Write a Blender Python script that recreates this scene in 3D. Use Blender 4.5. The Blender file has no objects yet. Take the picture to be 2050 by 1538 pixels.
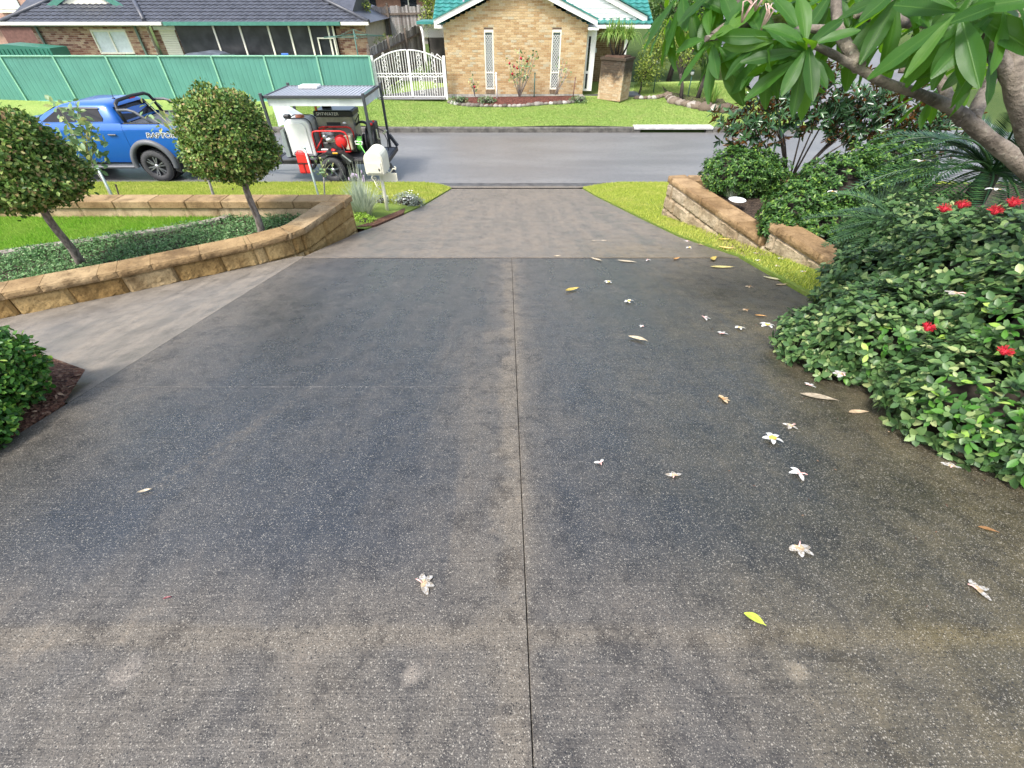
import bpy, math, random
import numpy as np
from mathutils import Matrix, Vector
random.seed(7); RNG = np.random.default_rng(7)
S = bpy.context.scene
COL = S.collection
R = math.radians
# ------------------------------------------------------------------ camera, sky, sun, exposure
PITCH, FPX, CAMZ = R(41.5), 891.0, 4.12           # phone ultra-wide, held 1.45 m above the driveway
cd = bpy.data.cameras.new('camera'); cam = bpy.data.objects.new('camera', cd); COL.objects.link(cam)
cd.sensor_width = 36; cd.lens = FPX / 2050 * 36; cd.clip_start = 0.05; cd.clip_end = 2000
cam.location = (0, 0, CAMZ); cam.rotation_euler = (R(90) - PITCH, 0, 0)
S.camera = cam
SUN_EL, SUN_AZ = R(56), R(222)                    # azimuth clockwise from +Y: behind the camera, to the left
w = bpy.data.worlds.new('World'); S.world = w; w.use_nodes = True
wn = w.node_tree; wn.nodes.clear()
sky = wn.nodes.new('ShaderNodeTexSky'); sky.sky_type = 'NISHITA'; sky.sun_disc = False
sky.sun_elevation = SUN_EL; sky.sun_rotation = SUN_AZ
sky.air_density = 1.0; sky.dust_density = 3.0; sky.ozone_density = 1.0
bgn = wn.nodes.new('ShaderNodeBackground'); bgn.inputs[1].default_value = 0.15
wo = wn.nodes.new('ShaderNodeOutputWorld')
hsv = wn.nodes.new('ShaderNodeHueSaturation'); hsv.inputs['Saturation'].default_value = 0.75      # thin cloud: a paler sky
wn.links.new(sky.outputs[0], hsv.inputs['Color']); wn.links.new(hsv.outputs[0], bgn.inputs[0]); wn.links.new(bgn.outputs[0], wo.inputs[0])
sl = bpy.data.lights.new('sun', 'SUN'); sun = bpy.data.objects.new('sun', sl); COL.objects.link(sun)
sl.energy = 1.9; sl.angle = R(12); sl.color = (1.0, 0.96, 0.9)
sd = Vector((math.sin(SUN_AZ) * math.cos(SUN_EL), math.cos(SUN_AZ) * math.cos(SUN_EL), math.sin(SUN_EL)))
sun.rotation_euler = (-sd).to_track_quat('-Z', 'Y').to_euler()
S.view_settings.view_transform = 'Standard'; S.view_settings.look = 'None'
S.view_settings.gamma = 1.0; S.view_settings.use_curve_mapping = False
S.view_settings.exposure = 1.32
S.cycles.max_bounces = 6; S.cycles.transparent_max_bounces = 8

# ------------------------------------------------------------------ survey helpers (photo measurement -> metres)
CP, SP = math.cos(PITCH), math.sin(PITCH)
def _ray(x, y):
    u, v = (x - 1025) / FPX, (769 - y) / FPX
    return np.array([u, CP + v * SP, -SP + v * CP])
C0 = np.array([0, 0, CAMZ])
def atY(x, y, Y): d = _ray(x, y); return C0 + d * (Y / d[1])
def atZ(x, y, Z): d = _ray(x, y); return C0 + d * ((Z - CAMZ) / d[2])
def atD(x, y, zc): return C0 + _ray(x, y) * zc
DA, DB = 2.67, 0.205                              # driveway falls about 1 in 5 to the street
def drive_z(Y): return DA - DB * Y
def onD(x, y):
    d = _ray(x, y); return C0 + d * ((DA - CAMZ) / (d[2] + DB * d[1]))
def proj(P):
    q = np.asarray(P, float) - C0
    zc = q[..., 1] * CP - q[..., 2] * SP
    yc = q[..., 1] * SP + q[..., 2] * CP
    return 1025 + FPX * q[..., 0] / zc, 769 - FPX * yc / zc, zc
# ------------------------------------------------------------------ object helpers
def tag(o, label=None, cat=None, group=None, kind=None):
    if label: o['label'] = label
    if cat: o['category'] = cat
    if group: o['group'] = group
    if kind: o['kind'] = kind
    return o
def attach(o, parent):
    if parent is not None:
        o.parent = parent
        o.matrix_parent_inverse = (WORLD[parent.name]).inverted()
WORLD = {}
def reg(o):
    m = Matrix.LocRotScale(o.location, o.rotation_euler, o.scale)
    WORLD[o.name] = m
    return o
def thing(name, loc, label=None, cat=None, group=None, kind=None):
    o = bpy.data.objects.new(name, None); COL.objects.link(o)
    o.location = [float(v) for v in loc]; o.empty_display_size = .2
    reg(o); return tag(o, label, cat, group, kind)
def mesh_from(name, v, f):
    me = bpy.data.meshes.new(name); me.from_pydata([tuple(map(float, p)) for p in v], [], f); me.update()
    return me
def link_mesh(name, me, parent, mats, loc=(0, 0, 0)):
    o = bpy.data.objects.new(name, me); COL.objects.link(o); o.location = [float(q) for q in loc]
    for m in (mats if isinstance(mats, (list, tuple)) else [mats]):
        if m is not None and me.materials.find(m.name) < 0: me.materials.append(m)
    reg(o); attach(o, parent); return o
class MB:
    """collects faces in world coordinates, build() makes ONE mesh object"""
    def __init__(s): s.v = []; s.f = []; s.mi = []; s.sm = []; s.cur = 0
    def add(s, v, f, smooth=False):
        b = len(s.v); s.v += [tuple(map(float, p)) for p in v]
        for q in f: s.f.append([i + b for i in q]); s.mi.append(s.cur); s.sm.append(smooth)
        return s
    def box(s, x0, x1, y0, y1, z0, z1):
        v = [(x0,y0,z0),(x1,y0,z0),(x1,y1,z0),(x0,y1,z0),(x0,y0,z1),(x1,y0,z1),(x1,y1,z1),(x0,y1,z1)]
        return s.add(v, [(0,3,2,1),(4,5,6,7),(0,1,5,4),(1,2,6,5),(2,3,7,6),(3,0,4,7)])
    def cbox(s, x0, x1, y0, y1, z0, z1, c=.005):
        """box with chamfered edges"""
        v = []; f = []
        xs, ys, zs = (x0, x1), (y0, y1), (z0, z1)
        idx = {}
        for i in (0, 1):
            for j in (0, 1):
                for k in (0, 1):
                    sx, sy, sz = (1, -1)[i] * c, (1, -1)[j] * c, (1, -1)[k] * c
                    for ax in range(3):
                        p = [xs[i] + sx, ys[j] + sy, zs[k] + sz]
                        p[ax] = (xs[i], ys[j], zs[k])[ax]
                        idx[(i, j, k, ax)] = len(v); v.append(p)
        def q(*a): f.append([idx[t] for t in a])
        for k, o in ((0, 1), (1, 0)):
            for ax, mk in ((0, lambda a, b: (k, a, b)), (1, lambda a, b: (a, k, b)), (2, lambda a, b: (a, b, k))):
                r = [mk(0,0) + (ax,), mk(0,1) + (ax,), mk(1,1) + (ax,), mk(1,0) + (ax,)]
                f.append([idx[t] for t in r])
        for a in (0, 1):
            for b in (0, 1):
                q((0,a,b,1),(1,a,b,1),(1,a,b,2),(0,a,b,2))
                q((a,0,b,0),(a,1,b,0),(a,1,b,2),(a,0,b,2))
                q((a,b,0,0),(a,b,1,0),(a,b,1,1),(a,b,0,1))
                for c2 in (0, 1):
                    f.append([idx[(a,b,c2,0)], idx[(a,b,c2,1)], idx[(a,b,c2,2)]])
        return s.add(v, f)
    def obox(s, c, ax, ay, az):
        """oriented box: centre, three half-axis vectors"""
        c, ax, ay, az = (np.asarray(q, float) for q in (c, ax, ay, az))
        v = [c + i*ax + j*ay + k*az for k in (-1, 1) for j in (-1, 1) for i in (-1, 1)]
        return s.add(v, [(0,2,3,1),(4,5,7,6),(0,1,5,4),(1,3,7,5),(3,2,6,7),(2,0,4,6)])
    def bar(s, a, b, w, h=None, up=(0, 0, 1)):
        a, b = np.asarray(a, float), np.asarray(b, float); h = h or w
        d = b - a; L = np.linalg.norm(d); d /= L
        u = np.asarray(up, float)
        if abs(d @ u) > .97: u = np.array([0, 1., 0])
        r = np.cross(d, u); r /= np.linalg.norm(r); u = np.cross(r, d)
        return s.obox((a + b) / 2, d * L / 2, r * w / 2, u * h / 2)
    def tube(s, pts, rad, n=8, cap=True):
        P = [np.asarray(p, float) for p in pts]
        if not hasattr(rad, '__len__'): rad = [rad] * len(P)
        v = []; f = []; u = None
        for i, p in enumerate(P):
            d = P[min(i+1, len(P)-1)] - P[max(i-1, 0)]; d = d / (np.linalg.norm(d) + 1e-9)
            if u is None:
                u = np.array([0, 0, 1.]) if abs(d[2]) < .9 else np.array([1., 0, 0])
            u = u - d * (u @ d); u /= np.linalg.norm(u) + 1e-9; w_ = np.cross(d, u)
            for k in range(n):
                a = 2 * math.pi * k / n
                v.append(p + rad[i] * (math.cos(a) * u + math.sin(a) * w_))
        for i in range(len(P) - 1):
            for k in range(n):
                f.append((i*n+k, i*n+(k+1)%n, (i+1)*n+(k+1)%n, (i+1)*n+k))
        s.add(v, f, True)
        if cap:
            b = len(s.v) - len(v)
            s.f.append([b + k for k in range(n)][::-1]); s.mi.append(s.cur); s.sm.append(False)
            e = b + (len(P)-1)*n
            s.f.append([e + k for k in range(n)]); s.mi.append(s.cur); s.sm.append(False)
        return s
    def cyl(s, a, b, r0, r1=None, n=12): return s.tube([a, b], [r0, r0 if r1 is None else r1], n)
    def lathe(s, prof, o, axis='y', n=24, smooth=True):
        """prof: (radius, along-axis) pairs, closed faces between; o: origin"""
        v = []; f = []; m = len(prof)
        for k in range(n):
            a = 2 * math.pi * k / n; c_, s_ = math.cos(a), math.sin(a)
            for r, t in prof:
                if axis == 'y': v.append((o[0] + r*c_, o[1] + t, o[2] + r*s_))
                elif axis == 'z': v.append((o[0] + r*c_, o[1] + r*s_, o[2] + t))
                else: v.append((o[0] + t, o[1] + r*c_, o[2] + r*s_))
        for k in range(n):
            k2 = (k + 1) % n
            for i in range(m - 1):
                f.append((k*m+i, k*m+i+1, k2*m+i+1, k2*m+i))
        return s.add(v, f, smooth)
    def prism(s, poly, y0, y1, axis='y'):
        """extrude a polygon given in (x,z) along y, (x,y) along z or (y,z) along x"""
        n = len(poly)
        def P(q, t): return (q[0], t, q[1]) if axis == 'y' else ((q[0], q[1], t) if axis == 'z' else (t, q[0], q[1]))
        v = [P(q, y0) for q in poly] + [P(q, y1) for q in poly]
        f = [list(range(n))[::-1], [n + i for i in range(n)]]
        f += [(i, (i+1) % n, n + (i+1) % n, n + i) for i in range(n)]
        return s.add(v, f)
    def grid(s, fn, nu, nv, smooth=False, closed_u=False):
        v = [fn(i / nu, j / nv) for j in range(nv + 1) for i in range(nu + 1)]
        f = [(j*(nu+1)+i, j*(nu+1)+i+1, (j+1)*(nu+1)+i+1, (j+1)*(nu+1)+i) for j in range(nv) for i in range(nu)]
        return s.add(v, f, smooth)
    def ball(s, c, r, nu=10, nv=6, jit=0):
        rx, ry, rz = r if hasattr(r, '__len__') else (r, r, r)
        v = []
        for j in range(nv + 1):
            t = math.pi * j / nv
            for i in range(nu):
                a = 2 * math.pi * i / nu; k = 1 + jit * random.uniform(-1, 1)
                v.append((c[0] + rx*k*math.sin(t)*math.cos(a), c[1] + ry*k*math.sin(t)*math.sin(a), c[2] + rz*k*math.cos(t)))
        f = [(j*nu+i, (j+1)*nu+i, (j+1)*nu+(i+1)%nu, j*nu+(i+1)%nu) for j in range(nv) for i in range(nu)]
        return s.add(v, f, True)
    def build(s, name, mats, parent=None, bevel=0, fix=True):
        V = np.array(s.v, float); c = (V.min(0) + V.max(0)) / 2; V = V - c
        me = bpy.data.meshes.new(name); me.from_pydata(V.tolist(), [], s.f)
        ms = mats if isinstance(mats, (list, tuple)) else [mats]
        for m in ms: me.materials.append(m)
        if len(ms) > 1: me.polygons.foreach_set('material_index', s.mi)
        me.polygons.foreach_set('use_smooth', s.sm)
        me.validate(); me.update()
        if fix:
            import bmesh
            b = bmesh.new(); b.from_mesh(me); bmesh.ops.recalc_face_normals(b, faces=b.faces[:]); b.to_mesh(me); b.free()
        o = bpy.data.objects.new(name, me); COL.objects.link(o); o.location = c.tolist()
        if bevel:
            bm_ = o.modifiers.new('bevel', 'BEVEL'); bm_.width = bevel; bm_.segments = 2; bm_.limit_method = 'ANGLE'; bm_.angle_limit = R(35)
        reg(o); attach(o, parent); return o
# ------------------------------------------------------------------ materials
class NT:
    def __init__(s, name):
        s.m = bpy.data.materials.new(name); s.m.use_nodes = True; s.t = s.m.node_tree; s.t.nodes.clear()
        s.out = s.n('ShaderNodeOutputMaterial'); s.pos = None
    def n(s, typ, **k):
        q = s.t.nodes.new(typ)
        for a, b in k.items(): setattr(q, a, b)
        return q
    def put(s, sock, val):
        if hasattr(val, 'is_output') or isinstance(val, bpy.types.NodeSocket): s.t.links.new(val, sock)
        elif isinstance(val, (tuple, list)) and len(val) == 3 and sock.type == 'RGBA': sock.default_value = (*val, 1)
        else: sock.default_value = val
    def P(s):
        if s.pos is None: s.pos = s.n('ShaderNodeNewGeometry').outputs['Position']
        return s.pos
    def obj(s): return s.n('ShaderNodeTexCoord').outputs['Object']
    def mapv(s, scale=(1, 1, 1), rot=(0, 0, 0), vec=None, loc=(0, 0, 0)):
        q = s.n('ShaderNodeMapping'); s.put(q.inputs[0], vec or s.P())
        q.inputs['Scale'].default_value = scale; q.inputs['Rotation'].default_value = rot; q.inputs['Location'].default_value = loc
        return q.outputs[0]
    def noise(s, scale, detail=3, rough=.55, vec=None, dist=0):
        q = s.n('ShaderNodeTexNoise'); s.put(q.inputs['Vector'], vec or s.P())
        q.inputs['Scale'].default_value = scale; q.inputs['Detail'].default_value = detail
        q.inputs['Roughness'].default_value = rough; q.inputs['Distortion'].default_value = dist
        return q.outputs[0]
    def vor(s, scale, vec=None, out='Color', feature='F1'):
        q = s.n('ShaderNodeTexVoronoi', feature=feature); s.put(q.inputs['Vector'], vec or s.P()); q.inputs['Scale'].default_value = scale
        return q.outputs[out]
    def math(s, op, a, b=0.0, c=0.0, clamp=False):
        q = s.n('ShaderNodeMath', operation=op, use_clamp=clamp); s.put(q.inputs[0], a); s.put(q.inputs[1], b); s.put(q.inputs[2], c)
        return q.outputs[0]
    def smooth(s, x, lo, hi, a=0.0, b=1.0):
        q = s.n('ShaderNodeMapRange', interpolation_type='SMOOTHSTEP'); s.put(q.inputs[0], x)
        q.inputs[1].default_value = lo; q.inputs[2].default_value = hi; q.inputs[3].default_value = a; q.inputs[4].default_value = b
        return q.outputs[0]
    def mix(s, f, a, b, mode='MIX'):
        q = s.n('ShaderNodeMix', data_type='RGBA', blend_type=mode); s.put(q.inputs[0], f); s.put(q.inputs[6], a); s.put(q.inputs[7], b)
        return q.outputs[2]
    def ramp(s, x, *stops):
        q = s.n('ShaderNodeValToRGB'); s.put(q.inputs[0], x); e = q.color_ramp.elements
        while len(e) > len(stops): e.remove(e[-1])
        while len(e) < len(stops): e.new(1)
        for i, (p, c) in enumerate(stops): e[i].position = p; e[i].color = (*c, 1)
        return q.outputs[0]
    def sep(s, v):
        q = s.n('ShaderNodeSeparateXYZ'); s.put(q.inputs[0], v); return q.outputs
    def bump(s, h, strength=.3, dist=.01, normal=None):
        q = s.n('ShaderNodeBump'); s.put(q.inputs['Height'], h); q.inputs['Strength'].default_value = strength; q.inputs['Distance'].default_value = dist
        if normal is not None: s.put(q.inputs['Normal'], normal)
        return q.outputs[0]
    def bsdf(s, color, rough=.6, normal=None, metal=0.0, spec=.5, coat=0.0, trans=0.0, tcol=None, alpha=None, emit=None):
        q = s.n('ShaderNodeBsdfPrincipled')
        s.put(q.inputs['Base Color'], color); s.put(q.inputs['Roughness'], rough); s.put(q.inputs['Metallic'], metal)
        s.put(q.inputs['Specular IOR Level'], spec); s.put(q.inputs['Coat Weight'], coat)
        if normal is not None: s.put(q.inputs['Normal'], normal)
        o = q.outputs[0]
        if trans:
            t = s.n('ShaderNodeBsdfTranslucent'); s.put(t.inputs[0], tcol if tcol is not None else color)
            mx = s.n('ShaderNodeMixShader'); mx.inputs[0].default_value = trans
            s.t.links.new(o, mx.inputs[1]); s.t.links.new(t.outputs[0], mx.inputs[2]); o = mx.outputs[0]
        if alpha is not None:
            t = s.n('ShaderNodeBsdfTransparent'); mx = s.n('ShaderNodeMixShader'); s.put(mx.inputs[0], alpha)
            s.t.links.new(t.outputs[0], mx.inputs[1]); s.t.links.new(o, mx.inputs[2]); o = mx.outputs[0]
        s.t.links.new(o, s.out.inputs[0]); return s.m
MC = {}
def plain(name, c, rough=.5, metal=0., spec=.5, var=.12, vs=6., bump=0., bs=60., coat=0.):
    """paint, plastic, metal with slight tone variation so no surface is perfectly even"""
    if name in MC: return MC[name]
    t = NT(name); n = t.noise(vs, 4)
    d = tuple(x * (1 - var) for x in c); l = tuple(min(1, x * (1 + var)) for x in c)
    col = t.mix(t.smooth(n, .3, .7), d, l)
    nr = t.bump(t.noise(bs, 3), bump, .01) if bump else None
    r = t.math('ADD', t.math('MULTIPLY', n, .12), rough - .06)
    MC[name] = t.bsdf(col, r, nr, metal, spec, coat); return MC[name]
def rnd(t):
    """a random number per leaf / piece: by mesh island and by object"""
    g = t.n('ShaderNodeNewGeometry').outputs['Random Per Island']; o = t.n('ShaderNodeObjectInfo').outputs['Random']
    return t.math('FRACT', t.math('ADD', g, t.math('MULTIPLY', o, 7.31)))
def leafmat(name, stops, rough=.38, trans=.22, back=None, tcol=None, spec=.5, vein=True):
    t = NT(name); r = rnd(t); col = t.ramp(r, *stops)
    n = t.noise(40, 2); col = t.mix(t.smooth(n, .3, .7, 0, .35), col, t.mix(1.0, col, (.62, .7, .55), 'MULTIPLY'))
    if back is not None:
        bf = t.n('ShaderNodeNewGeometry').outputs['Backfacing']; col = t.mix(bf, col, back)
    MC[name] = t.bsdf(col, rough, None, 0, spec, 0, trans, tcol if tcol else col); return MC[name]
def piecemat(name, stops, rough=.85, vs=30, bump=.5, bs=90., stain=None, spec=.3):
    """bricks, blocks, tiles: tone by piece plus grain"""
    t = NT(name); col = t.ramp(rnd(t), *stops)
    n = t.noise(vs, 4); col = t.mix(t.smooth(n, .35, .7, 0, .5), col, t.mix(1.0, col, (.6, .56, .5), 'MULTIPLY'))
    if stain: col = stain(t, col)
    MC[name] = t.bsdf(col, rough, t.bump(t.noise(bs, 4), bump, .006), 0, spec); return MC[name]
# ------------------------------------------------------------------ foliage
def norm(a): return a / (np.linalg.norm(a, axis=-1, keepdims=True) + 1e-9)
def rand_unit(n): return norm(RNG.normal(size=(n, 3)))
def leaf_proto(name, width=.45, curl=.12, fold=.12, seg=4, tip=.5, shape='ovate'):
    """unit leaf along +Y, folded at the midrib, curling down"""
    v = []; f = []
    for i in range(seg + 1):
        t = i / seg
        if shape == 'spoon': wv = width * .5 * math.sin(math.pi * min(1, (t * .97 + .03)) ** 1.5) ** .75
        else: wv = width * .5 * (math.sin(math.pi * (t * .96 + .03)) ** .8)
        wv = max(wv, .012)
        z = -curl * t * t
        v += [(-wv, t, z + fold * wv), (0, t, z), (wv, t, z + fold * wv)]
    for i in range(seg):
        a = i * 3
        f += [(a, a+1, a+4, a+3), (a+1, a+2, a+5, a+4)]
    me = mesh_from(name, v, f)
    me.polygons.foreach_set('use_smooth', [True] * len(me.polygons)); me.update()
    return me
LV6 = np.array([(0,0,0),(-.5,.38,.10),(0,.42,0),(.5,.38,.10),(-.34,.78,.02),(.34,.78,.02),(0,1,-.10)], float)
LF6 = [(0,2,1),(0,3,2),(1,2,6,4),(2,3,5,6)]
LV4 = np.array([(0,0,0),(-.5,.5,.12),(0,1,-.05),(.5,.5,.12)], float)
LF4 = [(0,2,1),(0,3,2)]
def leaves_mesh(name, P, T, N, L, W, mat, parent=None, kind='stuff', simple=False):
    n = len(P); LV, LF = (LV4, LF4) if simple else (LV6, LF6)
    B = norm(np.cross(T, N)); N2 = np.cross(B, T); m = len(LV)
    V = (P[:, None, :] + LV[None, :, 0, None] * (B * W[:, None])[:, None, :] + LV[None, :, 1, None] * (T * L[:, None])[:, None, :]
         + LV[None, :, 2, None] * (N2 * L[:, None])[:, None, :]).reshape(-1, 3)
    c = V.mean(0); V -= c
    flat = np.concatenate([np.array(q) for q in LF]); ln = np.array([len(q) for q in LF])
    loops = (np.arange(n)[:, None] * m + flat[None, :]).ravel(); tot = np.tile(ln, n); st = np.concatenate([[0], np.cumsum(tot)[:-1]])
    me = bpy.data.meshes.new(name)
    me.vertices.add(len(V)); me.vertices.foreach_set('co', V.astype(np.float32).ravel())
    me.loops.add(len(loops)); me.loops.foreach_set('vertex_index', loops.astype(np.int32))
    me.polygons.add(len(tot)); me.polygons.foreach_set('loop_start', st.astype(np.int32)); me.polygons.foreach_set('loop_total', tot.astype(np.int32))
    me.materials.append(mat); me.update(calc_edges=True)
    o = link_mesh(name, me, parent, [], c); tag(o, kind=kind); return o
def leaf_objs(name, P, T, N, L, W, mat, parent, proto):
    if not proto.materials: proto.materials.append(mat)
    B = norm(np.cross(T, N)); N2 = np.cross(B, T)
    inv = WORLD[parent.name].inverted()
    for i in range(len(P)):
        o = bpy.data.objects.new(name, proto); COL.objects.link(o)
        M = Matrix([[B[i,k]*W[i], T[i,k]*L[i], N2[i,k]*L[i], P[i,k]] for k in range(3)] + [[0,0,0,1]])
        o.matrix_world = M; o.parent = parent; o.matrix_parent_inverse = inv
def foliage(parent, P, T, N, L, W, mat, nobj=0, proto=None, out=None, name='leaf', rest='foliage', simple=False):
    P, T, N, L, W = (np.asarray(q, float) for q in (P, T, N, L, W))
    T = norm(T); N = norm(N)
    if nobj:
        x, y, zc = proj(P); view = norm(C0 - P)
        score = L / np.maximum(zc, .1)
        if out is not None: score = score * np.clip(.1 + (out * view).sum(1), .01, 1)
        score = np.where((x > -20) & (x < 2070) & (y > -20) & (y < 1550) & (zc > .1), score, 0)
        o = np.argsort(-score); a, b = o[:nobj], o[nobj:]
        leaf_objs(name, P[a], T[a], N[a], L[a], W[a], mat, parent, proto)
    else: b = np.arange(len(P))
    if len(b): leaves_mesh(rest, P[b], T[b], N[b], L[b], W[b], mat, parent, simple=simple)
def shell(ells, n, depth=.25, zmin=None, keep=None):
    """points in the outer shell of a union of ellipsoids ((cx,cy,cz),(rx,ry,rz)); returns points and outward normals"""
    area = np.array([(r[0]*r[1] + r[1]*r[2] + r[0]*r[2]) for c, r in ells]); area = area / area.sum()
    PP = []; NN = []
    for (c, r), a in zip(ells, area):
        k = int(n * a); u = rand_unit(k); r = np.array(r); c = np.array(c)
        d = 1 - depth * RNG.random(k) ** 1.6
        lump = 1 + .07 * np.sin(u[:, 0] * 7 + c[0] * 3) * np.sin(u[:, 1] * 6 + 1) + .05 * np.sin(u[:, 2] * 11 + u[:, 0] * 9)
        p = c + u * r * (d * lump)[:, None]; q = norm(u / r)
        ok = np.ones(k, bool)
        for c2, r2 in ells:
            if c2 is c or tuple(c2) == tuple(c): continue
            e = (((p - np.array(c2)) / np.array(r2)) ** 2).sum(1); ok &= e > (1 - depth) ** 2
        if zmin is not None: ok &= p[:, 2] > (zmin(p) if callable(zmin) else zmin)
        PP.append(p[ok]); NN.append(q[ok])
    return np.concatenate(PP), np.concatenate(NN)
def shrub_leaves(ells, n, L0, L1, wr, depth=.3, up=.35, spread=.9, zmin=None):
    P, O = shell(ells, n, depth, zmin); k = len(P)
    T = norm(O * .55 + rand_unit(k) * spread + np.array([0, 0, .25])); N = norm(O + np.array([0, 0, up]) + rand_unit(k) * .55)
    N = norm(N - T * (N * T).sum(1, keepdims=True)); L = RNG.uniform(L0, L1, k)
    return P, T, N, L, L * wr, O
def blades(name, P, h0, h1, w, mat, parent=None, lean=.45):
    n = len(P); a = RNG.random(n) * 2 * np.pi; s = np.stack([np.cos(a), np.sin(a), np.zeros(n)], 1)
    h = RNG.uniform(h0, h1, n); le = rand_unit(n); le[:, 2] = 0
    tip = P + np.stack([np.zeros(n), np.zeros(n), h], 1) + le * (h * lean)[:, None]
    V = np.stack([P - s * w / 2, P + s * w / 2, tip], 1).reshape(-1, 3); c = V.mean(0); V = V - c
    me = bpy.data.meshes.new(name); me.vertices.add(3 * n); me.vertices.foreach_set('co', V.astype(np.float32).ravel())
    me.loops.add(3 * n); me.loops.foreach_set('vertex_index', np.arange(3 * n, dtype=np.int32))
    me.polygons.add(n); me.polygons.foreach_set('loop_start', np.arange(0, 3 * n, 3, dtype=np.int32)); me.polygons.foreach_set('loop_total', np.full(n, 3, np.int32))
    me.materials.append(mat); me.update(calc_edges=True)
    return link_mesh(name, me, parent, [], c)
def inpoly(p, poly):
    poly = np.asarray(poly)[:, :2]; x, y = p[:, 0], p[:, 1]; r = np.zeros(len(p), bool); j = len(poly) - 1
    for i in range(len(poly)):
        xi, yi = poly[i]; xj, yj = poly[j]
        r ^= ((yi > y) != (yj > y)) & (x < (xj - xi) * (y - yi) / (yj - yi + 1e-12) + xi); j = i
    return r
def scatter(poly, density, zfn):
    q = np.asarray(poly)[:, :2]; a, b = q.min(0), q.max(0); n = int((b - a).prod() * density)
    p = RNG.random((n, 2)) * (b - a) + a; p = p[inpoly(p, q)]
    return np.stack([p[:, 0], p[:, 1], zfn(p[:, 0], p[:, 1])], 1)
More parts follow.
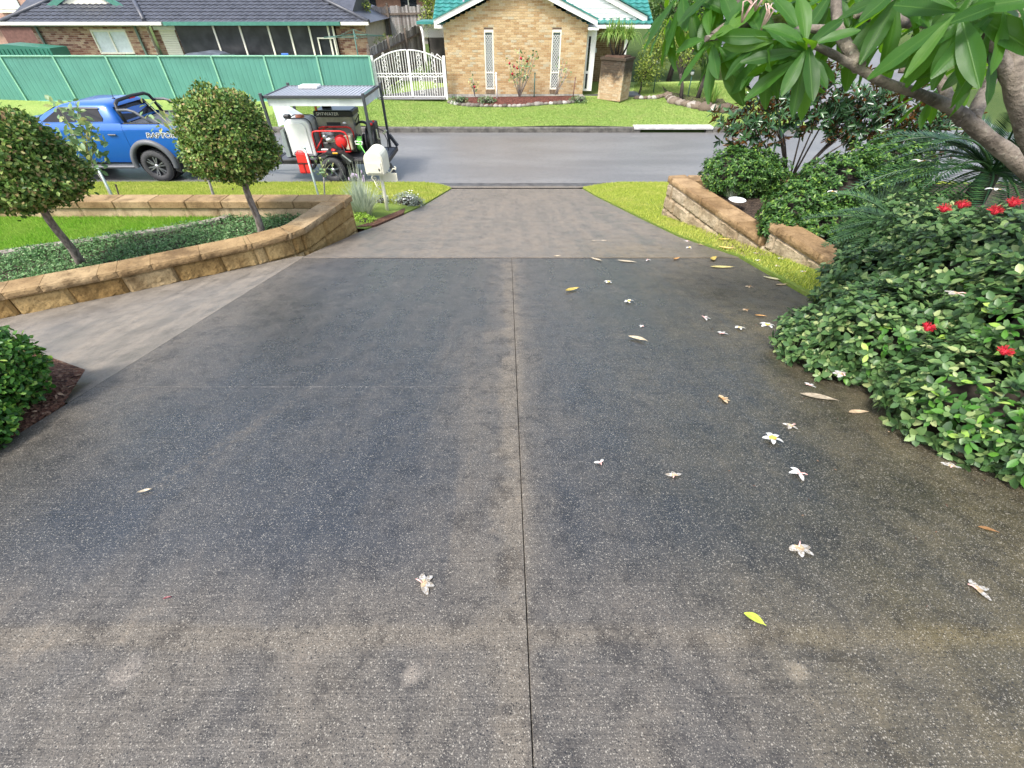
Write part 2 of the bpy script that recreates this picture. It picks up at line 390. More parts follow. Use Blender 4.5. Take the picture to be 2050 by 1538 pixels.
# ================================================================== MATERIALS OF THE SETTING
def driveway_mat(name, wet, dry, wetness, speck=1.0, broom=0.0, marks=True):
    t = NT(name); x, y, z = t.sep(t.P())
    flat = t.mapv((1, 1, 0))
    big = t.noise(.75, 4, .6, flat, .6); mid = t.noise(3.2, 5, .62, flat); streak = t.noise(1.0, 4, .6, t.mapv((4.2, .42, 0)), .4)
    m = t.math('ADD', t.math('MULTIPLY', big, .35), t.math('MULTIPLY', streak, .65))
    m = t.math('ADD', t.math('MULTIPLY', m, .62), t.math('MULTIPLY', mid, .38))
    dryf = t.smooth(m, wetness - .17, wetness + .17)
    if marks:
        # water lies in the two lanes either side of the middle joint; the joint and edges have dried; the near strip is dry too, with the house's reflection put into its colour and gloss
        xw = t.math('ADD', x, t.math('ADD', t.math('MULTIPLY', t.math('SUBTRACT', big, .5), .7), t.math('MULTIPLY', t.math('SUBTRACT', streak, .5), .5)))
        yw = t.math('ADD', y, t.math('MULTIPLY', t.math('SUBTRACT', mid, .5), .5))
        l1 = t.math('MULTIPLY', t.smooth(xw, -2.7, -1.75), t.smooth(xw, .02, -.5)); l2 = t.math('MULTIPLY', t.smooth(xw, .0, .28), t.smooth(xw, 2.2, 1.2))
        wet_ = t.math('MULTIPLY', t.math('ADD', l1, t.math('MULTIPLY', l2, .85)), t.smooth(yw, .5, .98))
        dryf = t.math('ADD', t.math('MULTIPLY', t.math('SUBTRACT', 1.0, wet_), .6), t.math('MULTIPLY', t.math('SUBTRACT', dryf, .35), .45), clamp=True)
        cj = t.math('MULTIPLY', t.smooth(t.math('ABSOLUTE', t.math('ADD', x, t.math('MULTIPLY', t.math('SUBTRACT', mid, .5), .12))), .0, .11, .55, 0.), t.smooth(mid, .3, .6, .2, 1.))
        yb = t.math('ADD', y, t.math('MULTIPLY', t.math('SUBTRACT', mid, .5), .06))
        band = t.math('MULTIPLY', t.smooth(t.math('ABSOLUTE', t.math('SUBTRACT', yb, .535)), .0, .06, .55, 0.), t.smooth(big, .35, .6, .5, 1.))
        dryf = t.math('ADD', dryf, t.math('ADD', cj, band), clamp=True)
        # scuffed arc left by a turning wheel
        sx = t.math('SUBTRACT', x, t.math('ADD', -1.62, t.math('MULTIPLY', t.math('SUBTRACT', y, 1.2), .42))); sc_ = t.math('MULTIPLY', t.smooth(t.math('ABSOLUTE', sx), .02, .07, .3, 0.), t.math('MULTIPLY', t.smooth(y, 1.05, 1.3), t.smooth(y, 2.4, 1.7)))
        dryf = t.math('ADD', dryf, t.math('MULTIPLY', sc_, t.smooth(t.noise(30, 3, .6, flat), .4, .6)), clamp=True)
        spot = 0.0
        for (bx, by, br) in SPOTS:
            dx = t.math('SUBTRACT', x, float(bx)); dy = t.math('SUBTRACT', y, float(by))
            d = t.math('SQRT', t.math('ADD', t.math('MULTIPLY', dx, dx), t.math('MULTIPLY', dy, dy)))
            d = t.math('ADD', d, t.math('MULTIPLY', t.math('SUBTRACT', t.noise(24, 3, .6, flat), .5), .05))
            spot = t.math('MAXIMUM', spot, t.smooth(d, br * .3, br * 1.15, .8, 0.))
        dryf = t.math('MAXIMUM', dryf, spot)
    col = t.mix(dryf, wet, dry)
    if marks: col = t.mix(spot, col, (.26, .225, .185))
    mott = t.noise(7, 9, .78, flat, .4); col = t.mix(t.smooth(mott, .52, .38, 0, .75 if marks else .4), col, t.mix(1., col, (.38, .38, .4), 'MULTIPLY')); col = t.mix(t.smooth(mott, .53, .68, 0, .6 if marks else .3), col, t.mix(1., col, (1.6, 1.52, 1.42), 'MULTIPLY'))
    # olive brown tint that strengthens towards the right of the near driveway
    st = t.math('MULTIPLY', t.smooth(t.math('ADD', x, t.math('MULTIPLY', t.math('SUBTRACT', big, .5), 1.6)), .2, 1.5), t.smooth(y, 7, 3.4))
    col = t.mix(t.math('MULTIPLY', st, .9), col, t.mix(1., col, (.76, .72, .46), 'MULTIPLY'))
    grime = t.noise(1.9, 8, .74, flat, .8); gm = t.math('MULTIPLY', t.math('MULTIPLY', t.smooth(grime, .47, .62), t.smooth(x, .5, 1.9)), t.smooth(y, 7, 4)); col = t.mix(t.math('MULTIPLY', gm, .55), col, t.mix(1., col, (.42, .42, .24), 'MULTIPLY'))
    ed = t.math('MULTIPLY', t.smooth(x, -1.3, -2.5), t.smooth(y, 2.6, 1.2)); col = t.mix(t.math('MULTIPLY', ed, .6), col, t.mix(1., col, (.6, .57, .5), 'MULTIPLY'))
    # exposed aggregate: pale and dark stones of 3 to 9 mm
    for sc, lo, up in ((165, .10, .92), (260, .14, .88), (400, .18, .85)):
        q = t.n('ShaderNodeTexVoronoi', feature='F1'); t.put(q.inputs['Vector'], t.mapv((1, 1, 1), (.3, .2, .4))); q.inputs['Scale'].default_value = sc
        r = t.sep(q.outputs['Color'])[0]; edge = t.smooth(q.outputs['Distance'], .52, .25)
        col = t.mix(t.math('MULTIPLY', t.math('MULTIPLY', t.math('GREATER_THAN', r, up), edge), .52 * speck), col, (.52, .48, .40))
        col = t.mix(t.math('MULTIPLY', t.math('MULTIPLY', t.math('LESS_THAN', r, lo), edge), .9 * speck), col, (.014, .015, .017))
    fine = t.noise(420, 2, .6); col = t.mix(t.smooth(fine, .25, .75, 0., .5), col, t.mix(1., col, (.5, .5, .5), 'MULTIPLY'))
    h = t.math('ADD', t.vor(150, out='Distance'), t.math('MULTIPLY', fine, .7))
    nr = t.bump(h, .4, .003)
    if broom:
        b = t.noise(1.0, 3, .6, t.mapv((3, 75, 1))); nr = t.bump(b, broom, .01, nr)
        col = t.mix(t.math('MULTIPLY', t.smooth(b, .45, .7), .28), col, t.mix(1., col, (.6, .58, .56), 'MULTIPLY'))
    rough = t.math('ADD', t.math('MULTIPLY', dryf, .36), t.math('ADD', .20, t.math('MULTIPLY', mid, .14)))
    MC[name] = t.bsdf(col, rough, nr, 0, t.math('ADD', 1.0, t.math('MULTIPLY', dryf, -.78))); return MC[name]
SPOTS = [(onD(250,1345)[0], onD(250,1345)[1], .055), (onD(822,1350)[0], onD(822,1350)[1], .035), (onD(1595,1345)[0], onD(1595,1345)[1], .04)]
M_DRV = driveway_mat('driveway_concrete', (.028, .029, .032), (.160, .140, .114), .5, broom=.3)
M_DRV2 = driveway_mat('driveway_upper_concrete', (.105, .092, .077), (.235, .20, .160), .45, speck=.55, broom=.3, marks=False)
M_DRV3 = driveway_mat('driveway_side_concrete', (.10, .094, .086), (.26, .228, .188), .44, speck=.7, broom=.1, marks=False)
def road_mat():
    t = NT('asphalt'); n = t.noise(.5, 4, .6, t.mapv((.35, 1.6, 1))); f = t.noise(160, 2)
    col = t.mix(t.smooth(n, .35, .7), (.165, .16, .156), (.225, .22, .212)); g_ = t.noise(7, 6, .7); col = t.mix(t.smooth(g_, .45, .65, 0, .4), col, (.11, .108, .106)); col = t.mix(t.smooth(f, .3, .7, 0, .5), col, (.07, .07, .07))
    return t.bsdf(col, t.math('ADD', .26, t.math('MULTIPLY', n, .2)), t.bump(f, .35, .006), 0, .5)
M_ROAD = road_mat()
def conc(name, a, b, rough=.75, s=5.):
    t = NT(name); n = t.noise(s, 5, .65); f = t.noise(120, 3); col = t.mix(t.smooth(n, .35, .68), a, b); col = t.mix(t.smooth(f, .3, .7, 0, .3), col, t.mix(1., col, (.6, .6, .6), 'MULTIPLY'))
    MC[name] = t.bsdf(col, rough, t.bump(f, .3, .004), 0, .4); return MC[name]
M_KERB = conc('kerb_concrete', (.075, .07, .062), (.16, .15, .13)); M_KERBL = conc('pale_concrete', (.42, .41, .39), (.6, .59, .56)); M_GUT = conc('gutter_wet', (.05, .05, .05), (.1, .098, .095), .4)
def soil_mat(name, stops, s=45):
    t = NT(name); q = t.vor(s); r = t.sep(q)[0]; col = t.ramp(r, *stops); n = t.noise(9, 4)
    col = t.mix(t.smooth(n, .3, .7, 0, .5), col, t.mix(1., col, (.5, .5, .5), 'MULTIPLY'))
    MC[name] = t.bsdf(col, .9, t.bump(t.math('ADD', t.vor(s, out='Distance'), t.noise(80, 3)), .9, .02), 0, .3); return MC[name]
M_SOIL = soil_mat('soil', ((0, (.03, .02, .014)), (.5, (.06, .042, .03)), (1, (.11, .08, .055))))
M_MULCH = soil_mat('bark_mulch', ((0, (.05, .02, .012)), (.5, (.13, .055, .032)), (.85, (.2, .1, .06)), (1, (.3, .2, .13))), 60)
M_RMULCH = soil_mat('red_mulch', ((0, (.05, .018, .014)), (.5, (.12, .038, .028)), (1, (.22, .09, .065))), 30)
def lawn_mat(name, a, b, c, s=2.):
    t = NT(name); n = t.noise(s, 4, .6); f = t.noise(70, 3); g = t.noise(14, 4, .65)
    col = t.mix(t.smooth(n, .35, .68), a, b); col = t.mix(t.smooth(g, .42, .68, 0, .6), col, c); col = t.mix(t.smooth(f, .3, .7, 0, .5), col, t.mix(1., col, (.5, .55, .4), 'MULTIPLY'))
    MC[name] = t.bsdf(col, .9, t.bump(f, .8, .02), 0, .2); return MC[name]
def blade_mat(name, stops, patch):
    t = NT(name); n = t.noise(1.7, 4, .6); col = t.ramp(rnd(t), *stops); col = t.mix(t.smooth(n, .45, .7, 0, .65), col, patch)
    MC[name] = t.bsdf(col, .55, None, 0, .3, 0, .35); return MC[name]
M_LAWN = lawn_mat('lawn_soil', (.14, .22, .035), (.2, .27, .05), (.24, .27, .07))
M_LAWNF = lawn_mat('lawn_across_turf', (.21, .32, .075), (.29, .38, .10), (.34, .4, .13), .5)
M_GB1 = blade_mat('terrace_grass', ((0, (.13, .30, .02)), (.5, (.23, .46, .04)), (1, (.36, .58, .08))), (.33, .48, .08))
M_GB2 = blade_mat('verge_grass', ((0, (.26, .34, .04)), (.5, (.42, .49, .075)), (1, (.6, .62, .15))), (.58, .55, .16))
M_GB3 = blade_mat('far_grass', ((0, (.2, .31, .07)), (.5, (.29, .41, .10)), (1, (.4, .5, .15))), (.4, .43, .16))
M_HILL = lawn_mat('hill_ground', (.05, .09, .02), (.08, .12, .03), (.1, .12, .04), .2)

# ================================================================== GROUND, ROAD, KERBS
def gz(x, y):
    if y < -4: return 3.37
    if y <= 12.7:
        z = 2.55 - DB * y
        if x < -2.85 and y > 2.3: z = min(z, 1.3)
        return z
    for (y0, z0), (y1, z1) in zip(GP, GP[1:]):
        if y <= y1: return z0 + (z1 - z0) * (y - y0) / (y1 - y0)
    return GP[-1][1]
GP = [(12.7, -.06), (13, -.1), (19.4, -.1), (19.6, .05), (24, .3), (30, .4), (34, .9), (42, 2.6), (60, 6), (120, 20), (500, 70)]
xs = [-400, -120, -60, -30, -15, -9, -6, -4, -2.9, -2.6, 0, 2.6, 3.4, 5, 9, 15, 30, 60, 120, 400]
ys = [-200, -40, -4, 0, 1, 1.9, 2.4, 3, 4, 5, 6, 7, 9, 11, 12.7, 13, 19.4, 19.6, 24, 30, 34, 42, 60, 120, 500]
mb = MB(); nx = len(xs)
mb.add([(x, y, gz(x, y)) for y in ys for x in xs], [(j*nx+i, j*nx+i+1, (j+1)*nx+i+1, (j+1)*nx+i) for j in range(len(ys)-1) for i in range(nx-1)])
tag(mb.build('ground', M_HILL), kind='structure')
mb = MB(); mb.box(-90, 90, 13.3, 19.32, -.3, 0.)
mb.add([(10.5, 19.3, -.004), (19, 19.3, -.004), (24, 45, 3.4), (13.5, 45, 3.4)], [(0, 1, 2, 3)])
tag(mb.build('road', M_ROAD), kind='structure')
# the near gutter
mb = MB(); mb.box(-90, 90, 12.97, 13.298, -.3, .004); tag(mb.build('gutter', M_GUT), kind='structure')
def kerb(name, x0, x1, y0, y1, h, mat, parent):
    mb = MB(); mb.prism([(y0, -.3), (y1, -.3), (y1, h), (y0 + .03, h), (y0 + .005, h - .03)], x0, x1, 'x'); return mb.build(name, mat, parent)
kn = tag(thing('kerb_near', (0, 12.95, 0)), kind='structure')
for x0, x1 in ((-40, -2.3), (2.5, 40)):
    x = x0
    while x < x1 - .01:
        q = min(x + 2.4, x1); mb = MB(); mb.cbox(x + .004, q - .004, 12.82, 12.965, -.3, .135, .02); mb.build('kerbstone', M_KERB, kn); x = q
kf = tag(thing('kerb_far', (0, 19.3, 0)), kind='structure')
x = -30.
while x < 10.4:
    q = x + 2.4
    if q > 4.7 and x < 4.7: q = 4.7
    if abs(x - 4.7) < .01: x = 7.75; continue
    q = min(q, 10.4)
    kerb('kerbstone', x + .005, q - .005, 19.325, 19.5, .17, M_KERB, kf); x = q
mb = MB(); mb.cbox(4.705, 7.745, 19.31, 19.75, .10, .19, .012); lin = mb.build('drain_lintel', M_KERBL, kf)
mb = MB(); mb.box(4.72, 4.95, 19.34, 19.7, -.2, .098); mb.box(7.5, 7.73, 19.34, 19.7, -.2, .098); mb.build('inlet_side', M_KERB, kf)
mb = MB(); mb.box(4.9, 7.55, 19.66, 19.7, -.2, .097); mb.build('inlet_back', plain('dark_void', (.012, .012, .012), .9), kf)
# ================================================================== DRIVEWAY SLABS
drv = tag(thing('driveway', (0, 5, drive_z(5))), kind='structure')
def slab(poly, mat, dz=0., gap=.003, th=.12, nm='slab', e=.003):
    """concrete slab that follows the fall of the driveway; the edges are drawn in by the joint gap"""
    q = [np.array(p[:2]) for p in poly]; c = sum(q) / len(q)
    q = [p + (c - p) / np.linalg.norm(c - p) * gap for p in q]
    n = len(q); mb = MB()
    top = [p + (c - p) / np.linalg.norm(c - p) * e for p in q]
    v = [(*p, drive_z(p[1]) + dz) for p in top] + [(*p, drive_z(p[1]) + dz - e) for p in q] + [(*p, drive_z(p[1]) + dz - th) for p in q]
    f = [list(range(n))] + [(i, (i+1) % n, n + (i+1) % n, n + i) for i in range(n)] + [(n + i, n + (i+1) % n, 2*n + (i+1) % n, 2*n + i) for i in range(n)]
    mb.add(v, f); return mb.build(nm, mat, drv)
LJ, RJ = -2.645, 2.86
TY = onD(1023, 517)[1]; MY = onD(1040, 775)[1]
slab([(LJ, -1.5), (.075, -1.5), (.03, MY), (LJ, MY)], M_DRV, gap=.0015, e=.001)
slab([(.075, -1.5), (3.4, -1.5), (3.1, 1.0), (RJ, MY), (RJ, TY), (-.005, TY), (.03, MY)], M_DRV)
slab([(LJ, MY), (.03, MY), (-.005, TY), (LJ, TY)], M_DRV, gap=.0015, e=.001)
L1 = [onD(*p) for p in ((600, 518), (719, 466), (754, 454), (811, 430), (850, 412), (905, 379))]
R1 = [onD(*p) for p in ((1475, 517), (1359, 476), (1272, 434), (1190, 393), (1166, 379))]
J1y, J2y = onD(1025, 445)[1], onD(1025, 403)[1]
def cut(pts, y0, y1):
    o = []
    for a, b in zip(pts, pts[1:]):
        for yy in (y0, y1):
            if (a[1] - yy) * (b[1] - yy) < 0: t_ = (yy - a[1]) / (b[1] - a[1]); o.append((yy, a[0] + t_ * (b[0] - a[0])))
    o += [(p[1], p[0]) for p in pts if y0 <= p[1] <= y1]
    return sorted(set(o))
END = 12.55
L1 = [np.array([LJ, TY + .001, 0])] + L1[1:]; R1 = [np.array([RJ, TY + .001, 0])] + R1[1:]
for y0, y1 in ((TY, J1y), (J1y, J2y), (J2y, END)):
    l, r = cut(L1, y0, y1), cut(R1, y0, y1)
    slab([(x_, y_) for y_, x_ in r] + [(x_, y_) for y_, x_ in l[::-1]], M_DRV2, dz=.010, gap=.002)
# layback that meets the gutter
mb = MB(); v = [(-1.55, END, drive_z(END) + .01), (1.75, END, drive_z(END) + .01), (2.35, 12.96, .03), (-2.15, 12.96, .03), (2.45, 13.0, .012), (-2.25, 13.0, .012)]
mb.add(v, [(0, 1, 2, 3), (3, 2, 4, 5)]); mb.build('layback', M_DRV2, drv)
# side pad that runs off to the left along the retaining wall
JN, JF = np.array([LJ - .008, 1.92]), np.array([LJ - .008, 5.36])
def pad(u, v):
    J = JF + (JN - JF) * u; Wp = np.array([-2.78, 5.40]) + (np.array([-7.6, 2.70]) - np.array([-2.78, 5.40])) * u
    jz = drive_z(J[1]) - .004; wz = 1.545 + .02 * u; p = J + (Wp - J) * v
    return (p[0], p[1], jz + (wz - jz) * (v ** .8))
mb = MB(); mb.grid(pad, 10, 10, True); mb.build('side_pad', M_DRV3, drv)
# ================================================================== LAWNS
def zv(x, y): return 1.37 - .2033 * (y - 6.9) + 0 * x                     # verge level: kerb top at the street
def sheet(name, poly, zfn, mat, skirt=0):
    mb = MB(); v = [(p[0], p[1], zfn(p[0], p[1])) for p in poly]; n = len(v); mb.add(v + [(a, b, c - skirt) for a, b, c in v], [list(range(n))] + ([(i, (i+1) % n, n + (i+1) % n, n + i) for i in range(n)] if skirt else [])); return tag(mb.build(name, mat), kind='structure')
def edge_x(pts, y): return np.interp(y, [p[1] for p in pts], [p[0] for p in pts])
def zvl(x, y):
    d = np.clip((edge_x(L1[1:], y) - x) / .9, 0, 1); lo = 2.70 - DB * y; return lo + (np.maximum(zv(x, y), lo) - lo) * d * d * (3 - 2 * d)
def zvr(x, y):
    d = np.clip((x - edge_x(R1, y)) / 1.2, 0, 1) * np.clip((np.asarray(y) - 8.0) / 1.5, 0, 1); lo = 2.70 - DB * y; return lo + (np.maximum(zv(x, y), lo) - lo) * d * d * (3 - 2 * d)
def verge(name, fx0, fx1, y0, y1, zfn, nx_, ny_):
    mb = MB()
    def P(u, v): y = y0 + (y1 - y0) * v; a, b = fx0(y), fx1(y); x = a + (b - a) * u ** 2; return (x, y, float(zfn(x, y)))
    mb.grid(P, nx_, ny_, True); mb.grid(lambda u, v: (P(0, u)[0], P(0, u)[1], P(0, u)[2] - .12 * v), ny_, 1); mb.grid(lambda u, v: (P(u, 1)[0], P(u, 1)[1], P(u, 1)[2] - .12 * v), nx_, 1)
    return tag(mb.build(name, M_LAWN), kind='structure')
FL_ = lambda y: float(edge_x(L1[1:], y)) - .012 - max(0, y - 12.5) * 1.2; FR_ = lambda y: float(edge_x(R1, y)) + .012 + max(0, y - 12.5) * 1.2
verge('lawn_verge_left', FL_, lambda y: -40., 6.95, 12.815, zvl, 26, 30)
verge('lawn_verge_right', FR_, lambda y: 2.9 if y < 8 else (2.9 + (y - 8) * 400 if y < 8.09 else 40.), 5.25, 12.815, zvr, 20, 60)
verge('lawn_strip', lambda y: RJ + .012, lambda y: 4.0, 2.4, 5.249, lambda x, y: 2.70 - DB * y, 4, 8)
eL = [(FL_(y), y) for y in np.linspace(9.25, 12.84, 14)]
tag(blades('verge_grass', scatter([(-14, 9.2), (-2.75, 9.2)] + eL + [(-14, 12.84)], 2600, zvl), .025, .055, .012, M_GB2), 'bright yellow-green verge grass between left wall and road', 'grass', kind='stuff')
eR = [(FR_(y), y) for y in np.linspace(12.84, 5.3, 24)]
tag(blades('verge_grass', scatter(eR + [(2.88, 5.2), (2.95, 3.2), (3.5, 3.2), (3.32, 5.4), (2.8, 8.2), (2.8, 8.4), (12, 8.4), (12, 12.84)], 3000, lambda x, y: np.where(y > 5.25, zvr(x, y), 2.70 - DB * y)), .02, .05, .011, M_GB2), 'bright grass strip between right wall, driveway and road', 'grass', kind='stuff')
def zf(x, y): return .17 + (y - 19.5) * .055 + .04 * np.sin(x * .7)
PF = [(-30, 19.5), (10.3, 19.5), (12.5, 30), (-30, 30)]
mb = MB(); mb.grid(lambda u, v: (-30 + 41.5 * u, 19.5 + 8 * v, zf(-30 + 41.5 * u, 19.5 + 8 * v)), 40, 8, True); tag(mb.build('lawn_across', M_LAWNF), kind='structure')
tag(blades('far_grass', scatter([(-10, 19.52), (11, 19.52), (11.5, 27), (6.2, 27), (5.6, 24), (-10, 24)], 1300, zf), .02, .05, .022, M_GB3), 'mown lawn sloping up from far kerb to brick house', 'grass', kind='stuff')
# raised lawn behind the left wall
TZ = 1.60
PT = [(-14, 2.2), (-7.3, 3.05), (-5.2, 4.1), (-4.3, 4.55), (-2.9, 5.5), (-2.62, 6.55), (-14, 6.55)]
sheet('terrace_soil', PT, lambda x, y: TZ, M_SOIL)
def edge_pt(u):                                                         # concrete edging, from photo: sweeps from the left up to the far wall
    q = [(0, 505), (95, 490), (190, 478), (300, 462), (390, 448), (440, 437), (470, 424), (500, 413)]
    k = u * (len(q) - 1); i = min(int(k), len(q) - 2); t_ = k - i; a, b = q[i], q[i+1]
    return atZ(a[0] + (b[0] - a[0]) * t_, a[1] + (b[1] - a[1]) * t_, TZ + .03)[:2]
E_ = [edge_pt(i / 24) for i in range(25)]; E_ = [np.array([-14, E_[0][1] - 1.2])] + E_
TL = [tuple(p) for p in E_] + [(-3.9, 6.56), (-14, 6.56)]
sheet('terrace_lawn', TL, lambda x, y: TZ + .006, M_LAWN)
TLv = [tuple(p) for p in E_[1:]] + [(-3.9, 6.56), (-8.6, 6.56), (-8.6, 5.0)]
tag(blades('terrace_grass', scatter(TLv, 9000, lambda x, y: TZ + .006 + 0 * x), .02, .05, .007, M_GB1), 'lush short lawn inside the left sandstone wall', 'grass', kind='stuff')
mb = MB()
for i in range(len(E_) - 1):
    a, b = E_[i], E_[i+1]; d = (b - a) / np.linalg.norm(b - a); n_ = np.array([-d[1], d[0]]); mb.add([(*(a - n_*.1), TZ+.0), (*(b - n_*.1), TZ+.0), (*(b - n_*.1), TZ+.045), (*(a - n_*.1), TZ+.045), (*(a + n_*.02), TZ+.045), (*(b + n_*.02), TZ+.045), (*(b + n_*.02), TZ), (*(a + n_*.02), TZ)], [(0,1,2,3), (3,2,5,4), (4,5,6,7)])
tag(mb.build('lawn_edging', conc('edging_concrete', (.2, .17, .14), (.36, .32, .27))), 'low curved concrete edging between terrace lawn and groundcover', 'edging')
M_GC = leafmat('groundcover_leaf', ((0, (.06, .15, .045)), (.5, (.125, .27, .085)), (.85, (.2, .36, .13)), (1, (.33, .44, .22))), .55)
GCP = [tuple(p) for p in E_[1:]] + [(-2.78, 6.5), (-2.98, 5.6), (-3.35, 5.2), (-4.3, 4.62), (-5.3, 4.18), (-7.3, 3.2)]
def gcz(x, y): return TZ + .07 + .03 * np.sin(x * 5) * np.cos(y * 6)
P = scatter(GCP, 4200, gcz); P[:, 2] -= RNG.random(len(P)) * .1; T = norm(rand_unit(len(P)) * np.array([1, 1, .5]) + np.array([0, 0, .25])); N = norm(np.array([0, 0, 1.]) + rand_unit(len(P)) * .7)
L = RNG.uniform(.025, .055, len(P)); leaves_mesh('groundcover', P, T, N, L, L * .35, M_GC, simple=True); o = bpy.data.objects['groundcover']
tag(o, 'low dark green groundcover between edging and left wall', 'groundcover', kind='stuff')
# garden bed behind the right wall
RB = [(2.9, 8.1), (3.35, 5.5), (3.4, 5.3), (3.75, 3.6), (4.1, 2.3), (9, 2.3), (9, 8.1)]
mb = MB()
v = [(2.92, 8.05, 1.60), (9, 8.05, 1.62), (9, 5.4, 1.75), (3.36, 5.4, 1.62), (3.40, 5.2, 1.80), (9, 5.1, 1.85), (9, 2.2, 2.4), (3.75, 3.6, 1.9), (3.2, 3.2, 2.02), (2.75, 1.5, 2.4), (2.6, -1., 2.9), (9, -1., 3.0)]
mb.add(v, [(0, 1, 2, 3), (3, 2, 5, 4), (4, 5, 6, 7), (7, 6, 9, 8), (9, 6, 11, 10)]); tag(mb.build('garden_bed', M_SOIL), kind='structure')
# strip of soil by the mailbox, mulch under the left hedge
sheet('mailbox_bed', [(-2.6, 6.95), (-2.44, 7.05), (onD(754,456)[0]-.02, onD(754,456)[1]), (onD(811,431)[0]-.02, onD(811,431)[1]), (-2.15, 9.1), (-2.5, 9.25), (-3.0, 8.8), (-3.1, 7.1)], lambda x, y: 2.712 - DB * y, M_MULCH, .15)
mb = MB(); v = [(-2.650, 1.90, 2.29), (-2.80, 2.25, 2.255), (-3.4, 2.5, 2.24), (-6, 2.55, 2.1), (-6, -1., 2.6), (-2.650, -1., 2.88), (-2.650, 1.0, 2.475), (-3.0, 2.0, 2.36), (-3.6, 1.2, 2.55)]
mb.add(v, [(0, 1, 7), (1, 2, 7), (2, 3, 8, 7), (3, 4, 8), (4, 5, 8), (5, 6, 8), (6, 0, 7, 8)]); mb.add([(-2.650, 1.90, 2.29), (-2.650, 1.0, 2.475), (-2.650, -1., 2.88), (-2.650, -1., 2.6), (-2.650, 1.0, 2.2), (-2.650, 1.9, 2.0)], [(0, 1, 4, 5), (1, 2, 3, 4)]); tag(mb.build('hedge_bed', M_MULCH), kind='structure')
# ================================================================== RETAINING WALLS
def stain_damp(t, col):
    n = t.noise(1.6, 4, .6); pit = t.noise(52, 5, .7); col = t.mix(t.smooth(pit, .47, .33, 0, .8), col, t.mix(1., col, (.3, .26, .2), 'MULTIPLY')); col = t.mix(t.smooth(pit, .55, .7, 0, .6), col, t.mix(1., col, (1.4, 1.35, 1.25), 'MULTIPLY'))
    st_ = t.noise(2.4, 6, .7, t.mapv((1, 1, .35))); col = t.mix(t.smooth(st_, .52, .68, 0, .7), col, t.mix(1., col, (.34, .3, .24), 'MULTIPLY'))
    return t.mix(t.smooth(n, .48, .7, 0, .65), col, t.mix(1., col, (.42, .36, .28), 'MULTIPLY'))
M_BL = piecemat('sandstone_block', ((0, (.33, .21, .075)), (.5, (.43, .29, .115)), (.8, (.48, .34, .15)), (1, (.5, .39, .23))), .85, 14, 1., 38, stain_damp)
M_CAP = piecemat('sandstone_cap', ((0, (.30, .20, .095)), (.5, (.36, .25, .125)), (1, (.38, .285, .165))), .8, 9, .4, 90, stain_damp)
M_BLI = piecemat('pale_block_face', ((0, (.46, .34, .2)), (1, (.6, .47, .3))), .85, 6, .3, 90, stain_damp)
M_BR = piecemat('buff_block', ((0, (.34, .26, .165)), (.5, (.42, .335, .225)), (1, (.48, .40, .29))), .85, 12, 1., 38, stain_damp)
M_CAPR = piecemat('brown_cap', ((0, (.27, .175, .085)), (1, (.38, .26, .14))), .8, 9, .4, 90, stain_damp)
def rock_block(name, a, b, z0, z1, depth, parent, mat, rough=.026, over=0., edge=.012, na=None, nb=None):
    """split-faced block from a to b, outside on the right hand; na, nb: mitre directions at the two ends"""
    a, b = np.array(a, float), np.array(b, float); d = b - a; L = np.linalg.norm(d); d /= L; n = np.array([d[1], -d[0]])
    na = n if na is None else na; nb = n if nb is None else nb
    a = a + d * .002; b = b - d * .002
    nx = max(4, int(L / .034)); nz = max(3, int((z1 - z0) / .03)); V = []
    h = np.zeros((nz + 1, nx + 1)); low = RNG.uniform(.3, 1, (nz // 2 + 2, nx // 3 + 2))
    for j in range(1, nz):
        for i in range(1, nx):
            u, v = i / 3, j / 2; i0, j0 = int(u), int(v); fu, fv = u - i0, v - j0
            h[j, i] = .7 * (low[j0, i0] * (1-fu) * (1-fv) + low[j0, i0+1] * fu * (1-fv) + low[j0+1, i0] * (1-fu) * fv + low[j0+1, i0+1] * fu * fv) + .3 * RNG.random()
    h = h * rough
    for j in range(nz + 1):
        for i in range(nx + 1):
            u = i / nx; jx = RNG.uniform(-.3, .3) / nx if 0 < i < nx else 0; jz = RNG.uniform(-.3, .3) * (z1 - z0) / nz if 0 < j < nz else 0
            nn = na + (nb - na) * u; p = a + (b - a) * (u + jx) + nn * (over + h[j, i] - (edge if (i in (0, nx) or j in (0, nz)) else 0))
            V.append((p[0], p[1], z0 + (z1 - z0) * j / nz + jz))
    w_ = nx + 1
    F = [(j*w_+i, j*w_+i+1, (j+1)*w_+i+1, (j+1)*w_+i) for j in range(nz) for i in range(nx)]
    k = len(V); q0, q1 = a - na * depth, b - nb * depth
    V += [(*q0, z0), (*q1, z0), (*q1, z1), (*q0, z1)]
    lo = [i for i in range(w_)]; hi = [nz*w_+i for i in range(w_)]
    F += [lo[::-1] + [k, k+1], hi + [k+2, k+3], [j*w_ for j in range(nz+1)] + [k+3, k], [j*w_+nx for j in range(nz+1)][::-1] + [k+1, k+2], (k, k+3, k+2, k+1)]
    mb = MB(); mb.add(V, F); return mb.build(name, mat, parent)
def along(path, s):
    P = [np.array(p, float) for p in path]
    for a, b in zip(P, P[1:]):
        l = np.linalg.norm(b - a)
        if s <= l + 1e-9: return a + (b - a) * s / l
        s -= l
    return P[-1]
def length(path): return sum(np.linalg.norm(np.array(b) - np.array(a)) for a, b in zip(path, path[1:]))
